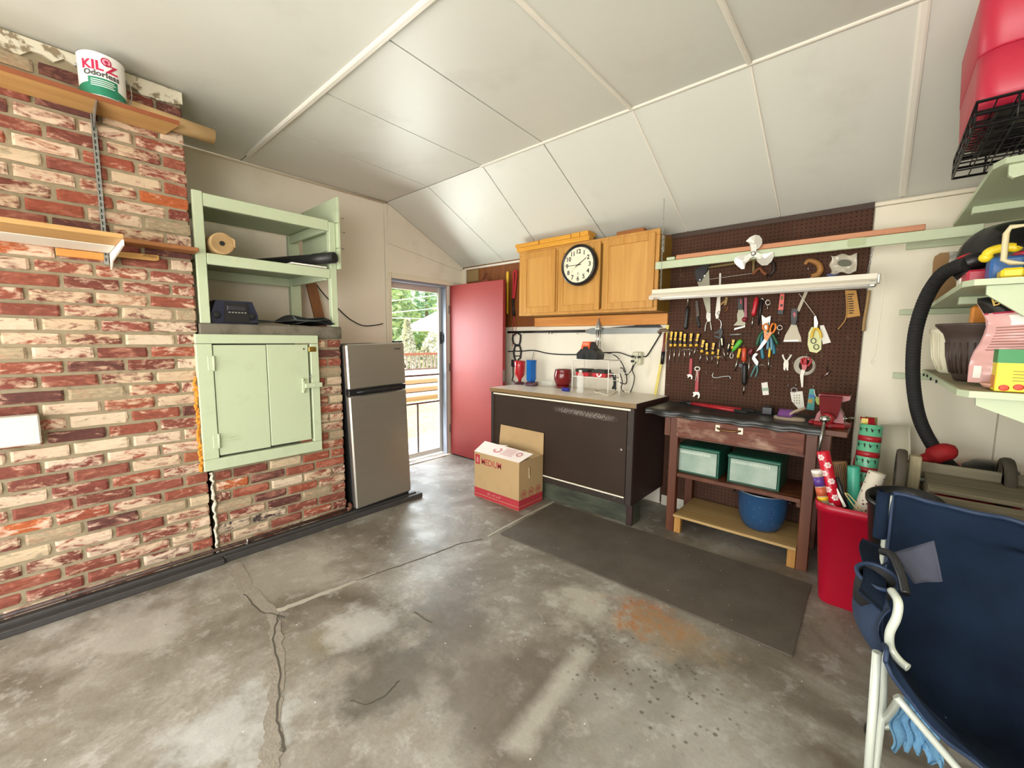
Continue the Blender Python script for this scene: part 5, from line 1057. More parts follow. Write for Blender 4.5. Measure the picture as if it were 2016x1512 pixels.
# ================================================================ pegboard
PF = YW - 0.018                                     # front face of the pegboard
def peg_mat():
    t = NT('pegboard'); sp = t.n('SeparateXYZ', {0: t.co}).outputs
    def cell(o_): return t.math('SUBTRACT', t.math('FRACT', t.math('DIVIDE', t.math('ADD', o_, 10.0), 0.0254)), 0.5)
    dx, dz = cell(sp[0]), cell(sp[2])
    d = t.math('SQRT', t.math('ADD', t.math('MULTIPLY', dx, dx), t.math('MULTIPLY', dz, dz)))
    hole = t.ramp(d, [(0.125, (1, 1, 1)), (0.155, (0, 0, 0))])
    n = t.noise(3, 5); base = t.ramp(n, [(0.3, lin('#432a1d')), (0.7, lin('#523628'))])
    base = t.mix(t.math('MULTIPLY', t.mask(t.noise(14, 5, 0.65), 0.62, 0.75), 0.35), base, lin('#84715f'))
    t.set(Base_Color=t.mix(hole, base, lin('#0f0a08')), Roughness=0.75, Specular_IOR_Level=0.25)
    t.bump(t.math('SUBTRACT', 1.0, hole), 0.6, 0.004); return t.mat
pb_ = thing('pegboard', 'large brown pegboard full of hand tools on the back wall above the workbench', 'pegboard', (-0.702, YW, 0.0))
part(pb_, 'board', MB().box((-1.312, PF, 0.02), (-0.092, PF + 0.012, 2.190)), peg_mat())
part(pb_, 'top_strip', MB().box((-1.312, PF - 0.006, 2.188), (-0.092, PF + 0.012, 2.224), 0.002), pm('dark strip', '#43332a', 0.7), 'plain dark wood strip')

# ================================================================ workbench
M_MAHOG = worn('red brown wood', '#582b14', '#784a28', 9, 0.5, 0.75, 0.5, 0.15, (1, 1, 0.12), var=0.15)
M_BENCHPLY = wood('bench plywood', '#c4a570', '#a2824c', 0, 16, 0.55)
M_RAWPINE = wood('raw pine', '#c28f4a', '#a06f30', 2, 20, 0.6)
BX0, BX1, BY = -1.090, -0.232, 2.962
wbn = thing('workbench', 'red-brown wooden workbench with a drawer and two lower shelves, under the pegboard', 'workbench', ((BX0 + BX1) / 2, 3.17, 0))
for x in (BX0, BX1 - 0.058):
    for y in (BY, 3.33): part(wbn, 'leg', MB().box((x, y, 0.0), (x + 0.058, y + 0.05, 0.848), 0.003), M_MAHOG)
part(wbn, 'apron', MB().box((BX0 + 0.058, BY + 0.004, 0.70), (BX1 - 0.06, BY + 0.02, 0.848)), M_MAHOG)
part(wbn, 'end_block', MB().box((BX1 + 0.001, BY + 0.01, 0.70), (BX1 + 0.06, BY + 0.09, 0.847), 0.003), M_MAHOG)
part(wbn, 'end_block', MB().box((BX0 - 0.045, BY + 0.01, 0.70), (BX0 - 0.001, BY + 0.09, 0.847), 0.003), M_MAHOG)
dwm = NT('scraped drawer front'); _n = dwm.noise(9, 5, 0.6, dwm.map((0.5, 1, 26))); _w = dwm.noise(3.2, 5, 0.6, dwm.map((1, 1, 1.5)))
dwm.set(Base_Color=dwm.mix(dwm.math('MULTIPLY', dwm.mask(_w, 0.52, 0.68), 0.75), dwm.ramp(_n, [(0.35, lin('#4a2116')), (0.55, lin('#6f3a28')), (0.7, lin('#92604b'))]), lin('#bfa28c')), Roughness=0.6); dwm.bump(_n, 0.5, 0.004)
dw = part(wbn, 'drawer', MB().box((BX0 + 0.05, BY - 0.016, 0.712), (BX1 - 0.062, BY + 0.003, 0.843), 0.003), dwm.mat, 'scraped drawer front')
hx0, hx1 = PY(1412, 845, BY - 0.02).x, PY(1458, 850, BY - 0.02).x; hz = PY(1435, 846, BY - 0.02).z
part(dw, 'handle', MB().box((hx0 - 0.012, BY - 0.0225, hz - 0.022), (hx0 + 0.016, BY - 0.0162, hz + 0.022), 0.003).box((hx1 - 0.016, BY - 0.0225, hz - 0.022), (hx1 + 0.014, BY - 0.0162, hz + 0.022), 0.003), M_CREAM, 'cream handle plates')
part(dw, 'handle_bar', MB().tube(smooth_path([(hx0, BY - 0.022, hz + 0.002), (hx0 + 0.02, BY - 0.042, hz - 0.002), ((hx0 + hx1) / 2, BY - 0.048, hz - 0.006), (hx1 - 0.02, BY - 0.042, hz - 0.002), (hx1, BY - 0.022, hz + 0.002)]), [0.006] * 24 + [0.006], 8), pm('worn bronze', '#7d5a3a', 0.35, 0.7, var=0.2), 'worn bronze pull')
part(wbn, 'middle_shelf', MB().box((BX0 + 0.001, BY + 0.052, 0.418), (BX1 - 0.001, 3.375, 0.438), 0.002).box((BX0 + 0.059, BY + 0.01, 0.412), (BX1 - 0.06, BY + 0.051, 0.438), 0.002), M_MAHOG)
part(wbn, 'shelf_cleat', MB().box((BX1 - 0.085, BY + 0.055, 0.37), (BX1 - 0.06, BY + 0.20, 0.417), 0.002), M_MAHOG)
part(wbn, 'lower_shelf', MB().box((BX0 + 0.059, BY - 0.022, 0.122), (BX1 - 0.059, 3.375, 0.140), 0.002), M_BENCHPLY, 'pale plywood shelf')
for x in (BX0 + 0.060, BX1 - 0.105): part(wbn, 'shelf_block', MB().box((x, BY + 0.0, 0.0), (x + 0.045, BY + 0.045, 0.121), 0.003), M_RAWPINE, 'raw pine block')
part(wbn, 'bench_top', MB().box((-1.262, BY - 0.020, 0.850), (-0.100, 3.398, 0.884), 0.003), M_MAHOG)
mb = MB()
def matfn(u, v):
    x = -1.266 + 1.06 * u; s = v
    w = 0.008 * math.sin(u * 34) * math.sin(u * 5 + 1)
    pth = [(3.396, 0.888), (3.0, 0.889), (2.955, 0.889), (2.932 + w * 0.6, 0.887), (2.922 + w, 0.878), (2.924 + w, 0.862), (2.928 + w, 0.848 + w)]
    k = s * 6; i = min(int(k), 5); f = k - i
    return (x, pth[i][0] + (pth[i + 1][0] - pth[i][0]) * f, pth[i][1] + (pth[i + 1][1] - pth[i][1]) * f + (0.002 * math.sin(u * 60) if i >= 2 else 0))
mb.sheet(matfn, 90, 6, True, 0.003)
part(wbn, 'bench_mat', mb, pm('black bench mat', '#262625', 0.32, var=0.2, vs=6), 'black rubber mat draped over the front edge')

# storage drawers, stock pot and what stands about the bench
M_GRN = pm('dark green plastic', '#1f5a48', 0.35, var=0.05)
M_TRANS = NT('translucent drawer'); M_TRANS.set(Base_Color=M_TRANS.mix(M_TRANS.mask(M_TRANS.noise(5, 4), 0.4, 0.65), tuple(lin('#8fa898')) + (1,), tuple(lin('#b4c4b6')) + (1,)), Roughness=0.3, Alpha=0.93); M_TRANS = M_TRANS.mat
for k, (a, b2, lab) in enumerate(((1331, 1414, 'green plastic storage drawer with a hazy empty front, left on the bench shelf'), (1433, 1536, 'wider green plastic storage drawer holding white paper, right on the bench shelf'))):
    yf = 3.015; x0 = PY(a, 910, yf).x; x1 = PY(b2, 930, yf).x; z0 = 0.439; z1 = 0.439 + (0.195, 0.188)[k]
    t = thing('storage_box', lab, 'storage drawer', ((x0 + x1) / 2, yf + 0.15, z0), 'green storage drawers')
    part(t, 'case', MB().box((x0, yf + 0.005, z0), (x0 + 0.012, yf + 0.30, z1), 0.003).box((x1 - 0.012, yf + 0.005, z0), (x1, yf + 0.30, z1), 0.003).box((x0 + 0.012, yf + 0.01, z0), (x1 - 0.012, yf + 0.30, z0 + 0.008)).box((x0 + 0.012, yf + 0.29, z0 + 0.008), (x1 - 0.012, yf + 0.30, z1 - 0.02)), M_GRN)
    part(t, 'lid', MB().box((x0 - 0.004, yf - 0.006, z1 - 0.020), (x1 + 0.004, yf + 0.305, z1 + 0.004), 0.006), M_GRN)
    f = part(t, 'drawer_front', MB().box((x0 + 0.014, yf, z0 + 0.012), (x1 - 0.014, yf + 0.006, z1 - 0.022), 0.003), M_TRANS, 'translucent drawer front')
    mb = MB()
    for i in range(22): xx = x0 + 0.03 + (x1 - x0 - 0.08) * i / 22; mb.box((xx, yf - 0.003, z1 - 0.052), (xx + 0.004, yf - 0.0002, z1 - 0.034))
    part(f, 'grip_ribs', mb, pm('pale plastic', '#dfe5da', 0.4, var=0) if not k else bpy.data.materials['pale plastic'], kind='stuff')
    if k: part(t, 'paper_stack', MB().box((x0 + 0.03, yf + 0.012, z0 + 0.009), (x1 - 0.03, yf + 0.25, z0 + 0.085), 0.004), M_PAPER)
pc = V((-0.515, 3.135, 0.1405))
po_ = thing('stock_pot', 'big speckled blue enamel stock pot on the lower shelf of the workbench', 'pot', pc)
def speck():
    t = NT('blue enamel'); vo = t.n('TexVoronoi', {'Vector': t.co, 'Scale': 90.0}, feature='F1')
    pick = t.mask(t.n('SeparateColor', {0: vo.outputs['Color']}).outputs[0], 0.8, 0.82)
    t.set(Base_Color=t.mix(t.math('MULTIPLY', t.ramp(vo.outputs['Distance'], [(0.12, (1, 1, 1)), (0.2, (0, 0, 0))]), pick), lin('#274b72'), lin('#7f9ab8')), Roughness=0.25); return t.mat
part(po_, 'pot', MB().lathe([(0.085, 0.0), (0.105, 0.012), (0.125, 0.05), (0.138, 0.10), (0.144, 0.16), (0.148, 0.245), (0.152, 0.250), (0.145, 0.253), (0.140, 0.24), (0.134, 0.12), (0, 0.10)], pc, (0, 0, 1), 40), speck())
part(po_, 'rim', MB().tube([pc + V((0.1495 * math.cos(a * 0.15708), 0.1495 * math.sin(a * 0.15708), 0.252)) for a in range(40)], 0.004, 6, True), pm('pale rim', '#8fa0a8', 0.3, 0.5), 'pale rim')
part(po_, 'lid', MB().lathe([(0.138, 0.247), (0.130, 0.254), (0.06, 0.262), (0, 0.264)], pc, (0, 0, 1), 36), pm('black enamel', '#15171c', 0.3))
for s in (-1, 1): part(po_, 'handle', MB().tube([pc + V((s * 0.148, -0.03, 0.215)), pc + V((s * 0.172, -0.02, 0.212)), pc + V((s * 0.172, 0.02, 0.212)), pc + V((s * 0.148, 0.03, 0.215))], 0.004, 6), M_BLACK)
cdt = single('white_conduit', MB().tube([(-1.215, 3.40, 0.86), (-1.215, 3.40, 0.22), (-1.215, 3.385, 0.17)], 0.011, 10), M_WHITE, 'white pipe on the wall in the gap between brown cabinet and workbench', 'pipe')
rods = ((1588, 1062, 1606, 1044), (1592, 1070, 1608, 1056))
for i, (a, b2, c, d) in enumerate(rods):
    single('metal_rod', MB().tube([PZ(a, b2, 0.012), PZ(c, d, 0.06)], 0.009, 8), M_STEEL, ('upper', 'lower')[i] + ' bright metal rod on the floor between workbench and red bin', 'rod', 'rods by the red bin')
bz_ = 0.8895
bc = thing('bolt_cutters', 'long red-handled bolt cutters lying on the black bench mat', 'bolt cutters', (-1.0, 3.2, bz_))
def bp(px, py, h=0.014): return PZ(px, py, bz_ + h)
q0 = V((-1.07, 3.30, bz_ + 0.013)); q1 = V((-0.66, 3.10, bz_ + 0.013)); q2 = V((-0.60, 3.17, bz_ + 0.013))
q0 = PY(1362, 788, 3.30); q0.z = bz_ + 0.012; q1 = PY(1447, 803, 3.18); q1.z = bz_ + 0.012; q2 = PY(1460, 798, 3.26); q2.z = bz_ + 0.012
part(bc, 'handle', MB().tube([q0, q1], 0.0115, 8), M_RED); part(bc, 'handle', MB().tube([q0 + V((0.0, 0.03, 0)), q2], 0.0115, 8), M_RED)
part(bc, 'grip', MB().tube([q1, q1 + (q1 - q0).normalized() * 0.09], 0.0125, 8), M_BLKRUB); part(bc, 'grip', MB().tube([q2, q2 + (q2 - q0).normalized() * 0.09], 0.0125, 8), M_BLKRUB)
part(bc, 'jaws', MB().tube([q0, q0 + V((-0.05, 0.02, 0)), q0 + V((-0.10, 0.025, 0))], [0.012, 0.012, 0.004], 8).ball(q0 + V((-0.02, 0.01, 0.004)), 0.012, 8), M_BLACK)
for sd in (0,):
    s_ = PY(1555, 812, 3.10); s_.z = bz_
    sn = thing('strap_sandal', 'purple and grey strap sandal lying on the bench mat beside the red vise', 'sandal', s_)
    part(sn, 'sole', MB().lathe([(0.95, 0.0), (1.0, 0.006), (1.0, 0.018), (0.9, 0.024), (0, 0.024)], s_, (0, 0, 1), 28, True, 0.085, 0.040), pm('tan sole', '#93836f', 0.7))
    part(sn, 'strap', MB().sheet(lambda u, v: (s_.x - 0.06 + 0.075 * v + 0.01 * u, s_.y - 0.045 + 0.09 * u, s_.z + 0.024 + 0.040 * math.sin(math.pi * u)), 14, 5, True, 0.005), pm('purple strap', '#6c3d7c', 0.6, var=0.15))
    part(sn, 'heel_strap', MB().tube(smooth_path([s_ + V((0.0, -0.03, 0.035)), s_ + V((0.03, -0.03, 0.065)), s_ + V((0.075, 0.0, 0.085)), s_ + V((0.04, 0.035, 0.06)), s_ + V((0.0, 0.036, 0.035))]), 0.008, 6), pm('grey strap', '#a3917a', 0.7))
bb = PY(1513, 800, 3.25)
single('black_box', MB().box((bb.x - 0.035, 3.22, bz_), (bb.x + 0.03, 3.29, bz_ + 0.055), 0.006), M_BLACK, 'small black case standing at the back of the bench mat', 'case')
# vise
vy = 3.06; M_VISE = worn('vise red', '#8d141d', '#8c8577', 10, 0.62, 0.7, 0.3, 0.15, var=0.12)
vx = PY(1634, 815, vy).x
vs_ = thing('bench_vise', 'red steel bench vise bolted to the right end of the workbench', 'vise', (vx, vy, 0.8845))
zb = 0.8845
part(vs_, 'base', MB().lathe([(0.098, 0.0), (0.102, 0.008), (0.100, 0.024), (0.075, 0.034), (0.055, 0.040), (0.05, 0.05), (0, 0.05)], (vx, vy + 0.04, zb), (0, 0, 1), 8, False, 1.0, 0.85), M_VISE)
part(vs_, 'body', MB().prism([(vx - 0.070, vy - 0.02, zb + 0.030), (vx + 0.070, vy - 0.02, zb + 0.030), (vx + 0.060, vy - 0.02, zb + 0.075), (vx + 0.044, vy - 0.02, zb + 0.105), (vx + 0.044, vy - 0.02, zb + 0.150), (vx + 0.085, vy - 0.02, zb + 0.168), (vx + 0.085, vy - 0.02, zb + 0.190), (vx - 0.060, vy - 0.02, zb + 0.190), (vx - 0.060, vy - 0.02, zb + 0.168), (vx - 0.040, vy - 0.02, zb + 0.145), (vx - 0.044, vy - 0.02, zb + 0.10), (vx - 0.060, vy - 0.02, zb + 0.075)], (0, 0.13, 0)), M_VISE)
part(vs_, 'front_jaw', MB().prism([(vx - 0.035, vy - 0.07, zb + 0.060), (vx + 0.035, vy - 0.07, zb + 0.060), (vx + 0.048, vy - 0.07, zb + 0.12), (vx + 0.052, vy - 0.07, zb + 0.185), (vx - 0.052, vy - 0.07, zb + 0.185), (vx - 0.048, vy - 0.07, zb + 0.12)], (0, 0.045, 0)), pm('worn vise jaw', '#66191c', 0.7, 0.0, var=0.25, vs=16, Specular_IOR_Level=0.2))
part(vs_, 'screw_hub', MB().lathe([(0.030, 0.0), (0.034, 0.03), (0.032, 0.055), (0.024, 0.06), (0, 0.06)], (vx - 0.005, vy - 0.07, zb + 0.062), (0, -1, 0), 20), M_VISE)
kb = V((vx - 0.012, vy - 0.14, zb + 0.055))
part(vs_, 'handle_bar', MB().cyl(kb, kb + V((-0.018, -0.02, -0.215)), 0.0085, n=12), M_STEEL, 'bright steel handle bar')
part(vs_, 'handle_ball', MB().ball(kb + V((0, 0, 0.008)), (0.026, 0.020, 0.022), 14), M_CHROME)
part(vs_, 'bolt', MB().lathe([(0.016, 0), (0.016, 0.006), (0.010, 0.014), (0, 0.016)], (vx - 0.085, vy - 0.01, zb + 0.012), (0, 0, 1), 12), M_VISE)
part(vs_, 'lock_lever', MB().cyl((vx + 0.07, vy + 0.02, zb + 0.055), (vx + 0.11, vy + 0.06, zb + 0.058), 0.005, n=8).cyl((vx + 0.064, vy + 0.01, zb + 0.035), (vx + 0.064, vy + 0.01, zb + 0.07), 0.008, n=10), M_CHROME)

# ================================================================ green beam, plank, fan, shop light
gy = 3.10
gb = thing('green_beam', 'long pale green board spanning the pegboard to the right-hand shelves', 'beam', (-0.49, gy, 1.91))
part(gb, 'board', MB().box((-1.312, gy, 1.912), (0.336, gy + 0.02, 1.966), 0.003), M_GREEN)
part(gb, 'end_arm', MB().box((-1.225, gy - 0.012, 1.967), (-1.165, PF - 0.003, 1.988), 0.004), M_GREEN)
part(gb, 'patch_plate', MB().prism([PY(1668, 475, gy - 0.001), PY(1668, 484, gy - 0.001), PY(1672, 487, gy - 0.001), PY(1704, 481, gy - 0.001), PY(1704, 467, gy - 0.001), PY(1672, 470, gy - 0.001)], (0, -0.003, 0)), pm('dull green plate', '#a8b58c', 0.5))
pkb = single('red_plank', MB().box((-1.160, gy + 0.0, 1.968), (0.128, gy + 0.045, 1.998), 0.003), wood('cedar strip', '#cc9068', '#b07450', 0, 14, 0.5), 'reddish wooden strip lying along the top of the green beam', 'plank')
fan = thing('fan_blade', 'three-lobed white metal fan blade hung over the green beam', 'fan blade', PY(1485, 495, 3.07))
def c5(x, y, d=3.075): return PY(1350 + x / 9.448, 440 + y / 9.448, d)
M_FANW = pm('white fan metal', '#cfcdc4', 0.25, 0.3, var=0.04)
hub = c5(1262, 560)
for L in ([(1110, 325), (1190, 250), (1290, 210), (1370, 225), (1425, 290), (1430, 370), (1380, 450), (1300, 500), (1240, 500), (1200, 450), (1190, 380), (1150, 345)],
          [(1200, 640), (1170, 690), (1110, 740), (1085, 840), (1030, 845), (950, 780), (905, 720), (925, 640), (990, 600), (1090, 570), (1190, 580)],
          [(1320, 560), (1400, 565), (1530, 550), (1620, 525), (1640, 600), (1600, 700), (1520, 780), (1420, 785), (1340, 720), (1310, 640)]):
    P = [c5(x, y) for x, y in L]; cen = sum(P, V((0, 0, 0))) / len(P); ax = (cen - hub).normalized()
    sd = V((-ax.z, 0, ax.x)); k = len(P)
    for p in P: p.y += 0.22 * (p - cen).dot(sd)
    cen = cen.copy(); cen.y += 0.008
    back = V((0, 0.0015, 0)); mb = MB(); mb.add(P + [cen] + [p + back for p in P] + [cen + back], [[i, (i + 1) % k, k] for i in range(k)] + [[k + 1 + (i + 1) % k, k + 1 + i, 2 * k + 1] for i in range(k)] + [[(i + 1) % k, i, k + 1 + i, k + 1 + (i + 1) % k] for i in range(k)], False)
    part(fan, 'blade', mb, M_FANW)
    part(fan, 'spider_arm', MB().beam(hub, hub + ax * 0.055, 0.03, 0.004, (0, 1, 0)).cyl(hub + ax * 0.04 + V((0, 0.002, 0)), hub + ax * 0.04 - V((0, 0.006, 0)), 0.006, n=10), M_CHROME)
part(fan, 'hub', MB().lathe([(0.014, -0.012), (0.016, 0.0), (0.014, 0.018), (0.005, 0.020), (0, 0.018)], hub, (0, -1, 0), 16), M_CHROME)
sl_ = thing('shop_light', 'white fluorescent shop light hanging on chains before the pegboard', 'light', (-0.67, 3.06, 1.69))
lx0, lx1 = -1.298, -0.042; M_SHW = pm('shop light white', '#dcd6c6', 0.35, var=0.02)
part(sl_, 'housing', MB().prism([(lx0, 3.03, 1.755), (lx0, 3.03, 1.728), (lx0, 3.005, 1.712), (lx0, 2.992, 1.694), (lx0, 2.998, 1.694), (lx0, 3.012, 1.708), (lx0, 3.04, 1.722), (lx0, 3.08, 1.722), (lx0, 3.108, 1.708), (lx0, 3.122, 1.694), (lx0, 3.128, 1.694), (lx0, 3.115, 1.712), (lx0, 3.09, 1.728), (lx0, 3.09, 1.755)], (lx1 - lx0, 0, 0)), M_SHW)
part(sl_, 'end_cap', MB().box((lx0 - 0.012, 3.00, 1.680), (lx0 + 0.03, 3.03, 1.712), 0.006), M_SHW); part(sl_, 'end_cap', MB().box((lx1 - 0.03, 3.00, 1.680), (lx1 - 0.004, 3.03, 1.712), 0.004).box((lx1, 3.02, 1.70), (lx1 + 0.012, 3.06, 1.75), 0.002), M_GALV)
for y in (3.022, 3.098): part(sl_, 'tube', MB().cyl((lx0 + 0.032, y, 1.696), (lx1 - 0.032, y, 1.696), 0.0125, n=14), pm('fluorescent tube', '#f2efe8', 0.25, var=0) if y < 3.05 else bpy.data.materials['fluorescent tube'])
def chain(parent, p0, p1, L=0.026):
    p0 = V(p0); p1 = V(p1); n = max(2, int((p1 - p0).length / (L * 0.72))); mb = MB(); d = (p1 - p0).normalized(); a = d.orthogonal().normalized(); b = d.cross(a)
    for i in range(n):
        c = p0.lerp(p1, (i + 0.5) / n); s = a if i % 2 else b
        mb.tube([c + d * (L / 2 - 0.004), c + d * (L / 2 - 0.007) + s * 0.005, c - d * (L / 2 - 0.007) + s * 0.005, c - d * (L / 2 - 0.004), c - d * (L / 2 - 0.007) - s * 0.005, c + d * (L / 2 - 0.007) - s * 0.005], 0.0014, 4, True)
    part(parent, 'chain', mb, M_GALV, kind='stuff')
zc = lambda y: ZC + (ZW - ZC) * (y - YK) / (YW - YK)
chain(sl_, (-1.245, 3.06, 1.757), (-1.245, 3.05, zc(3.05) - 0.014)); chain(sl_, (-0.085, 3.075, 1.757), (-0.07, 3.128, 1.955))
part(sl_, 'pull_cord', MB().tube(smooth_path([(lx1 + 0.006, 3.04, 1.745), (lx1 + 0.024, 3.04, 1.735), PY(1737, 590, 3.05), PY(1724, 690, 3.08), PY(1718, 706, 3.08)]), 0.0018, 5).tube([PY(1718, 706, 3.08), PY(1721, 712, 3.08), PY(1718, 719, 3.08), PY(1715, 712, 3.08)], 0.002, 5, True), M_CREAM, 'cream pull cord')

# ================================================================ tools on the pegboard
def T(px, py, d=0.03): return PY(px, py, YW - d)
def flat(parent, name, pts, mat, d=0.024, th=0.004, label=None): return part(parent, name, MB().prism([T(x, y, d) for x, y in pts], (0, -th, 0)), mat, label)
def a3(x, y): return (1300 + x / 8.4, 640 + y / 8.4)
M_SDB = pm('black grip', '#1a1a1b', 0.45, var=0.05); M_SDY = pm('yellow grip', '#e6b93c', 0.4, var=0.04)
def screwdriver(top, fer, tip, label, w=0.013, d=0.035, hm=None, stripe=True, group='yellow and black screwdrivers'):
    a, f, t = T(*top, d), T(*fer, d), T(*tip, d)
    r = thing('screwdriver', label, 'screwdriver', f, group)
    ax = a - f; L = ax.length
    part(r, 'handle', MB().lathe([(w * 0.75, 0.012), (w, 0.03), (w * 0.8, L * 0.45), (w * 1.05, L * 0.7), (w * 1.05, L * 0.93), (w * 0.6, L), (0, L)], f, ax, 12), hm or M_SDB)
    part(r, 'ferrule', MB().lathe([(w * 0.6, -0.002), (w * 0.9, 0.002), (w * 0.85, 0.022), (w * 0.75, 0.026)], f, ax, 12), M_SDY if stripe else (hm or M_SDB))
    if stripe:
        u = ax.normalized(); s = u.cross(V((0, -1, 0))).normalized() * (w * 0.62); off = V((-w * 0.15, -w * 1.06, 0))
        k = MB(); 
        for lo, hi in ((0.40, 0.56), (0.60, 0.97)): k.prism([f + u * L * lo + s * 0.8 + off, f + u * L * lo - s * 0.8 + off, f + u * L * hi - s * 1.3 + off, f + u * L * hi + s * 1.3 + off], (0, 0.004, 0))
        part(r, 'grip_inlay', k, M_SDY)
    part(r, 'shaft', MB().cyl(f, t, 0.0034, 0.0028, 8), M_CHROME)
    return r
row1 = [((205, 100), (172, 350), (135, 735)), ((275, 105), (243, 350), (215, 640)), ((358, 105), (330, 350), (290, 635)), ((422, 138), (406, 355), (392, 618)), ((528, 132), (502, 355), (472, 605)), ((642, 138), (594, 350), (540, 535))]
for i, (a, b2, c) in enumerate(row1): screwdriver(a3(*a), a3(*b2), a3(*c), ('first', 'second', 'third', 'fourth', 'fifth', 'sixth')[i] + ' screwdriver from the left in the upper row of yellow-black screwdrivers')
row2 = [((730, 240), (682, 450), (640, 640)), ((780, 292), (775, 485), (778, 640)), ((897, 290), (866, 480), (843, 630)), ((972, 395), (955, 555), (938, 700))]
for i, (a, b2, c) in enumerate(row2): screwdriver(a3(*a), a3(*b2), a3(*c), ('largest, leaning screwdriver at the left of the lower yellow-black row', 'straight-hanging screwdriver second in the lower yellow-black row', 'third screwdriver in the lower yellow-black row', 'smallest screwdriver at the right of the lower yellow-black row')[i], (0.013, 0.012, 0.012, 0.009)[i])
def wirerack(name, label, a, b2, drops):
    r = thing(name, label, 'tool rack', T(*a, 0.03)); p, q = T(*a, 0.03), T(*b2, 0.03)
    part(r, 'bar', MB().tube([p, q], 0.002, 5), M_CHROME)
    for i in range(drops):
        c = p.lerp(q, i / (drops - 1)); part(r, 'prong', MB().tube([c + V((0, 0.018, 0)), c, c + V((0, -0.014, 0)), c + V((0, -0.016, -0.012))], 0.0018, 5), M_CHROME)
wirerack('tool_rack', 'thin wire rack holding the upper row of screwdrivers', a3(130, 403), a3(620, 403), 7)
wirerack('tool_rack', 'thin wire rack holding the lower row of screwdrivers', a3(690, 520), a3(1130, 525), 6)
wirerack('tool_rack', 'thin wire rack under the blue-handled pliers', (1474, 718), (1519, 719), 5)
M_GRIPW = pm('cream grip', '#e5dfbf', 0.4)
r = screwdriver(a3(1015, 205), a3(1030, 355), a3(1082, 600), 'screwdriver with a cream-striped black grip and bent look, hanging mid-board', 0.012, 0.045, None, False, None); 
flat(r, 'grip_inlay', [a3(1000, 220), a3(1025, 215), a3(1032, 330), a3(1014, 330)], M_GRIPW, 0.058, 0.002)
r = screwdriver(a3(1145, 300), a3(1118, 430), a3(1105, 520), 'stubby screwdriver with cream-striped black grip left of the green one', 0.013, 0.045, None, False, None)
flat(r, 'grip_inlay', [a3(1130, 310), a3(1148, 315), a3(1130, 385), a3(1112, 380)], M_GRIPW, 0.060, 0.002)
r = screwdriver(a3(1225, 238), a3(1190, 390), a3(1175, 450), 'short yellow-black screwdriver tucked behind the green handle', 0.012, 0.035, None, True, None)
M_LIME = pm('lime green plastic', '#55b53c', 0.35)
r = thing('pick_tool', 'bright green fat-handled tool with a small silver loop', 'hand tool', T(1446, 690, 0.055))
p0, p1 = T(*a3(1190, 435), 0.055), T(*a3(1290, 310), 0.055)
part(r, 'handle', MB().lathe([(0.008, 0), (0.012, 0.02), (0.017, 0.06), (0.018, 0.085), (0.010, 0.10), (0, 0.102)], p0, p1 - p0, 14), M_LIME)
part(r, 'loop', MB().tube([T(*a3(x, y), 0.05) for x, y in ((1190, 440), (1165, 470), (1150, 520), (1165, 550), (1200, 540), (1205, 490))], 0.003, 6, True), M_CHROME)
def handled(name, label, cat, top, fer, tip, w, mat, shaft=0.0035, d=0.04, smat=None):
    a, f, t = T(*top, d), T(*fer, d), T(*tip, d); r = thing(name, label, cat, f); L = (a - f).length
    part(r, 'handle', MB().lathe([(w * 0.6, 0), (w, L * 0.12), (w * 0.9, L * 0.5), (w * 1.02, L * 0.9), (w * 0.7, L), (0, L)], f, a - f, 8), mat)
    part(r, 'shaft', MB().cyl(f, t, shaft, shaft * 0.8, 8), smat or M_CHROME); return r
handled('nut_driver', 'clear orange-red handled driver hanging at the middle of the board', 'driver', a3(1388, 372), a3(1380, 605), a3(1375, 640), 0.017, pm('orange red plastic', '#c8492c', 0.25), 0.005)
handled('screwdriver', 'long screwdriver with a dark red handle right of the orange-red driver', 'screwdriver', a3(1512, 385), a3(1482, 490), a3(1448, 905), 0.016, pm('dark red plastic', '#6e2129', 0.3), 0.0035)
handled('screwdriver', 'yellow handled screwdriver with a long white shaft beside the green tool', 'screwdriver', a3(1318, 385), a3(1282, 545), a3(1232, 765), 0.011, M_YEL, 0.005)
handled('tip_tool', 'black ribbed handle tool with a silver tip pointing down', 'hand tool', a3(1395, 640), a3(1388, 985), a3(1376, 1150), 0.018, M_SDB, 0.005)
handled('small_screwdriver', 'small yellow screwdriver with a white shaft at the end of the lower rack', 'screwdriver', (1516, 684), (1514, 704), (1512, 729), 0.008, M_YEL, 0.004)
handled('file', 'file with a long black rubber handle hanging under the shop light', 'file', (1350, 648), (1354, 604), (1355, 575), 0.015, M_SDB, 0.005)
r = thing('hand_saw', 'hand saw with a black handle and grey blade behind the shop light', 'saw', T(1386, 560))
flat(r, 'handle', [(1370, 531), (1385, 522), (1398, 523), (1392, 534), (1380, 555), (1374, 554), (1370, 545)], M_SDB, 0.026, 0.018)
flat(r, 'blade', [(1373, 556), (1384, 548), (1396, 530), (1398, 575), (1399, 614), (1392, 616), (1382, 580)], pm('saw grey', '#8f8d7c', 0.4, 0.6), 0.024, 0.002)
part(r, 'screw', MB().cyl(T(1378, 551, 0.045), T(1378, 551, 0.048), 0.004, n=8).cyl(T(1387, 543, 0.045), T(1387, 543, 0.048), 0.004, n=8), M_CHROME)
r = thing('bow_saw', 'old bow saw with a thin bright blade and rusty brown handle behind the fan', 'saw', T(1440, 540))
part(r, 'frame', MB().tube([T(1394, 527), T(1440, 520), T(1480, 512), T(1490, 513)], 0.009, 6).tube([T(1484, 512), T(1483, 540)], 0.009, 6), pm('khaki frame', '#8d7a4e', 0.6))
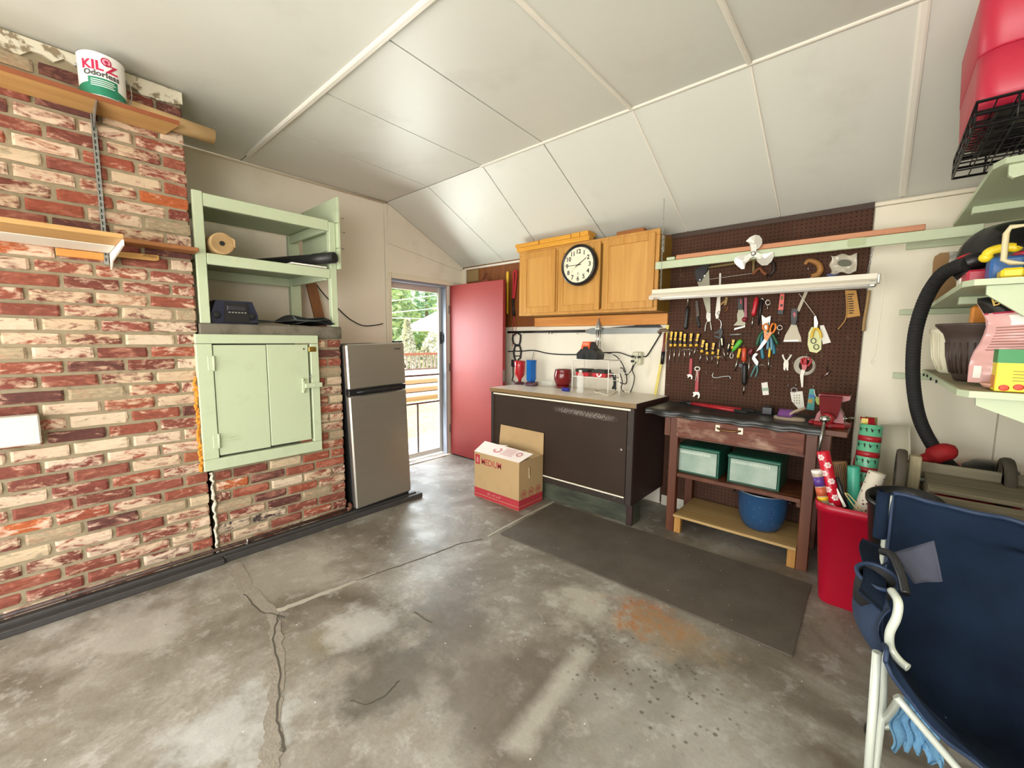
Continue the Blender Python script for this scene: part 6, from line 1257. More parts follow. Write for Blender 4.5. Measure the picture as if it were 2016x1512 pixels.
part(r, 'blade', MB().beam(T(1398, 550), T(1484, 538), 0.012, 0.0025, (0, 0.0, 1)), M_STEEL)
part(r, 'handle', MB().tube(smooth_path([T(1484, 540, 0.03), T(1488, 533, 0.034), T(1496, 529, 0.034), T(1502, 536, 0.034), T(1509, 541, 0.03)]), 0.012, 8), pm('rust brown', '#7d4727', 0.6, var=0.2))
r = single('pry_bar', MB().tube([T(1513, 505, 0.03), T(1523, 520, 0.03), T(1524, 532, 0.03), T(1517, 541, 0.03), T(1508, 543, 0.03)], [0.006, 0.013, 0.014, 0.011, 0.006], 8), pm('dark iron', '#3b302b', 0.5, 0.5, var=0.2), 'dark curved iron grip beside the bow saw handle', 'grip')
r = thing('utility_knife', 'white plastic handled cutter with a black arrow and a hooked silver wire', 'knife', T(1413, 600))
part(r, 'stick', MB().beam(T(1418, 538, 0.028), T(1417, 585, 0.028), 0.012, 0.005, (0, 1, 0)), M_WHITE)
flat(r, 'handle', [(1413, 585), (1419, 585), (1419, 610), (1415, 627), (1411, 628), (1409, 620)], M_WHITE, 0.024, 0.014)
flat(r, 'arrow_print', [(1415.5, 612), (1416.5, 612.5), (1412.5, 616.5), (1416.5, 621), (1415.5, 621.5), (1411, 616.5)], M_INK, 0.0385, 0.0004)
part(r, 'hook', MB().tube(smooth_path([T(1414, 628), T(1419, 632), T(1420, 640), T(1418, 647)]), 0.004, 6), M_CHROME)
r = thing('wooden_awl', 'wooden handled awl with a bent copper hook under the shop light', 'awl', T(1430, 595))
part(r, 'handle', MB().tube([T(1431, 585), T(1428, 601)], [0.012, 0.010], 8).tube([T(1419, 600), T(1427, 592)], 0.008, 8), pm('worn wood handle', '#a98a5a', 0.6))
part(r, 'hook', MB().tube([T(1428, 601), T(1428, 607), T(1433, 604), T(1430, 612), T(1426, 612)], 0.0035, 6), pm('copper', '#a8683f', 0.35, 0.8))
r = thing('c_clamp', 'dark small clamp hanging above the cream-striped screwdriver', 'clamp', T(1415, 660))
flat(r, 'frame', [(1411, 652), (1422, 645), (1424, 655), (1420, 668), (1407, 664), (1407, 660), (1416, 662), (1417, 656), (1409, 656)], M_SDB, 0.024, 0.014); part(r, 'screw', MB().tube([T(1406, 656), T(1420, 655)], 0.004, 6).tube([T(1417, 668), T(1416, 690)], 0.004, 6), M_GALV)
def pliers(name, label, piv, jaws, hands, mat, jm=None, w=0.008, d=0.03, cat='pliers', group=None):
    r = thing(name, label, cat, T(*piv, d), group)
    for hpts in hands: part(r, 'handle', MB().tube(smooth_path([T(*p, d) for p in [piv] + hpts], 4), w, 8), mat)
    part(r, 'jaws', MB().prism([T(x, y, d - 0.005) for x, y in jaws], (0, -0.012, 0)), jm or M_STEEL); part(r, 'pivot', MB().cyl(T(*piv, d + 0.006), T(*piv, d + 0.011), w * 0.9, n=10), jm or M_STEEL); return r
pliers('pliers', 'plain silver slip-joint pliers hanging open at the upper left of the board', (1396, 628), [(1392, 615), (1400, 616), (1400, 632), (1394, 634), (1391, 625)], [[(1390, 638), (1388, 654)], [(1399, 636), (1401, 652)]], M_STEEL, None, 0.005)
pliers('pliers', 'dark thin pliers hanging beside the black file handle', (1373, 620), [(1370, 592), (1375, 592), (1378, 622), (1372, 624)], [[(1375, 632), (1378, 643)], [(1372, 630), (1377, 645)]], M_SDB, pm('dark tool steel', '#4a423c', 0.4, 0.5), 0.006)
M_TEAL = pm('teal grip', '#2f7f96', 0.45, var=0.08); M_DGRN = pm('dark green grip', '#1d5b3a', 0.45, var=0.08)
pliers('pliers', 'large pliers with bright teal grips hanging behind the orange scissors', (1506, 648), [(1500, 620), (1508, 626), (1518, 622), (1516, 640), (1510, 652), (1502, 646)], [[(1500, 660), (1499, 680), (1502, 706)], [(1514, 662), (1522, 680), (1524, 697)]], M_TEAL, M_STEEL, 0.011, 0.032)
pliers('pliers', 'pliers with light blue grips half hidden by the orange scissors', (1511, 655), [(1506, 640), (1514, 640), (1514, 656), (1508, 656)], [[(1512, 672), (1511, 688)], [(1518, 668), (1519, 690)]], pm('light blue grip', '#5e93a8', 0.45), M_STEEL, 0.009, 0.05)
pliers('snips', 'snips with dark green grips spread wide behind the orange scissors', (1508, 650), [(1504, 634), (1512, 634), (1513, 652), (1505, 652)], [[(1496, 660), (1490, 680)], [(1520, 658), (1531, 678)]], M_DGRN, M_STEEL, 0.009, 0.064, 'snips')
r = thing('scissors', 'orange-handled scissors with a long white blade in the middle of the board', 'scissors', T(1510, 660, 0.085))
M_ORG = pm('orange handle', '#e8832a', 0.35)
part(r, 'finger_loop', MB().tube([T(x, y, 0.082) for x, y in ((1502, 641), (1508, 637), (1512, 642), (1511, 650), (1506, 650), (1502, 647))], 0.006, 8, True), M_ORG); part(r, 'finger_loop', MB().tube([T(x, y, 0.086) for x, y in ((1517, 645), (1521, 637), (1527, 638), (1527, 646), (1522, 655), (1516, 655))], 0.0065, 8, True), M_ORG)
flat(r, 'handle_arm', [(1504, 649), (1510, 650), (1511, 668), (1505, 668)], M_ORG, 0.078, 0.008); flat(r, 'handle_arm', [(1515, 653), (1521, 655), (1510, 672), (1506, 668)], M_ORG, 0.086, 0.007)
flat(r, 'blade', [(1505, 667), (1512, 670), (1498, 687), (1489, 692)], pm('white blade', '#e9e7df', 0.3, 0.2), 0.080, 0.003)
r = thing('putty_knife', 'painter\'s multi-tool scraper with a black grip and red inlay, under the light', 'scraper', T(1458, 620))
flat(r, 'grip', [(1453, 588), (1464, 588), (1463, 610), (1454, 610)], M_SDB, 0.024, 0.016); flat(r, 'inlay', [(1458, 588), (1460, 590), (1460, 598), (1457, 598)], M_RED, 0.0405, 0.001)
flat(r, 'blade', [(1454, 610), (1463, 610), (1467, 622), (1463, 630), (1468, 636), (1467, 641), (1444, 641), (1452, 632), (1451, 620)], pm('scraper steel', '#858270', 0.4, 0.5), 0.024, 0.003)
flat(r, 'blade_edge', [(1467, 641), (1467, 644), (1445, 650), (1446, 646)], M_STEEL, 0.030, 0.002)
r = thing('flat_bar_cutter', 'dark pink flat bar with a round red end, right of the multi-tool scraper', 'cutter', T(1468, 610))
flat(r, 'bar', [(1466, 586), (1471, 586), (1471, 632), (1466, 632)], pm('dusty pink enamel', '#9c4a5e', 0.45), 0.024, 0.010); part(r, 'wheel', MB().lathe([(0.016, 0.0), (0.018, 0.006), (0.014, 0.014), (0, 0.016)], T(1466, 629, 0.03), (0, -1, 0), 16), pm('deep red', '#7d1f2e', 0.4))
r = thing('ratchet_driver', 'red and black screwdriver hanging beside the eye bolt', 'screwdriver', T(1486, 610))
a, f, t = T(1490, 585, 0.04), T(1483, 622, 0.04), T(1480, 646, 0.04)
part(r, 'handle', MB().lathe([(0.009, 0), (0.016, 0.02), (0.014, 0.06), (0.017, 0.10), (0.010, (a - f).length), (0, (a - f).length)], f, a - f, 10), pm('bright red handle', '#c0202f', 0.3)); part(r, 'shaft', MB().cyl(f, t, 0.004, n=8), M_CHROME)
r = thing('claw_hammer', 'black headed small hammer with a pale claw hanging by the red screwdriver', 'hammer', T(1500, 600))
part(r, 'head', MB().tube([T(1496, 589, 0.03), T(1501, 588, 0.03), T(1505, 592, 0.03)], [0.007, 0.009, 0.005], 8), M_STEEL); part(r, 'handle', MB().tube([T(1499, 592), T(1497, 612), T(1493, 640)], [0.014, 0.011, 0.004], 8), M_SDB)
eb = thing('eye_bolt', 'silver eye bolt left of the red level', 'eye bolt', T(1512, 600)); part(eb, 'eye', MB().tube([T(1512 + 4.6 * math.cos(i * 0.5236), 595.5 + 5 * math.sin(i * 0.5236)) for i in range(12)], 0.0036, 6, True), M_CHROME); part(eb, 'shank', MB().cyl(T(1511.5, 601), T(1511, 611), 0.0038, n=8), M_CHROME)
eb = thing('eye_bolt', 'silver eye bolt right of the orange scissors', 'eye bolt', T(1535, 648)); part(eb, 'eye', MB().tube([T(1535 + 5.2 * math.cos(i * 0.5236), 645 + 4.6 * math.sin(i * 0.5236), 0.05) for i in range(12)], 0.0036, 6, True), M_CHROME); part(eb, 'shank', MB().cyl(T(1534, 650, 0.05), T(1531, 664, 0.04), 0.0038, n=8), M_CHROME)
lv = thing('spirit_level', 'short red spirit level hanging upright under the shop light', 'level', T(1540, 600))
flat(lv, 'body', [(1537, 579), (1545.5, 579), (1543, 611), (1533, 611)], pm('salmon red', '#d8574d', 0.4), 0.024, 0.020); flat(lv, 'end_cap', [(1533, 610.5), (1543.2, 610.5), (1542.6, 619), (1532, 618.5)], M_SDB, 0.0235, 0.021)
flat(lv, 'vial_window', [(1537.6, 583), (1541.4, 583), (1541, 590), (1537, 590)], pm('vial', '#6f6a35', 0.2), 0.0445, 0.001); flat(lv, 'vial_window', [(1536, 599), (1541, 598.5), (1541, 603.5), (1536, 604)], M_SDB, 0.0445, 0.001)
db = thing('drill_bit', 'long drill bit lying level on pegs below the scrapers', 'drill bit', T(1458, 658)); part(db, 'flute', MB().cyl(T(1437, 659), T(1460, 658), 0.006, n=8), M_GALV); part(db, 'shank', MB().cyl(T(1460, 658), T(1478, 659), 0.0045, n=8).cyl(T(1474, 659), T(1478, 659), 0.007, n=8), pm('shank brown', '#54463c', 0.5, 0.4))
mb = MB()
for i in range(7): c = T(1438 + i * 3.2, 659, 0.03); mb.tube([c + V((-0.003, 0, -0.006)), c + V((0, -0.0065, 0)), c + V((0.003, 0, 0.006))], 0.0016, 4)
part(db, 'spiral_edge', mb, M_STEEL, kind='stuff')
sc_ = thing('wall_scraper', 'wide drywall knife with a black and red grip and broad steel blade', 'scraper', T(1562, 640))
flat(sc_, 'grip', [(1559, 609), (1566, 607), (1571, 610), (1570, 628), (1567, 640), (1559, 639), (1558, 622)], M_SDB, 0.026, 0.020); flat(sc_, 'inlay', [(1561, 618), (1564, 613), (1567, 620), (1564, 626)], pm('pink inlay', '#b04152', 0.4), 0.0465, 0.001)
flat(sc_, 'blade', [(1558, 638), (1568, 638), (1572, 652), (1577, 664), (1578, 673), (1542, 673), (1546, 660), (1553, 648)], pm('dull steel', '#8d8573', 0.4, 0.4), 0.024, 0.002); flat(sc_, 'blade_edge', [(1543, 670), (1572, 669), (1572, 671.5), (1543, 672.5)], M_STEEL, 0.0265, 0.001)
hk = thing('hay_hook', 'tool with a curved yellow-brown wooden hook and grey stick, behind the light', 'hook', T(1600, 530))
part(hk, 'wooden_hook', MB().tube(smooth_path([T(1585, 521, 0.035), T(1590, 514, 0.035), T(1600, 514, 0.035), T(1612, 521, 0.035), T(1615, 532, 0.035), T(1609, 541, 0.035), T(1598, 545, 0.035)]), [0.012, 0.014, 0.016, 0.018, 0.019, 0.02, 0.02], 8), wood('hook wood', '#c08a4a', '#8f5f2a', 0, 20)); part(hk, 'stick', MB().beam(T(1600, 545, 0.03), T(1571, 613, 0.03), 0.018, 0.008, (0, 1, 0)), pm('weathered stick', '#bdb4a0', 0.6)); part(hk, 'bolt', MB().tube([T(1587, 526, 0.03), T(1591, 526, 0.045), T(1591, 533, 0.045)], 0.003, 6), M_CHROME)
bg_ = thing('clear_bag', 'clear plastic bag with a grey oval part inside, hung above the light', 'bag', T(1662, 525))
mb = MB(); mb.sheet(lambda u, v: tuple(T(1636 + 52 * u - 2 * v + 3 * math.sin(v * 9) * (1 - u), 503 - 3 * u + 36 * v + 2 * math.sin(u * 11), 0.028 + 0.012 * math.sin(u * 7) * math.sin(v * 6 + 1) + 0.012)), 16, 10, True, 0.002)
part(bg_, 'film', mb, pm('wrinkled clear film', '#cfc8b6', 0.12, var=0.15, vs=20)); flat(bg_, 'oval_part', [(1650 + 13 + 14 * math.cos(i * 0.3927), 518 + 7 * math.sin(i * 0.3927)) for i in range(16)], pm('grey felt', '#6d6d5f', 0.8), 0.052, 0.006); flat(bg_, 'blue_print', [(1626, 541), (1648, 534), (1652, 540), (1634, 546)], pm('navy print', '#2a3a78', 0.4), 0.040, 0.002)
tg = thing('paper_sleeve', 'tan paper sleeve with dark print hanging at the right of the pegboard', 'sleeve', T(1680, 600))
flat(tg, 'sleeve', [(1664, 572), (1686, 572), (1694, 622), (1668, 626)], pm('tan paper', '#c39350', 0.8, var=0.06), 0.024, 0.016); mb = MB(); r_ = random.Random(6)
for i in range(9):
    x = 1669 + i * 0.2; y = 579 + i * 4.6; p = [T(x, y, 0.0405), T(x + r_.uniform(6, 14), y - 0.8, 0.0405), T(x + r_.uniform(6, 14), y + 1.2, 0.0405), T(x, y + 1.6, 0.0405)]; mb.prism(p, (0, -0.0003, 0))
part(tg, 'dark_print', mb, M_INK, kind='stuff'); part(tg, 'cord', MB().tube(smooth_path([T(1666, 580, 0.045), T(1667, 610, 0.045), T(1664, 630, 0.035), T(1650, 648, 0.03)]), 0.0035, 6), pm('tan cord', '#b98d4f', 0.7))
single('bent_dowel', MB().tube(smooth_path([T(1711, 572, 0.03), T(1707, 600, 0.03), T(1702, 630, 0.03), T(1700, 652, 0.03)]), [0.009] * 19, 8), pm('wood dowel', '#a58657', 0.6, var=0.1), 'thin bent wooden stick hanging along the right edge of the pegboard', 'stick')
ws = thing('wire_stripper', 'pliers with yellow grips hung over a yellow-green card, right of the drywall knife', 'pliers', T(1606, 650, 0.05))
part(ws, 'handle', MB().tube(smooth_path([T(1605, 645, 0.05), T(1600, 654, 0.05), T(1598, 665, 0.05)]), 0.007, 8), M_YEL); part(ws, 'handle', MB().tube(smooth_path([T(1607, 645, 0.05), T(1614, 653, 0.05), T(1617, 665, 0.05)]), 0.007, 8), M_YEL); flat(ws, 'jaws', [(1603, 623), (1607, 622), (1611, 636), (1609, 645), (1603, 645)], M_STEEL, 0.045, 0.010)
wcord = single('hanging_wire', MB().tube([T(1573, 578, 0.05), T(1605, 622, 0.05)], 0.002, 5), M_CREAM, 'thin wire slanting from behind the light to the yellow-gripped pliers', 'wire')
ycd = thing('hook_card', 'pale yellow-green card with two grey rings on the pegboard', 'card', T(1604, 670)); flat(ycd, 'card', [(1592, 655), (1598, 644), (1612, 645), (1618, 658), (1617, 688), (1608, 695), (1594, 692), (1590, 678)], pm('yellow card', '#dfe2a9', 0.6, var=0.05), 0.024, 0.006)
for x, y in ((1601.5, 671), (1607, 683)): part(ycd, 'ring', MB().tube([T(x + 5 * math.cos(i * 0.5236), y + 5 * math.sin(i * 0.5236), 0.034) for i in range(12)], 0.003, 6, True), pm('grey rubber ring', '#5a6252', 0.6))
flat(ycd, 'white_insert', [(1614, 641), (1622, 640), (1636, 674), (1620, 678)], M_PAPER, 0.022, 0.002)
wp_ = pliers('spring_clamp', 'white plastic pliers with open arms hanging right of the teal grips', (1548, 712), [(1545, 709), (1552, 709), (1553, 716), (1552, 730), (1549, 728), (1548, 721), (1546, 730), (1543, 727), (1543, 716)], [[(1543, 705), (1541, 698)], [(1554, 705), (1558, 698)]], M_WHITE, M_WHITE, 0.006, 0.03, 'pliers')
wc_ = thing('cable_coil', 'coil of thin white cable hanging on the pegboard', 'cable', T(1584, 720)); mb = MB()
for k in range(7):
    rr = 21 - k * 1.1; mb.tube([T(1584 + k * 0.4 + rr * math.cos(i * 0.2618), 720 + rr * 0.88 * math.sin(i * 0.2618), 0.025 + 0.003 * k) for i in range(24)], 0.0022, 5, True)
part(wc_, 'loops', mb, pm('white cable', '#c9c3b2', 0.5), kind='stuff')
rs = thing('scissors', 'scissors with red handles and white blades hanging over the cable coil', 'scissors', T(1583, 725, 0.06))
part(rs, 'finger_loop', MB().tube([T(x, y, 0.058) for x, y in ((1578, 707), (1582, 704), (1584, 712), (1582, 719), (1578, 716))], 0.0065, 8, True), M_RED); part(rs, 'finger_loop', MB().tube([T(x, y, 0.060) for x, y in ((1587, 705), (1594, 705), (1597, 711), (1591, 721), (1586, 717))], 0.0065, 8, True), M_RED); flat(rs, 'handle_arm', [(1579, 718), (1590, 718), (1587, 728), (1580, 728)], M_RED, 0.052, 0.012); flat(rs, 'blade', [(1578, 727), (1586, 727), (1582, 740), (1581, 762), (1578, 763), (1575, 740)], M_WHITE, 0.052, 0.004)
pk_ = thing('pocket_knife', 'small red and silver pocket knife hanging slanted at the right of the board', 'knife', T(1625, 738)); part(pk_, 'scale', MB().tube([T(1634, 729, 0.03), T(1627, 735, 0.032), T(1617, 743, 0.03)], [0.004, 0.008, 0.003], 8), pm('knife maroon', '#5a2626', 0.4)); part(pk_, 'liner', MB().tube([T(1634, 730, 0.038), T(1628, 737, 0.040), T(1619, 743, 0.036)], [0.003, 0.004, 0.002], 6), M_CHROME); part(pk_, 'lanyard', MB().tube([T(1629, 732), T(1627, 724), T(1630, 720)], 0.0025, 5), M_SDB)
def wrench(name, label, top, bot, w, jaw, d=0.03):
    a, b3 = T(*top, d), T(*bot, d); r = thing(name, label, 'wrench', b3); part(r, 'handle', MB().beam(a, b3, w, 0.012, (0, 1, 0)), pm('wrench red', '#a82430', 0.4) if 'wrench red' not in bpy.data.materials else bpy.data.materials['wrench red'])
    flat(r, 'jaw', [a3(*p) for p in jaw], pm('nickel', '#b7b0a2', 0.3, 0.7) if 'nickel' not in bpy.data.materials else bpy.data.materials['nickel'], d - 0.006, 0.012); return r
wrench('adjustable_wrench', 'smaller red-handled adjustable wrench under the screwdrivers', a3(512, 555), a3(500, 810), 0.020, [(445, 820), (480, 812), (515, 815), (540, 845), (535, 890), (515, 895), (520, 860), (495, 845), (470, 870), (455, 865), (470, 845)])
r = wrench('adjustable_wrench', 'larger red-handled adjustable wrench with a white string on the pegboard', a3(622, 745), a3(600, 1105), 0.024, [(545, 1110), (590, 1098), (645, 1105), (662, 1150), (655, 1195), (630, 1215), (625, 1195), (640, 1170), (610, 1140), (585, 1165), (560, 1185), (540, 1180), (560, 1145)])
part(r, 'hang_ring', MB().tube([T(*a3(612 + 42 * math.cos(i * 0.5236), 722 + 32 * math.sin(i * 0.5236)), 0.036) for i in range(12)], 0.005, 6, True), M_WHITE); part(r, 'string', MB().tube([T(*a3(610, 750), 0.044), T(*a3(580, 915), 0.044)], 0.0025, 5).tube([T(*a3(612, 750), 0.044), T(*a3(625, 935), 0.044)], 0.0025, 5), M_WHITE)
single('peg_hook', MB().tube(smooth_path([T(*a3(x, y)) for x, y in ((882, 790), (862, 830), (880, 865), (940, 868), (1010, 855), (1070, 850), (1140, 848), (1165, 890))]), 0.005, 6), M_GALV, 'long bent silver wire hook beside the red wrench', 'hook')
wpp = pliers('water_pump_pliers', 'water-pump pliers with grey curved jaws and blue-green grips', (1490, 718), [(1484, 698), (1489, 695), (1493, 697), (1487, 703), (1494, 712), (1492, 720), (1487, 716), (1481, 706)], [[(1491, 730), (1487, 742)], [(1486, 724), (1478, 742)]], pm('grey green grip', '#4d7a7a', 0.5), M_GALV, 0.006, 0.045)
single('caliper', MB().prism([T(x, y, 0.026) for x, y in ((1456, 716), (1472, 718), (1471, 724), (1464, 724), (1462, 733), (1460, 733), (1461, 724), (1455, 722))], (0, -0.01, 0)), pm('dark blue tool', '#2a2c3a', 0.4), 'dark flat wrench piece hanging below the orange-red driver', 'hand tool')
pq = thing('paper_packet', 'small white and green paper packet hung low on the pegboard', 'packet', T(1507, 765)); flat(pq, 'packet', [(1499, 754), (1511, 752), (1514, 777), (1502, 778)], M_PAPER, 0.024, 0.004); flat(pq, 'green_band', [(1500.5, 764), (1513, 763), (1513.6, 769), (1501.2, 770)], pm('pale green print', '#9db59b', 0.7), 0.0285, 0.0005)
wk = thing('hang_card', 'white blister card with a ring hung low beside the red vise', 'card', T(1570, 790)); flat(wk, 'card', [(1556, 772), (1580, 770), (1584, 803), (1572, 805), (1559, 790)], pm('white card', '#e3e0d4', 0.6, var=0.08, vs=40), 0.024, 0.004)
part(wk, 'ring', MB().tube([T(1563.5 + 6 * math.cos(i * 0.5236), 768 + 4.5 * math.sin(i * 0.5236), 0.034) for i in range(12)], 0.0025, 6, True), pm('grey ring', '#aeb0b5', 0.4)); mb = MB()
for i in range(3):
    for j in range(4): mb.prism([T(1562 + i * 5, 777 + j * 5, 0.0285), T(1565 + i * 5, 777 + j * 5, 0.0285), T(1565.5 + i * 5, 780 + j * 5, 0.0285), T(1562.5 + i * 5, 780 + j * 5, 0.0285)], (0, -0.0006, 0))
part(wk, 'printed_pictures', mb, pm('grey print', '#b5ad98', 0.7), kind='stuff'); part(wk, 'peg', MB().tube([T(1567, 764, 0.02), T(1567, 757, 0.035)], 0.0025, 5), M_CHROME)
gc = thing('hang_card', 'green and blue hang card hung just left of the red vise', 'card', T(1596, 785)); flat(gc, 'card', [(1594, 766), (1602, 765), (1605, 775), (1603, 808), (1588, 806)], pm('teal card', '#3f9a93', 0.5), 0.024, 0.004); flat(gc, 'blue_band', [(1593, 776), (1604, 777), (1604, 783), (1592, 782)], pm('card blue', '#2e6fae', 0.5), 0.0285, 0.0005); flat(gc, 'orange_patch', [(1591, 786), (1600, 786), (1599, 794), (1590.5, 793)], pm('card ochre', '#c39a4a', 0.6), 0.0285, 0.0005)
gt = thing('green_tag', 'yellow-green oval tag hanging between the green card and the vise', 'tag', T(1611, 790, 0.04)); part(gt, 'oval', MB().prism([T(1611 + 5.5 * math.cos(i * 0.3927) + 2 * math.sin(i * 0.3927), 789 + 8 * math.sin(i * 0.3927), 0.045) for i in range(16)], (0, -0.005, 0)), pm('lime tag', '#a6b553', 0.5)); part(gt, 'loop', MB().tube([T(1607, 782, 0.045), T(1604, 775, 0.04), T(1603, 767, 0.035)], 0.003, 5), M_WHITE)
mb = MB()
for px, py in ((1553, 760), (1602, 762), (1555, 700), (1589, 700), (1525, 742), (1552, 742), (1561, 716), (1466, 683), (1393, 735), (1575, 556)):
    p = T(px, py, 0.018); mb.tube([p, p + V((0, -0.025, 0)), p + V((0, -0.028, 0.012))], 0.0024, 5)
o = single('peg_hooks', mb, M_GALV, 'small bare steel peg hooks scattered over the pegboard', 'hooks'); o['kind'] = 'stuff'
# ================================================================ pale green shelves along the right wall
M_SHTOP = worn('dirty shelf top', '#8d8468', '#a59c7e', 7, 0.5, 0.75, 0.7, 0.15)
def side_shelf(label, z, x0, y0, gus, cleat, ledge, th=0.022):
    t = thing('wall_shelf', label, 'shelf', ((x0 + XR) / 2, (y0 + YW) / 2, z - th))
    part(t, 'board', MB().prism([(x0, YW - 0.002, z - th), (x0 + 0.012, y0 + 0.05, z - th), (x0 + 0.035, y0, z - th), (XR - 0.002, y0, z - th), (XR - 0.002, YW - 0.002, z - th)], (0, 0, th - 0.001)), M_GREEN)
    part(t, 'worn_top', MB().prism([(x0 + 0.01, YW - 0.004, z - 0.001), (x0 + 0.022, y0 + 0.055, z - 0.001), (x0 + 0.045, y0 + 0.012, z - 0.001), (XR - 0.004, y0 + 0.012, z - 0.001), (XR - 0.004, YW - 0.004, z - 0.001)], (0, 0, 0.001)), M_SHTOP, 'dirty worn shelf top')
    part(t, 'end_bracket', MB().prism(gus, (0, 0.02, 0)), M_GREEN)
    if cleat: part(t, 'cross_cleat', MB().box((cleat[0], cleat[1], z - th - 0.034), (XR - 0.01, cleat[1] + 0.045, z - th - 0.001), 0.003), M_GREEN)
    part(t, 'ledger', MB().box((0.067, YW - 0.024, ledge[0]), (XR - 0.01, YW - 0.001, ledge[1]), 0.003), M_GREEN)
    return t
def G(px, py, y): return PY(px, py, y)
y = 2.03; side_shelf('lowest pale green shelf at the right wall, with plant pots and bags on it', 1.228, 0.192, 1.99, [G(1921, 783, y), G(1921, 798, y), G(2016, 833, y), V((0.80, y, G(2016, 833, y).z - 0.2)), V((0.80, y, 1.204)), V((G(1921, 783, y).x, y, 1.204))], None, (1.168, 1.203))
y = 2.17; side_shelf('middle pale green shelf at the right wall, carrying toys and the black bag', 1.601, 0.190, 2.15, [V((G(1943, 560, y).x, y, 1.578)), G(1942, 580, y), G(2016, 622, y), V((0.80, y, G(2016, 622, y).z - 0.12)), V((0.80, y, 1.578))], (0.235, 2.60), (1.545, 1.577))
y = 2.36; side_shelf('topmost pale green shelf at the right wall, under the wire crate and pink tote', 2.044, 0.250, 2.34, [V((G(1986, 330, y).x, y, 2.021)), G(1986, 345, y), G(1996, 350, y), G(2016, 344, y), V((0.80, y, 1.95)), V((0.80, y, 2.021))], (0.275, 2.95), (1.922, 1.966))
st_ = thing('wood_screws', 'row of dark screws along the edge of the lowest green shelf', 'screws', PY(1825, 740, 3.3)); mb = MB()
for px, py in ((1819, 738), (1826, 740), (1833, 746), (1844, 751)):
    p = PX(px, py, 0.188); mb.cyl(p + V((-0.004, 0, 0)), p + V((0.002, 0, 0)), 0.007, n=8)
o = part(st_, 'screw', mb, M_INK, kind='stuff')
# wire crate and tote
cr = thing('wire_crate', 'folded black wire pet crate lying on the topmost green shelf', 'crate', (0.4, 2.3, 2.0465))
cx0, cx1, cy0, cy1 = 0.170, 0.700, 2.02, 2.57; M_CRW = pm('black wire', '#151414', 0.4, 0.3)
for k, z in enumerate((2.062, 2.100, 2.138)):
    mb = MB().tube([(cx0, cy0, z), (cx1, cy0, z), (cx1, cy1, z), (cx0, cy1, z)], 0.005, 6, True)
    for i in range(1, 12): x = cx0 + (cx1 - cx0) * i / 12; mb.tube([(x, cy0, z), (x, cy1, z)], 0.0022, 5)
    for i in range(1, 6): yy = cy0 + (cy1 - cy0) * i / 6; mb.tube([(cx0, yy, z + 0.003), (cx1, yy, z + 0.003)], 0.003, 5)
    part(cr, 'wire_panel', mb, M_CRW)
mb = MB()
for i in range(7): yy = cy0 + (cy1 - cy0) * i / 6; mb.tube([(cx0, yy, 2.058), (cx0, yy, 2.142)], 0.003, 5)
for i in range(7): xx = cx0 + (cx1 - cx0) * i / 6; mb.tube([(xx, cy0, 2.058), (xx, cy0, 2.142)], 0.003, 5); mb.tube([(xx, cy1, 2.058), (xx, cy1, 2.142)], 0.003, 5)
part(cr, 'side_wires', mb, M_CRW, kind='stuff'); part(cr, 'tray', MB().box((cx0 + 0.05, cy0 + 0.03, 2.105), (cx1, cy1 - 0.08, 2.112), 0.002), M_BLACK)
tt = thing('storage_tote', 'large pinkish red plastic tote on the wire crate under the ceiling', 'tote', (0.43, 2.34, 2.146))
def rbox(levels, n=6):
    mb = MB(); rings = []
    for (x0, x1, y0, y1, z, r) in levels:
        ring = []
        for cx, cy, a0 in ((x1 - r, y1 - r, 0), (x0 + r, y1 - r, 90), (x0 + r, y0 + r, 180), (x1 - r, y0 + r, 270)):
            for i in range(n + 1): a = math.radians(a0 + 90 * i / n); ring.append(V((cx + r * math.cos(a), cy + r * math.sin(a), z)))
        rings.append(ring)
    k = len(rings[0]); vs = [p for r in rings for p in r]
    fs = [[i * k + j, i * k + (j + 1) % k, (i + 1) * k + (j + 1) % k, (i + 1) * k + j] for i in range(len(rings) - 1) for j in range(k)]
    mb.add(vs, fs, True); o = 0
    mb.add(rings[0], [list(range(k))[::-1]]); mb.add(rings[-1], [list(range(k))]); return mb
M_TOTE = pm('pink red plastic', '#b3263f', 0.42, var=0.06)
part(tt, 'tub', rbox([(0.205, 0.68, 2.115, 2.565, 2.147, 0.05), (0.185, 0.70, 2.095, 2.585, 2.160, 0.06), (0.175, 0.71, 2.085, 2.595, 2.185, 0.065), (0.168, 0.715, 2.08, 2.60, 2.315, 0.065), (0.174, 0.71, 2.086, 2.594, 2.318, 0.06)]), M_TOTE)
part(tt, 'lid', rbox([(0.172, 0.712, 2.084, 2.596, 2.3185, 0.06), (0.166, 0.718, 2.078, 2.602, 2.323, 0.065), (0.158, 0.72, 2.07, 2.606, 2.50, 0.07), (0.165, 0.71, 2.08, 2.60, 2.545, 0.07), (0.20, 0.69, 2.11, 2.57, 2.565, 0.06)]), M_TOTE)
mb = MB()
for i in range(3): mb.tube(arc((0.1655, 2.31, 2.40), (0, 1, 0), (0, 0, 1), 0.045 - 0.009 * i, 150, 250, 8), 0.0016, 4)
part(tt, 'moulded_mark', mb, M_TOTE)
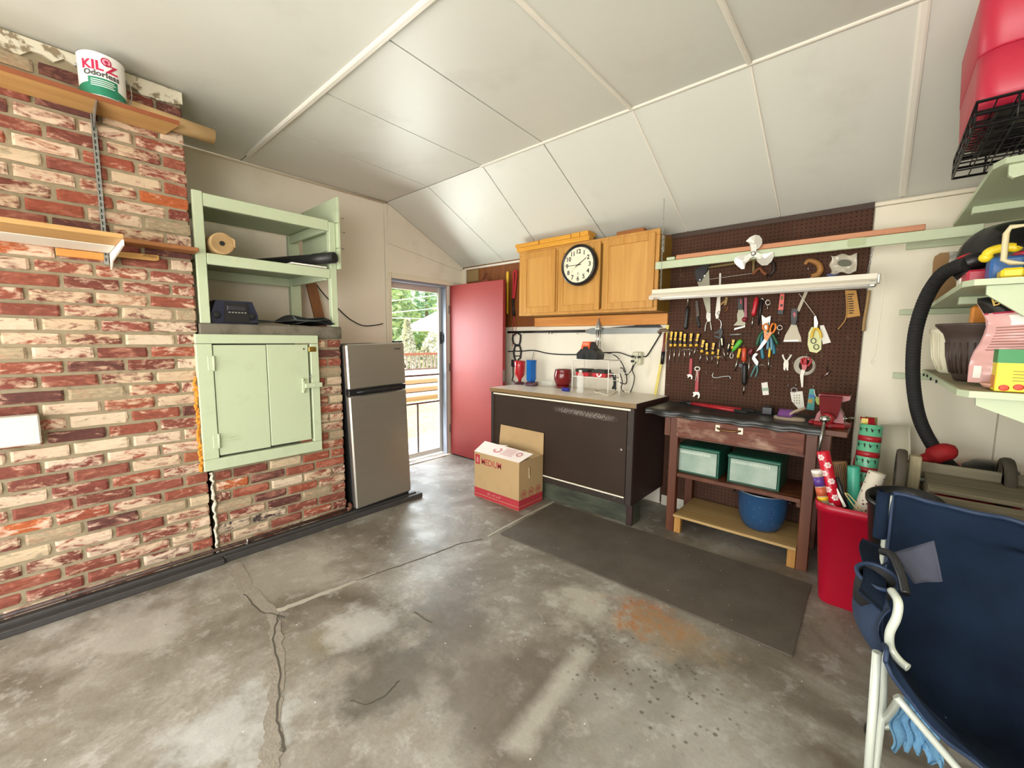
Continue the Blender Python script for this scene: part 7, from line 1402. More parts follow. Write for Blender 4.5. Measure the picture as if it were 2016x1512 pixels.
# things on the middle shelf
zs = 1.6025
pbx = PY(1836, 560, 3.20).x
cbd = thing('cardboard_sheet', 'brown cardboard sheet with rounded corner standing on the middle green shelf', 'cardboard', (0.36, 3.2, zs))
part(cbd, 'sheet', MB().prism([V((pbx, 3.2, zs)), V((0.52, 3.2, zs)), V((0.52, 3.2, PY(1900, 492, 3.2).z)), PY(1851, 498, 3.2), PY(1840, 505, 3.2), PY(1837, 515, 3.2)], (0, 0.008, 0)), pm('brown card', '#9b7a54', 0.85))
cpb = single('plastic_bag', MB().sheet(lambda u, v: tuple(PY(1869 + 45 * u, 496 + 26 * v - 3 * u, 3.13 - 0.02 * math.sin(u * 9 + v * 5) * math.sin(v * 6))), 16, 10, True, 0.003).box((0.30, 3.10, zs), (0.40, 3.15, 1.68), 0.01), pm('crinkled clear plastic', '#c9c6bd', 0.1, var=0.2, vs=30), 'crinkled clear plastic bag behind the hose on the middle green shelf', 'bag')
bgx = thing('black_bag', 'bulging glossy black bag at the back of the middle green shelf', 'bag', (0.42, 2.75, zs))
part(bgx, 'sack', MB().sheet(lambda u, v: ((0.40 + (0.17 + 0.012 * math.sin(u * 40)) * math.sin(math.pi * (0.03 + 0.97 * v)) ** 0.7 * math.cos(6.2832 * u)), (2.80 + 0.17 * math.sin(math.pi * (0.03 + 0.97 * v)) ** 0.7 * math.sin(6.2832 * u)), 1.71 + 0.185 * math.cos(math.pi * (0.0 + 1.0 * v)) * (1.0 if v < 0.5 else 0.55)), 32, 16, True), pm('black vinyl', '#121214', 0.22, bump=0.3, bs=30))
part(bgx, 'nozzle', MB().tube(smooth_path([(0.31, 2.72, 1.72), PY(1925, 512, 2.66), PY(1905, 518, 2.66)]), [0.045, 0.042, 0.040, 0.038, 0.036, 0.036] + [0.034] * 7, 12), M_BLACK)
part(bgx, 'red_trim', MB().tube([PY(1885, 510, 2.70), PY(1898, 504, 2.70), PY(1912, 500, 2.68)], 0.006, 6), M_RED)
hs = thing('vacuum_hose', 'thick ribbed black vacuum hose arching from the middle shelf down to the floor', 'hose', PY(1905, 925, 3.15))
hp = smooth_path([PY(1908, 519, 2.66), PY(1880, 526, 2.74), PY(1850, 545, 2.85), PY(1822, 590, 2.95), PY(1803, 650, 3.02), PY(1797, 715, 3.06), PY(1800, 775, 3.08), PY(1812, 830, 3.10), PY(1838, 880, 3.12), PY(1868, 915, 3.14), PY(1895, 935, 3.16)], 5)
part(hs, 'tube', MB().tube(hp, 0.029, 12), M_BLKRUB)
mb = MB()
for i in range(len(hp) - 1):
    for j in range(2):
        p = hp[i].lerp(hp[i + 1], j / 2 + 0.25); d = (hp[i + 1] - hp[i]).normalized(); mb.tube([p - d * 0.0035, p + d * 0.0035], 0.0305, 12)
part(hs, 'ribs', mb, M_BLKRUB, kind='stuff')
def toybox(name, label, cat, a, b, mat, extra=None):
    t = thing(name, label, cat, ((a[0] + b[0]) / 2, (a[1] + b[1]) / 2, a[2])); part(t, 'body', MB().box(a, b, 0.008), mat)
    if extra: extra(t)
    return t
p1 = PY(1892, 560, 2.50); p2 = PY(1955, 545, 2.40)
M_TRED = pm('toy red', '#b5203a', 0.35); M_TBLU = pm('toy blue', '#2c5f9e', 0.35); M_TGRN = pm('toy green', '#3aa34a', 0.35)
def ext(t):
    part(t, 'white_end', MB().box((0.222, 2.52, zs + 0.004), (0.2295, 2.62, zs + 0.045), 0.003), M_WHITE)
    part(t, 'purple_edge', MB().box((0.29, 2.405, zs), (0.297, 2.4095, zs + 0.06), 0.001), pm('toy purple', '#5a4a8a', 0.4))
toybox('toy_case', 'red plastic toy case at the front edge of the middle green shelf', 'toy', (0.23, 2.41, zs), (0.37, 2.66, zs + 0.062), M_TRED, ext)
def ext2(t):
    q = [PY(x, y_, 2.33) for x, y_ in ((1941, 507), (1947, 497), (1962, 491), (1985, 487), (1999, 488), (2003, 485))]
    part(t, 'yellow_handle', MB().tube(smooth_path(q), [0.016] * 25 + [0.013], 10), pm('toy yellow', '#ecd02a', 0.35)); part(t, 'yellow_end', MB().ball(q[0], (0.02, 0.018, 0.018), 10), bpy.data.materials['toy yellow'])
    part(t, 'red_side', MB().box((0.335, 2.345, zs + 0.09), (0.42, 2.40, zs + 0.108), 0.006), M_TRED)
toybox('toy_tool', 'blue plastic toy with a thick curved yellow handle on the middle green shelf', 'toy', (0.275, 2.30, zs + 0.0), (0.36, 2.40, zs + 0.088), M_TBLU, ext2)
def ext3(t): part(t, 'green_part', MB().box((0.346, 2.20, zs), (0.46, 2.28, zs + 0.035), 0.008), M_TGRN)
toybox('toy_blocks', 'yellow and green toy blocks at the right front of the middle green shelf', 'toy', (0.29, 2.20, zs), (0.345, 2.28, zs + 0.035), bpy.data.materials['toy yellow'], ext3)
hd = thing('beige_handle_frame', 'beige plastic handle loop sticking up at the right edge of the middle shelf', 'handle frame', (0.36, 2.24, zs))
q = [PY(x, y_, 2.235) for x, y_ in ((1976, 512), (1981, 460), (1990, 447), (2030, 442), (2036, 520), (1990, 517))]
part(hd, 'loop', MB().tube(q, 0.0085, 8, True), pm('beige plastic', '#cfc39c', 0.4)); part(hd, 'base', MB().box((0.365, 2.285, zs), (0.45, 2.345, zs + 0.03), 0.004).tube([(0.40, 2.235, q[5].z), (0.40, 2.30, zs + 0.025)], 0.008, 8), bpy.data.materials['beige plastic'])
yb_ = toybox('yellow_box', 'small yellow box with a dark base by the left edge of the middle green shelf', 'box', (0.225, 2.80, zs), (0.285, 2.95, zs + 0.035), pm('mustard', '#c9a02e', 0.5), lambda t: part(t, 'dark_base', MB().box((0.222, 2.795, zs), (0.2245, 2.90, zs + 0.014)), M_INK))
# things on the lowest shelf
zl = 1.2295
def planter(name, label, c, prof, mat, extra=None):
    t = thing(name, label, 'planter', c); part(t, 'pot', MB().lathe(prof, c, (0, 0, 1), 32), mat)
    if extra: extra(t)
    return t
pc_ = PY(1895, 745, 2.42); pc_ = V((0.295, 2.50, zl))
k = 0.93
def ribs(t):
    mb = MB()
    for i in range(28):
        a = i * 6.2832 / 28; mb.tube([pc_ + V((0.093 * math.cos(a), 0.093 * math.sin(a), 0.155)), pc_ + V((0.088 * math.cos(a), 0.088 * math.sin(a), 0.10)), pc_ + V((0.072 * math.cos(a), 0.072 * math.sin(a), 0.03))], 0.004, 5)
    part(t, 'flutes', mb, bpy.data.materials['dark brown planter'])
planter('plant_pot', 'dark brown flared plastic planter on the lowest green shelf', pc_, [(0.055, 0.0), (0.062, 0.006), (0.078, 0.06), (0.092, 0.12), (0.095, 0.160), (0.104, 0.19), (0.130, 0.222), (0.131, 0.230), (0.122, 0.230), (0.095, 0.20), (0.08, 0.15), (0, 0.15)], pm('dark brown planter', '#40322c', 0.5, bump=0.15), ribs)
wc2 = V((0.305, 3.02, zl))
def wr_(t):
    mb = MB()
    for i in range(20):
        a = i * 0.31416; mb.tube([wc2 + V((0.118 * math.cos(a), 0.118 * math.sin(a), 0.20)), wc2 + V((0.104 * math.cos(a), 0.104 * math.sin(a), 0.08)), wc2 + V((0.082 * math.cos(a), 0.082 * math.sin(a), 0.02))], 0.005, 5)
    part(t, 'flutes', mb, bpy.data.materials['ivory planter'])
planter('plant_pot', 'ivory fluted planter behind the dark brown one on the lowest green shelf', wc2, [(0.07, 0.0), (0.082, 0.012), (0.104, 0.08), (0.116, 0.19), (0.124, 0.205), (0.124, 0.222), (0.112, 0.222), (0.10, 0.1), (0, 0.09)], pm('ivory planter', '#e6e0c6', 0.45), wr_)
ob = toybox('orange_carton', 'orange carton standing behind the dark brown planter', 'carton', (PY(1911, 620, 2.68).x, 2.66, zl), (0.40, 2.72, PY(1925, 602, 2.68).z), pm('orange print', '#e8912a', 0.5), lambda t: part(t, 'label_panel', MB().box((0.36, 2.6585, 1.46), (0.385, 2.6598, 1.50)), M_CREAM))
sb = thing('soil_bag', 'pink and white bag of garden soil with a black top band on the lowest shelf', 'bag', (0.42, 2.22, zl))
BE = [PY(a, b, 2.22).x for a, b in ((1906, 742), (1909, 722), (1913, 698), (1922, 683), (1936, 668), (1945, 652), (1950, 637), (1940, 622), (1926, 612))]
def bagfn(u, v):
    k = min(v, 1.0) * (len(BE) - 1); i = min(int(k), len(BE) - 2); x0 = BE[i] + (BE[i + 1] - BE[i]) * (k - i); x = x0 + 0.30 * u
    bul = 0.05 * math.sin(math.pi * min(1, max(0, u * 1.6))) ** 0.6 * math.sin(math.pi * (0.08 + 0.84 * v)) ** 0.6
    return (x, 2.22 - bul + 0.006 * math.sin(v * 37 + u * 4) * (1 - abs(2 * v - 1)) + 0.05 * v, zl + 0.012 + 0.285 * v + 0.03 * u * v)
def cut(f, v0, v1, d=0.0): return lambda u, v: tuple(V(f(u, v0 + (v1 - v0) * v)) + V((0, -d, 0)))
M_BAGP = pm('pale pink film', '#dba9a6', 0.25, var=0.10, vs=12); M_BAGB = pm('black film', '#141214', 0.2)
part(sb, 'bag_front', MB().sheet(cut(bagfn, 0.0, 0.86), 20, 26, True), M_BAGP); part(sb, 'black_band', MB().sheet(cut(bagfn, 0.86, 1.06), 20, 6, True), M_BAGB, 'black top band')
part(sb, 'bag_back', MB().sheet(lambda u, v: (bagfn(u, v)[0], 2.228 + 0.05 * v + 0.03 * math.sin(math.pi * v), bagfn(u, v)[2]), 8, 10, True), M_BAGP)
mb = MB()
for i in range(9):
    v = 0.40 + i * 0.034; mb.sheet((lambda v0: (lambda u, w: tuple(V(bagfn(0.06 + 0.72 * u, v0 + 0.012 * w)) + V((0, -0.0012, 0)))))(v), 12, 1)
part(sb, 'print_lines', mb, pm('brown print', '#9a6f68', 0.5), kind='stuff')
part(sb, 'red_line', MB().sheet(lambda u, v: tuple(V(bagfn(u, 0.845 + 0.02 * v)) + V((0, -0.0012, 0))), 14, 1), pm('crimson print', '#a52145', 0.4)); part(sb, 'white_panel', MB().sheet(lambda u, v: tuple(V(bagfn(0.16 + 0.4 * u, 0.70 + 0.12 * v)) + V((0, -0.0013, 0))), 10, 3), M_PAPER)
part(sb, 'barcode_panel', MB().sheet(lambda u, v: tuple(V(bagfn(0.03 + 0.06 * u, 0.06 + 0.15 * v)) + V((0, -0.0013, 0))), 3, 3), M_PAPER); part(sb, 'round_seal', MB().sheet(lambda u, v: tuple(V(bagfn(0.22 + 0.06 * v * math.cos(6.2832 * u), 0.17 + 0.07 * v * math.sin(6.2832 * u))) + V((0, -0.0013, 0))), 20, 2), pm('seal pale', '#efdcd8', 0.4))
bq = V(bagfn(0.05, 0.945)); text(sb, 'lettering', 'BLACK', 0.036, bq + V((0.012, -0.014, 0.0)), (1, 0.0, 0.30), (-0.2, 0.05, 1), pm('gold ink', '#d8b45a', 0.4), 0.0003, bold=0.0006)
dsh = thing('shallow_dish', 'shallow pinkish dish under the front of the soil bag', 'dish', (0.31, 2.09, zl)); part(dsh, 'dish', MB().lathe([(0.04, 0.0), (0.055, 0.006), (0.066, 0.020), (0.060, 0.020), (0.045, 0.008), (0, 0.006)], (0.325, 2.11, zl), (0, 0, 1), 28), pm('terracotta pink', '#cf9d88', 0.6))
pf = thing('plant_food_box', 'green and yellow plant food carton at the front of the lowest green shelf', 'carton', (0.37, 2.05, zl))
fx0 = PY(1963, 720, 2.015).x; fz1 = PY(1965, 688, 2.015).z
part(pf, 'carton', MB().box((fx0, 2.015, zl), (fx0 + 0.16, 2.085, fz1), 0.002), pm('carton yellow', '#f0cf1c', 0.4)); part(pf, 'green_top', MB().box((fx0 - 0.0006, 2.0142, fz1 - 0.042), (fx0 + 0.1606, 2.0858, fz1 + 0.0006)), pm('carton green', '#127f3c', 0.4))
part(pf, 'black_emblem', MB().prism([(fx0 + 0.085 + 0.030 * math.cos(i * 0.3142), 2.0138, fz1 - 0.040 + 0.016 * math.sin(i * 0.3142)) for i in range(20)], (0, -0.0004, 0)), M_INK); part(pf, 'side_pictures', MB().box((fx0 - 0.001, 2.02, zl + 0.01), (fx0 - 0.0002, 2.08, zl + 0.05)), pm('carton orange', '#d98a3a', 0.5))
mb = MB()
for i in range(5): mb.ball((fx0 + 0.02 + i * 0.03, 2.0145, zl + 0.012 + 0.004 * (i % 2)), (0.012, 0.001, 0.010), 8)
part(pf, 'fruit_print', mb, pm('tomato print', '#c8432e', 0.5)); mb = MB()
for i in range(4): mb.box((fx0 + 0.035, 2.0140, zl + 0.034 + i * 0.010), (fx0 + 0.13 - 0.02 * (i % 2), 2.0148, zl + 0.0365 + i * 0.010))
part(pf, 'print_lines', mb, pm('olive print', '#8f7d1d', 0.5), kind='stuff')

# ================================================================ red bin with gift wrap
zt_ = PY(1608, 985, 2.66).z
bn = thing('waste_bin', 'tall narrow red plastic waste bin filled with gift wrap rolls', 'bin', (-0.06, 2.86, 0.0))
M_BIN = pm('red bin plastic', '#b50c2c', 0.38, var=0.05)
bl = [(-0.150, 0.045, 2.675, 3.02, 0.0, 0.05), (-0.155, 0.05, 2.67, 3.025, 0.012, 0.055), (-0.190, 0.092, 2.625, 3.06, zt_ - 0.045, 0.07), (-0.196, 0.098, 2.618, 3.066, zt_ - 0.043, 0.07), (-0.200, 0.102, 2.615, 3.07, zt_, 0.072), (-0.193, 0.095, 2.622, 3.063, zt_ + 0.001, 0.068), (-0.178, 0.080, 2.64, 3.045, zt_ - 0.10, 0.06), (-0.150, 0.05, 2.68, 3.01, 0.12, 0.05)]
part(bn, 'shell', rbox(bl), M_BIN)
def star(n, r0, r1): return [(r0 if i % 2 == 0 else r1) * 1.0 for i in range(2 * n)]
def wrap(label, top, bot, r, mat, extra=None, n=16, yt=2.85, yb=2.8):
    a = PY(top[0], top[1], yt); b = PY(bot[0], bot[1], yb); d = (a - b).normalized(); b2 = b - d * 0.30
    t = thing('gift_wrap_roll', label, 'gift wrap', b2, 'gift wrap in the red bin')
    L = (a - b2).length
    part(t, 'roll', MB().lathe([(r * 0.55, L - 0.04), (r * 0.6, L - 0.002), (r * 0.9, L), (r, L - 0.004), (r, 0.0), (0.0, 0.0)][::-1], b2, d, n), mat)
    if extra: extra(t, b2, d, L, r)
    return t
def flakes(t, b, d, L, r):
    mb = MB(); q = V((0, 0, 1)).rotation_difference(d)
    for k in range(10):
        h = L - 0.03 - 0.042 * k; a0 = -1.75 + (0.55 if k % 2 else -0.25)
        for arm in range(6):
            th = arm * math.pi / 3
            for s0, s1, w in ((0.003, 0.017, 0.0022), (0.009, 0.013, 0.0065)):
                P = []
                for s, ww in ((s0, -w), (s1, -w), (s1, w), (s0, w)):
                    uu = s * math.cos(th) - ww * math.sin(th); vv = s * math.sin(th) + ww * math.cos(th); a = a0 + uu / r
                    P.append(b + q @ V(((r + 0.0006) * math.cos(a), (r + 0.0006) * math.sin(a), h + vv)))
                mb.add(P, [[0, 1, 2, 3]])
    part(t, 'snowflake_print', mb, pm('snow print', '#f1e9e4', 0.5, var=0), kind='stuff')
def bands(specs):
    def f(t, b, d, L, r):
        for nm, h0, h1, m in specs: part(t, nm, MB().lathe([(r + 0.0006, L - h1), (r + 0.0006, L - h0)], b, d, 16), m)
    return f
wrap('red gift wrap roll with white snowflakes at the left of the red bin', (1620, 888), (1642, 985), 0.030, pm('wrap red', '#c4142d', 0.3), flakes, 16, 2.74, 2.72)
wrap('purple and orange striped gift wrap roll with a white end', (1607, 925), (1621, 985), 0.024, pm('wrap tan', '#b8a58c', 0.4), bands([('white_end', 0.0, 0.02, M_PAPER), ('purple_band', 0.035, 0.085, pm('wrap purple', '#5d3b8c', 0.4)), ('orange_band', 0.09, 0.135, pm('wrap orange', '#c8603c', 0.4)), ('yellow_band', 0.14, 0.16, M_YEL)]), 16, 2.71, 2.70)
def bark(t, b, d, L, r):
    mb = MB(); q = V((0, 0, 1)).rotation_difference(d); rr = random.Random(3)
    for i in range(9):
        a = -2.6 + i * 0.22; mb.add([b + q @ V(((r + .0006) * math.cos(a), (r + .0006) * math.sin(a), L - 0.01 - rr.uniform(0, 0.03))), b + q @ V(((r + .0006) * math.cos(a + .07), (r + .0006) * math.sin(a + .07), L - 0.01)), b + q @ V(((r + .0006) * math.cos(a + .1), (r + .0006) * math.sin(a + .1), L - 0.28)), b + q @ V(((r + .0006) * math.cos(a + .02), (r + .0006) * math.sin(a + .02), L - 0.25))], [[0, 1, 2, 3]])
    part(t, 'dark_streaks', mb, M_INK, kind='stuff')
wrap('brown wood-patterned gift wrap roll standing behind the snowflake roll', (1650, 908), (1663, 985), 0.040, pm('wrap brown', '#8f6a45', 0.5), bark, 16, 2.95, 2.92)
wrap('plain teal gift wrap roll in the middle of the red bin', (1681, 918), (1681, 985), 0.028, pm('wrap teal', '#3fa58a', 0.4), None, 16, 2.84, 2.84)
def cows(t, b, d, L, r):
    q = V((0, 0, 1)).rotation_difference(d); mb = MB(); mg = MB()
    for k in range(5):
        h = L - 0.045 - 0.085 * k
        mg.lathe([(r + 0.0006, h - 0.047), (r + 0.0006, h - 0.017)], b, d, 18)
        for a0 in (-2.2, -1.1):
            P = [(-0.016, 0.0), (0.012, 0.0), (0.012, -0.012), (0.009, -0.012), (0.007, -0.004), (-0.008, -0.004), (-0.010, -0.012), (-0.013, -0.012), (-0.016, -0.004)]
            P = [(x_ * 1.45, y_ * 1.7 + 0.016) for x_, y_ in P]
            mb.add([b + q @ V(((r + 0.001) * math.cos(a0 + x_ / r), (r + 0.001) * math.sin(a0 + x_ / r), h + y_ + 0.01)) for x_, y_ in P], [list(range(len(P)))])
    part(t, 'red_band', mg, pm('wrap band red', '#a3232c', 0.35), kind='stuff'); part(t, 'dark_animal_print', mb, M_INK, kind='stuff')
wrap('tall green and red banded gift wrap roll at the back of the bin', (1716, 836), (1700, 955), 0.050, pm('wrap green', '#5fae88', 0.3), cows, 18, 3.0, 2.96)
def spots(t, b, d, L, r):
    q = V((0, 0, 1)).rotation_difference(d); mb = MB(); rr = random.Random(12)
    for i in range(22):
        a = rr.uniform(-3, 0.3); h = L - rr.uniform(0.01, 0.25); s = rr.uniform(0.003, 0.007)
        mb.add([b + q @ V(((r + 0.0006) * math.cos(a + s * math.cos(j) / r), (r + 0.0006) * math.sin(a + s * math.cos(j) / r), h + s * math.sin(j))) for j in (0, 1.2, 2.5, 3.8, 5)], [[0, 1, 2, 3, 4]])
    part(t, 'maroon_print', mb, pm('print maroon', '#6e2a22', 0.5), kind='stuff')
wrap('cream gift wrap roll with small maroon print leaning right in the bin', (1728, 930), (1702, 995), 0.038, pm('wrap cream', '#e2d8c5', 0.5), spots, 16, 2.82, 2.80)
def sheetroll(label, px0, px1, y_, mats, yp):
    t = thing('gift_wrap_sheet', label, 'gift wrap', PY((px0[0] + px1[0]) / 2, px1[1], yp)); a, b = PY(*px0, yp), PY(*px1, yp)
    part(t, 'sheet', MB().sheet(lambda u, v: (a.x + (b.x - a.x) * u + 0.012 * math.sin(v * 7), yp - 0.02 * math.sin(math.pi * u), a.z + (b.z - 0.18 - a.z) * v), 8, 12, True, 0.002), mats[0]); part(t, 'yellow_corner', MB().sheet(lambda u, v: (a.x + (b.x - a.x) * 0.5 * u + 0.006, yp - 0.024, a.z - 0.005 - 0.045 * v), 4, 4, True), mats[1]); return t
sheetroll('crumpled red and yellow gift wrap sheet rising at the back of the bin', (1694, 820), (1712, 905), 0, (pm('foil red', '#a81f2a', 0.25), pm('foil yellow', '#c7b23c', 0.3)), 3.03)
khk = single('khaki_card', MB().box(PY(1703, 820, 3.055), PY(1727, 834, 3.058) + V((0, 0, -0.35)), 0.0), pm('khaki card', '#7d6f3a', 0.7), 'khaki card sticking up behind the tall banded roll', 'card')
single('black_rod', MB().tube([PY(1648, 940, 2.72), PY(1668, 1000, 2.72)], 0.010, 8), M_BLACK, 'black stick slanting beside the snowflake roll in the bin', 'stick')
single('white_tube', MB().beam(PY(1646, 962, 2.71), PY(1664, 998, 2.70), 0.012, 0.006, (0, 1, 0)), M_WHITE, 'white strip slanting next to the black stick in the bin', 'strip')
single('ribbon', MB().tube(smooth_path([PY(1663, 970, 2.70), PY(1668, 978, 2.69), PY(1685, 1000, 2.68), PY(1692, 998, 2.68), PY(1672, 975, 2.69), PY(1664, 971, 2.70)]), 0.003, 6), pm('straw ribbon', '#c9b57a', 0.5), 'pale straw-coloured ribbon looped over the front of the bin', 'ribbon')
wsb = single('paper_roll', MB().sheet(lambda u, v: tuple(PY(1733 + 57 * u + 3 * v, 835 + 4 * u + 170 * v, 3.30 - 0.03 * math.sin(math.pi * u))), 12, 4, True, 0.006).box((0.16, 3.30, 0.0), (0.26, 3.31, 0.7)), pm('ivory sheet', '#e9e3c8', 0.6, var=0.03), 'large blank ivory paper roll standing behind the gift wrap', 'paper roll')

# ================================================================ black bin, wooden cart, shop vacuum
bb0 = V((0.160, 2.43, 0.0))
kb_ = thing('black_bin', 'open black plastic bin tilted between red bin and camp chair', 'bin', bb0)
ax = V((-0.05, -0.16, 1.0)).normalized()
part(kb_, 'shell', MB().lathe([(0.0, 0.0), (0.09, 0.0), (0.098, 0.01), (0.118, 0.72), (0.126, 0.725), (0.126, 0.745), (0.117, 0.747), (0.108, 0.70), (0.085, 0.10), (0, 0.09)], bb0 + V((0, 0.03, 0.0)), ax, 32), pm('black bin plastic', '#19181a', 0.35)); part(kb_, 'wire_handle', MB().tube(arc(bb0 + V((-0.03, -0.09, 0.70)), (1, 0, 0), (0, 0.5, -0.85), 0.112, 20, 160, 12), 0.003, 6), M_GALV)
M_GREYW = wood('weathered boards', '#968c75', '#6b6250', 0, 16, 0.8, 0.3); M_GREYW2 = wood('weathered post', '#c4b692', '#9a8e70', 2, 16, 0.8)
ct_ = thing('wooden_cart', 'weathered grey wooden cart upended with rubber wheels, behind the camp chair', 'cart', (0.45, 2.78, 0.0))
wx0 = PY(1838, 962, 2.60).x; wz = PY(1838, 962, 2.60).z
part(ct_, 'top_board', MB().box((wx0 - 0.015, 2.60, wz - 0.02), (0.80, 2.93, wz), 0.004), M_GREYW); part(ct_, 'back_board', MB().box((wx0 - 0.03, 2.935, wz - 0.10), (0.62, 2.957, wz + 0.045), 0.004), M_GREYW)
for i in range(4): part(ct_, 'front_plank', MB().box((wx0, 2.575, wz - 0.022 - 0.12 * (i + 1)), (0.80, 2.597, wz - 0.025 - 0.12 * i), 0.004), M_GREYW)
part(ct_, 'end_board', MB().box((wx0 - 0.018, 2.60, 0.0), (wx0 - 0.001, 2.93, wz - 0.021), 0.003), M_GREYW); part(ct_, 'end_board', MB().box((0.78, 2.60, 0.0), (0.80, 2.93, wz - 0.021), 0.003), M_GREYW)
ya = 2.80; px0_ = PY(1787, 930, ya).x; px1_ = PY(1812, 930, ya).x
part(ct_, 'post', MB().box((px0_, ya - 0.02, 0.52), (px1_, ya + 0.03, PY(1798, 897, ya).z), 0.004), M_GREYW2)
def wheel(cx, cy, cz, r, w):
    wh = part(ct_, 'wheel', MB().lathe([(r - 0.022, -w / 2), (r - 0.006, -w / 2), (r, -w / 4), (r, w / 4), (r - 0.006, w / 2), (r - 0.022, w / 2), (r - 0.026, 0), (r - 0.022, -w / 2)], (cx, cy, cz), (1, 0, 0), 32), pm('old rubber', '#4d463b', 0.8, var=0.2) if 'old rubber' not in bpy.data.materials else bpy.data.materials['old rubber'])
    part(wh, 'hub', MB().cyl((cx - w / 2, cy, cz), (cx + w / 2, cy, cz), 0.02, n=12), M_GALV)
    for i in range(8): a = i * math.pi / 4; part(wh, 'spoke', MB().tube([(cx, cy + 0.018 * math.cos(a), cz + 0.018 * math.sin(a)), (cx, cy + (r - 0.02) * math.cos(a), cz + (r - 0.02) * math.sin(a))], 0.0035, 5), M_GALV)
lw = PY(1777, 885, 2.80); wheel(lw.x + 0.0, 2.80, lw.z - 0.135, 0.135, 0.038); rw = PY(1985, 902, 2.98); wheel(rw.x, 2.98, rw.z - 0.125, 0.125, 0.038)
part(ct_, 'axle', MB().tube([(lw.x, 2.80, lw.z - 0.135), (wx0, 2.80, lw.z - 0.135)], 0.008, 8).tube([(rw.x, 2.955, rw.z - 0.125), (rw.x, 2.99, rw.z - 0.125)], 0.008, 8), M_GALV)
vc = V((0.44, 3.22, 0.0)); vac = thing('shop_vacuum', 'red and black shop vacuum standing against the wall behind the wooden cart', 'vacuum', vc)
vz = PY(1850, 895, 3.15).z
part(vac, 'drum', MB().lathe([(0.13, 0.03), (0.145, 0.05), (0.155, vz - 0.20), (0.15, vz - 0.12), (0.10, vz - 0.06), (0, vz - 0.055)], vc, (0, 0, 1), 28), M_BIN); part(vac, 'head', MB().lathe([(0.11, vz - 0.10), (0.10, vz - 0.045), (0.06, vz - 0.015), (0, vz - 0.01)], vc + V((0.03, -0.02, 0)), (0, 0, 1), 24), M_BLACK)
part(vac, 'red_cover', MB().tube(smooth_path([PY(1797, 915, 3.10), PY(1825, 903, 3.08), PY(1858, 890, 3.08), PY(1872, 893, 3.10)]), [0.03] * 8 + [0.045] * 8 + [0.035] * 3, 10).tube(smooth_path([PY(1862, 940, 3.06), PY(1890, 930, 3.06), PY(1915, 945, 3.06)]), [0.03] * 7 + [0.03] * 6, 10), pm('red cloth', '#a3161c', 0.7))
for a in (0.6, 2.2, 3.9, 5.4): part(vac, 'caster', MB().ball((vc.x + 0.13 * math.cos(a), vc.y + 0.12 * math.sin(a), 0.025), 0.025, 8), M_BLACK)

# ================================================================ navy folding camp chair
M_NAVY = NT('navy canvas'); _w = M_NAVY.n('TexNoise', {'Vector': M_NAVY.co, 'Scale': 6.0, 'Detail': 6.0}).outputs[0]
M_NAVY.set(Base_Color=M_NAVY.ramp(_w, [(0.3, lin('#0c1626')), (0.7, lin('#15253b'))]), Roughness=0.9, Specular_IOR_Level=0.2); M_NAVY.bump(M_NAVY.noise(220, 2), 0.35, 0.002); M_NAVY = M_NAVY.mat
M_PIPING = pm('navy binding', '#1c2f4c', 0.6, var=0.1); M_TUBE = pm('grey chair tube', '#c9cfc4', 0.3, 0.15, var=0.03)
ch = thing('camp_chair', 'navy canvas folding camp chair with grey tube legs, at the right edge', 'chair', (0.33, 1.64, 0.0))
bxL, bxR = 0.070, 0.60
def seatfn(u, v):
    x = bxL + (bxR - bxL) * u; s = math.sin(math.pi * u)
    key = [(1.905, 0.865), (1.885, 0.76), (1.86, 0.66), (1.835, 0.55), (1.80, 0.475), (1.72, 0.465), (1.60, 0.495), (1.48, 0.55), (1.395, 0.60), (1.372, 0.60), (1.365, 0.575)]
    k = v * (len(key) - 1); i = min(int(k), len(key) - 2); f = k - i
    yy = key[i][0] + (key[i + 1][0] - key[i][0]) * f; zz = key[i][1] + (key[i + 1][1] - key[i][1]) * f
    back = max(0, 1 - v / 0.42)
    yy += 0.05 * s * min(1, v / 0.15) * (1 if v < 0.45 else max(0, 1 - (v - 0.45) * 3)) + 0.010 * math.sin(u * 13 + v * 9) * back * math.sin(v * 8) + 0.006 * math.sin(u * 29 - v * 14)
    if v > 0.36: zz -= 0.22 * s ** 0.75 * min(1, (v - 0.36) / 0.18) * (1.0 if v < 0.78 else 1.0 - 0.15 * (v - 0.78) / 0.22)
    zz += -0.035 * u if v < 0.1 else 0.0
    zz += 0.008 * math.sin(u * 17 + v * 21) * (1 if 0.3 < v < 0.85 else 0.3)
    return (x, yy, zz)
part(ch, 'seat', MB().sheet(seatfn, 44, 60, True, 0.004), M_NAVY)
part(ch, 'binding', MB().tube([V(seatfn(0.0, i / 50)) for i in range(51)], 0.006, 6).tube([V(seatfn(i / 40, 1.0)) for i in range(41)], 0.005, 6).tube([V(seatfn(i / 40, 0.0)) + V((0, 0, 0.002)) for i in range(41)], 0.008, 6), M_PIPING)
part(ch, 'pole_pocket', MB().sheet(lambda u, v: (bxL - 0.024 + 0.018 * math.cos(u * 5.0 - 0.4), 1.895 - 0.02 * math.sin(u * 5.0 - 0.4) - 0.02 * v, 0.872 - 0.16 * v), 10, 6, True, 0.003), M_NAVY)
def tubep(nm, pts, r=0.0095, lab=None): return part(ch, nm, MB().tube(smooth_path(pts) if len(pts) > 2 else pts, r, 10), M_TUBE, lab)
rf = PZ(1716, 1440, 0.012); 
tubep('leg', [V((rf.x, rf.y, 0.02)), V((0.064, 1.885, 0.52)), V((0.060, 1.90, 0.86))], 0.0095)
ff = V((0.068, 1.43, 0.02)); tubep('leg', [ff, V((0.055, 1.43, 0.555))], 0.0105)
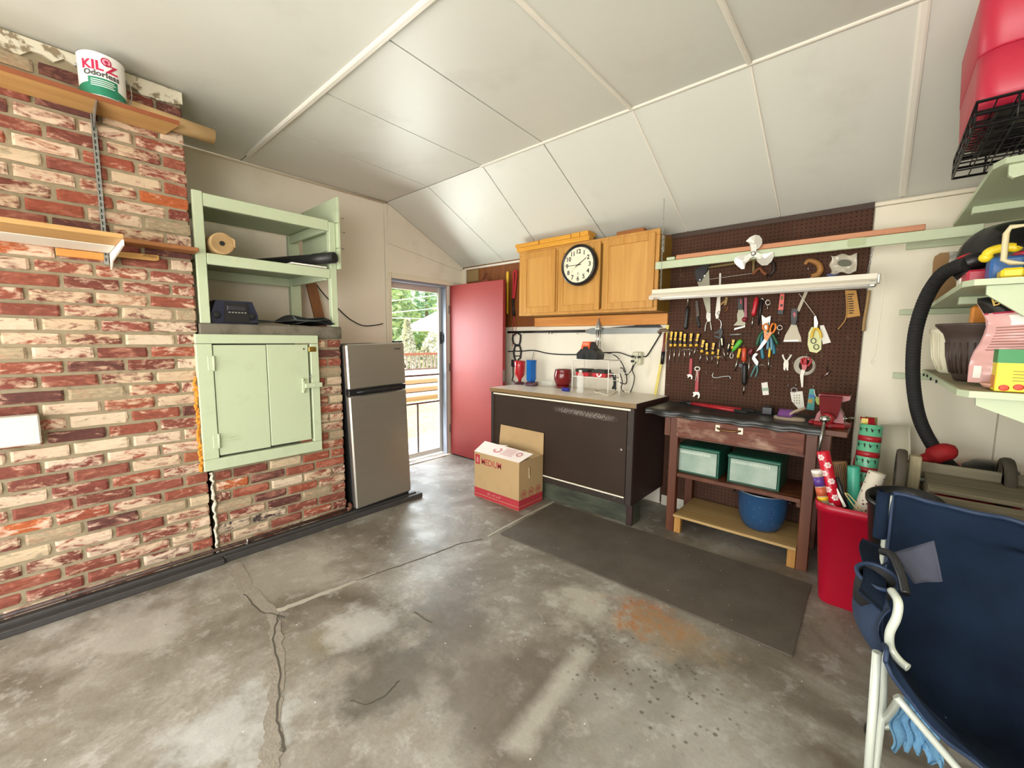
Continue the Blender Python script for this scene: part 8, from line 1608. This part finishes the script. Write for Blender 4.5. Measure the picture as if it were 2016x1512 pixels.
tubep('leg', [V((0.56, 1.86, 0.02)), V((0.58, 1.90, 0.86))]); tubep('leg', [V((0.56, 1.40, 0.02)), V((0.57, 1.41, 0.49))])
tubep('brace', [V((rf.x + 0.01, rf.y - 0.01, 0.03)), V((0.10, 1.60, 0.27)), V((0.11, 1.45, 0.44))]); tubep('brace', [V((0.075, 1.445, 0.03)), V((0.09, 1.66, 0.26)), V((0.08, 1.82, 0.43))])
tubep('brace', [V((0.10, 1.42, 0.46)), V((0.33, 1.41, 0.24)), V((0.56, 1.40, 0.03))]); tubep('brace', [V((0.09, 1.42, 0.03)), V((0.33, 1.42, 0.22)), V((0.56, 1.41, 0.43))]); tubep('brace', [V((rf.x, rf.y, 0.03)), V((0.33, 1.87, 0.20)), V((0.57, 1.88, 0.40))])
tubep('arm_tube', [PY(1755, 1163, 1.50), PY(1768, 1185, 1.46), PY(1765, 1215, 1.45), PY(1752, 1245, 1.45), PY(1753, 1275, 1.45), PY(1770, 1300, 1.44), PY(1788, 1315, 1.43)], 0.0105, 'bent grey arm tube')
for p in ((rf.x, rf.y), (ff.x, ff.y), (0.56, 1.86), (0.56, 1.40)): part(ch, 'foot', MB().lathe([(0.020, 0.0), (0.022, 0.01), (0.016, 0.04), (0.012, 0.05), (0, 0.05)], (p[0], p[1], 0.0), (0, 0, 1), 12), M_BLACK)
part(ch, 'armrest', MB().sheet(lambda u, v: (0.004 + 0.050 * v + 0.008 * math.sin(u * 6), 1.43 + 0.40 * u, 0.705 - 0.012 * v + 0.012 * math.sin(u * 3.1) - 0.025 * (1 - u) * v), 18, 8, True, 0.005), M_NAVY)
rc = PY(1738, 1138, 1.55)
part(ch, 'cup_holder', MB().lathe([(0.0, -0.105), (0.036, -0.10), (0.043, -0.05), (0.046, 0.0), (0.042, 0.0), (0.038, -0.05), (0.03, -0.09), (0, -0.092)], rc + V((-0.012, 0.0, 0.0)), (0.15, -0.30, 1), 24), pm('black mesh', '#141416', 0.7, bump=0.4, bs=300), 'black mesh cup holder')
part(ch, 'cup_rim', MB().tube([rc + V((-0.012, 0, 0)) + (V((0, 0, 1)).rotation_difference(V((0.15, -0.30, 1)).normalized()) @ V((0.047 * math.cos(i * 0.2618), 0.047 * math.sin(i * 0.2618), 0))) for i in range(24)], 0.006, 6, True), M_PIPING)
sp_ = PY(1724, 1245, 1.56)
part(ch, 'side_pocket', MB().sheet(lambda u, v: (sp_.x + 0.030 - 0.088 * math.sin(math.pi * (0.08 + 0.84 * v)) ** 0.8 * math.sin(math.pi * (0.06 + 0.88 * u)) ** 0.6 + 0.003 * math.sin(u * 14 + v * 5), 1.475 + 0.34 * u, sp_.z + 0.125 - 0.225 * v * (0.5 + 0.5 * math.sin(math.pi * u) ** 0.5) + 0.015 * math.sin(math.pi * u)), 20, 16, True, 0.004), pm('faded navy canvas', '#22344f', 0.85, var=0.2, vs=12, bump=0.3, bs=200))
flp = [PY(1758, 1088, 1.62), PY(1838, 1064, 1.66), PY(1853, 1143, 1.64), PY(1800, 1150, 1.60)]
part(ch, 'arm_flap', MB().sheet(lambda u, v: tuple((flp[0] * (1 - u) + flp[1] * u) * (1 - v) + (flp[3] * (1 - u) + flp[2] * u) * v + V((0, 0.012 * math.sin(u * 5) * math.sin(v * 3), 0))), 14, 10, True, 0.004), pm('grey violet canvas', '#3a3d4c', 0.8, var=0.12), 'grey-violet inner arm flap')
part(ch, 'arm_strap', MB().tube(smooth_path([PY(1735, 1085, 1.60), PY(1757, 1095, 1.58), PY(1775, 1135, 1.54), PY(1783, 1170, 1.50)]), 0.011, 8), M_BLACK)
fl_ = thing('fleece_cloth', 'light blue fleece cloth hanging under the camp chair seat', 'cloth', (0.16, 1.68, 0.15))
mbf = MB(); rr = random.Random(21)
def flc(u, v): return (0.115 + 0.11 * u + 0.008 * math.sin(v * 9), 1.66 + 0.05 * math.sin(u * 3.1) + 0.004 * math.sin(u * 33), 0.30 - (0.17 + 0.018 * math.sin(u * 25)) * v)
part(fl_, 'fleece', MB().sheet(flc, 24, 14, True, 0.006), pm('light blue fleece', '#6d9dbf', 0.95, var=0.15, vs=30, bump=0.8, bs=160))
for o in bpy.data.objects:
    if '_o' in o: del o['_o']
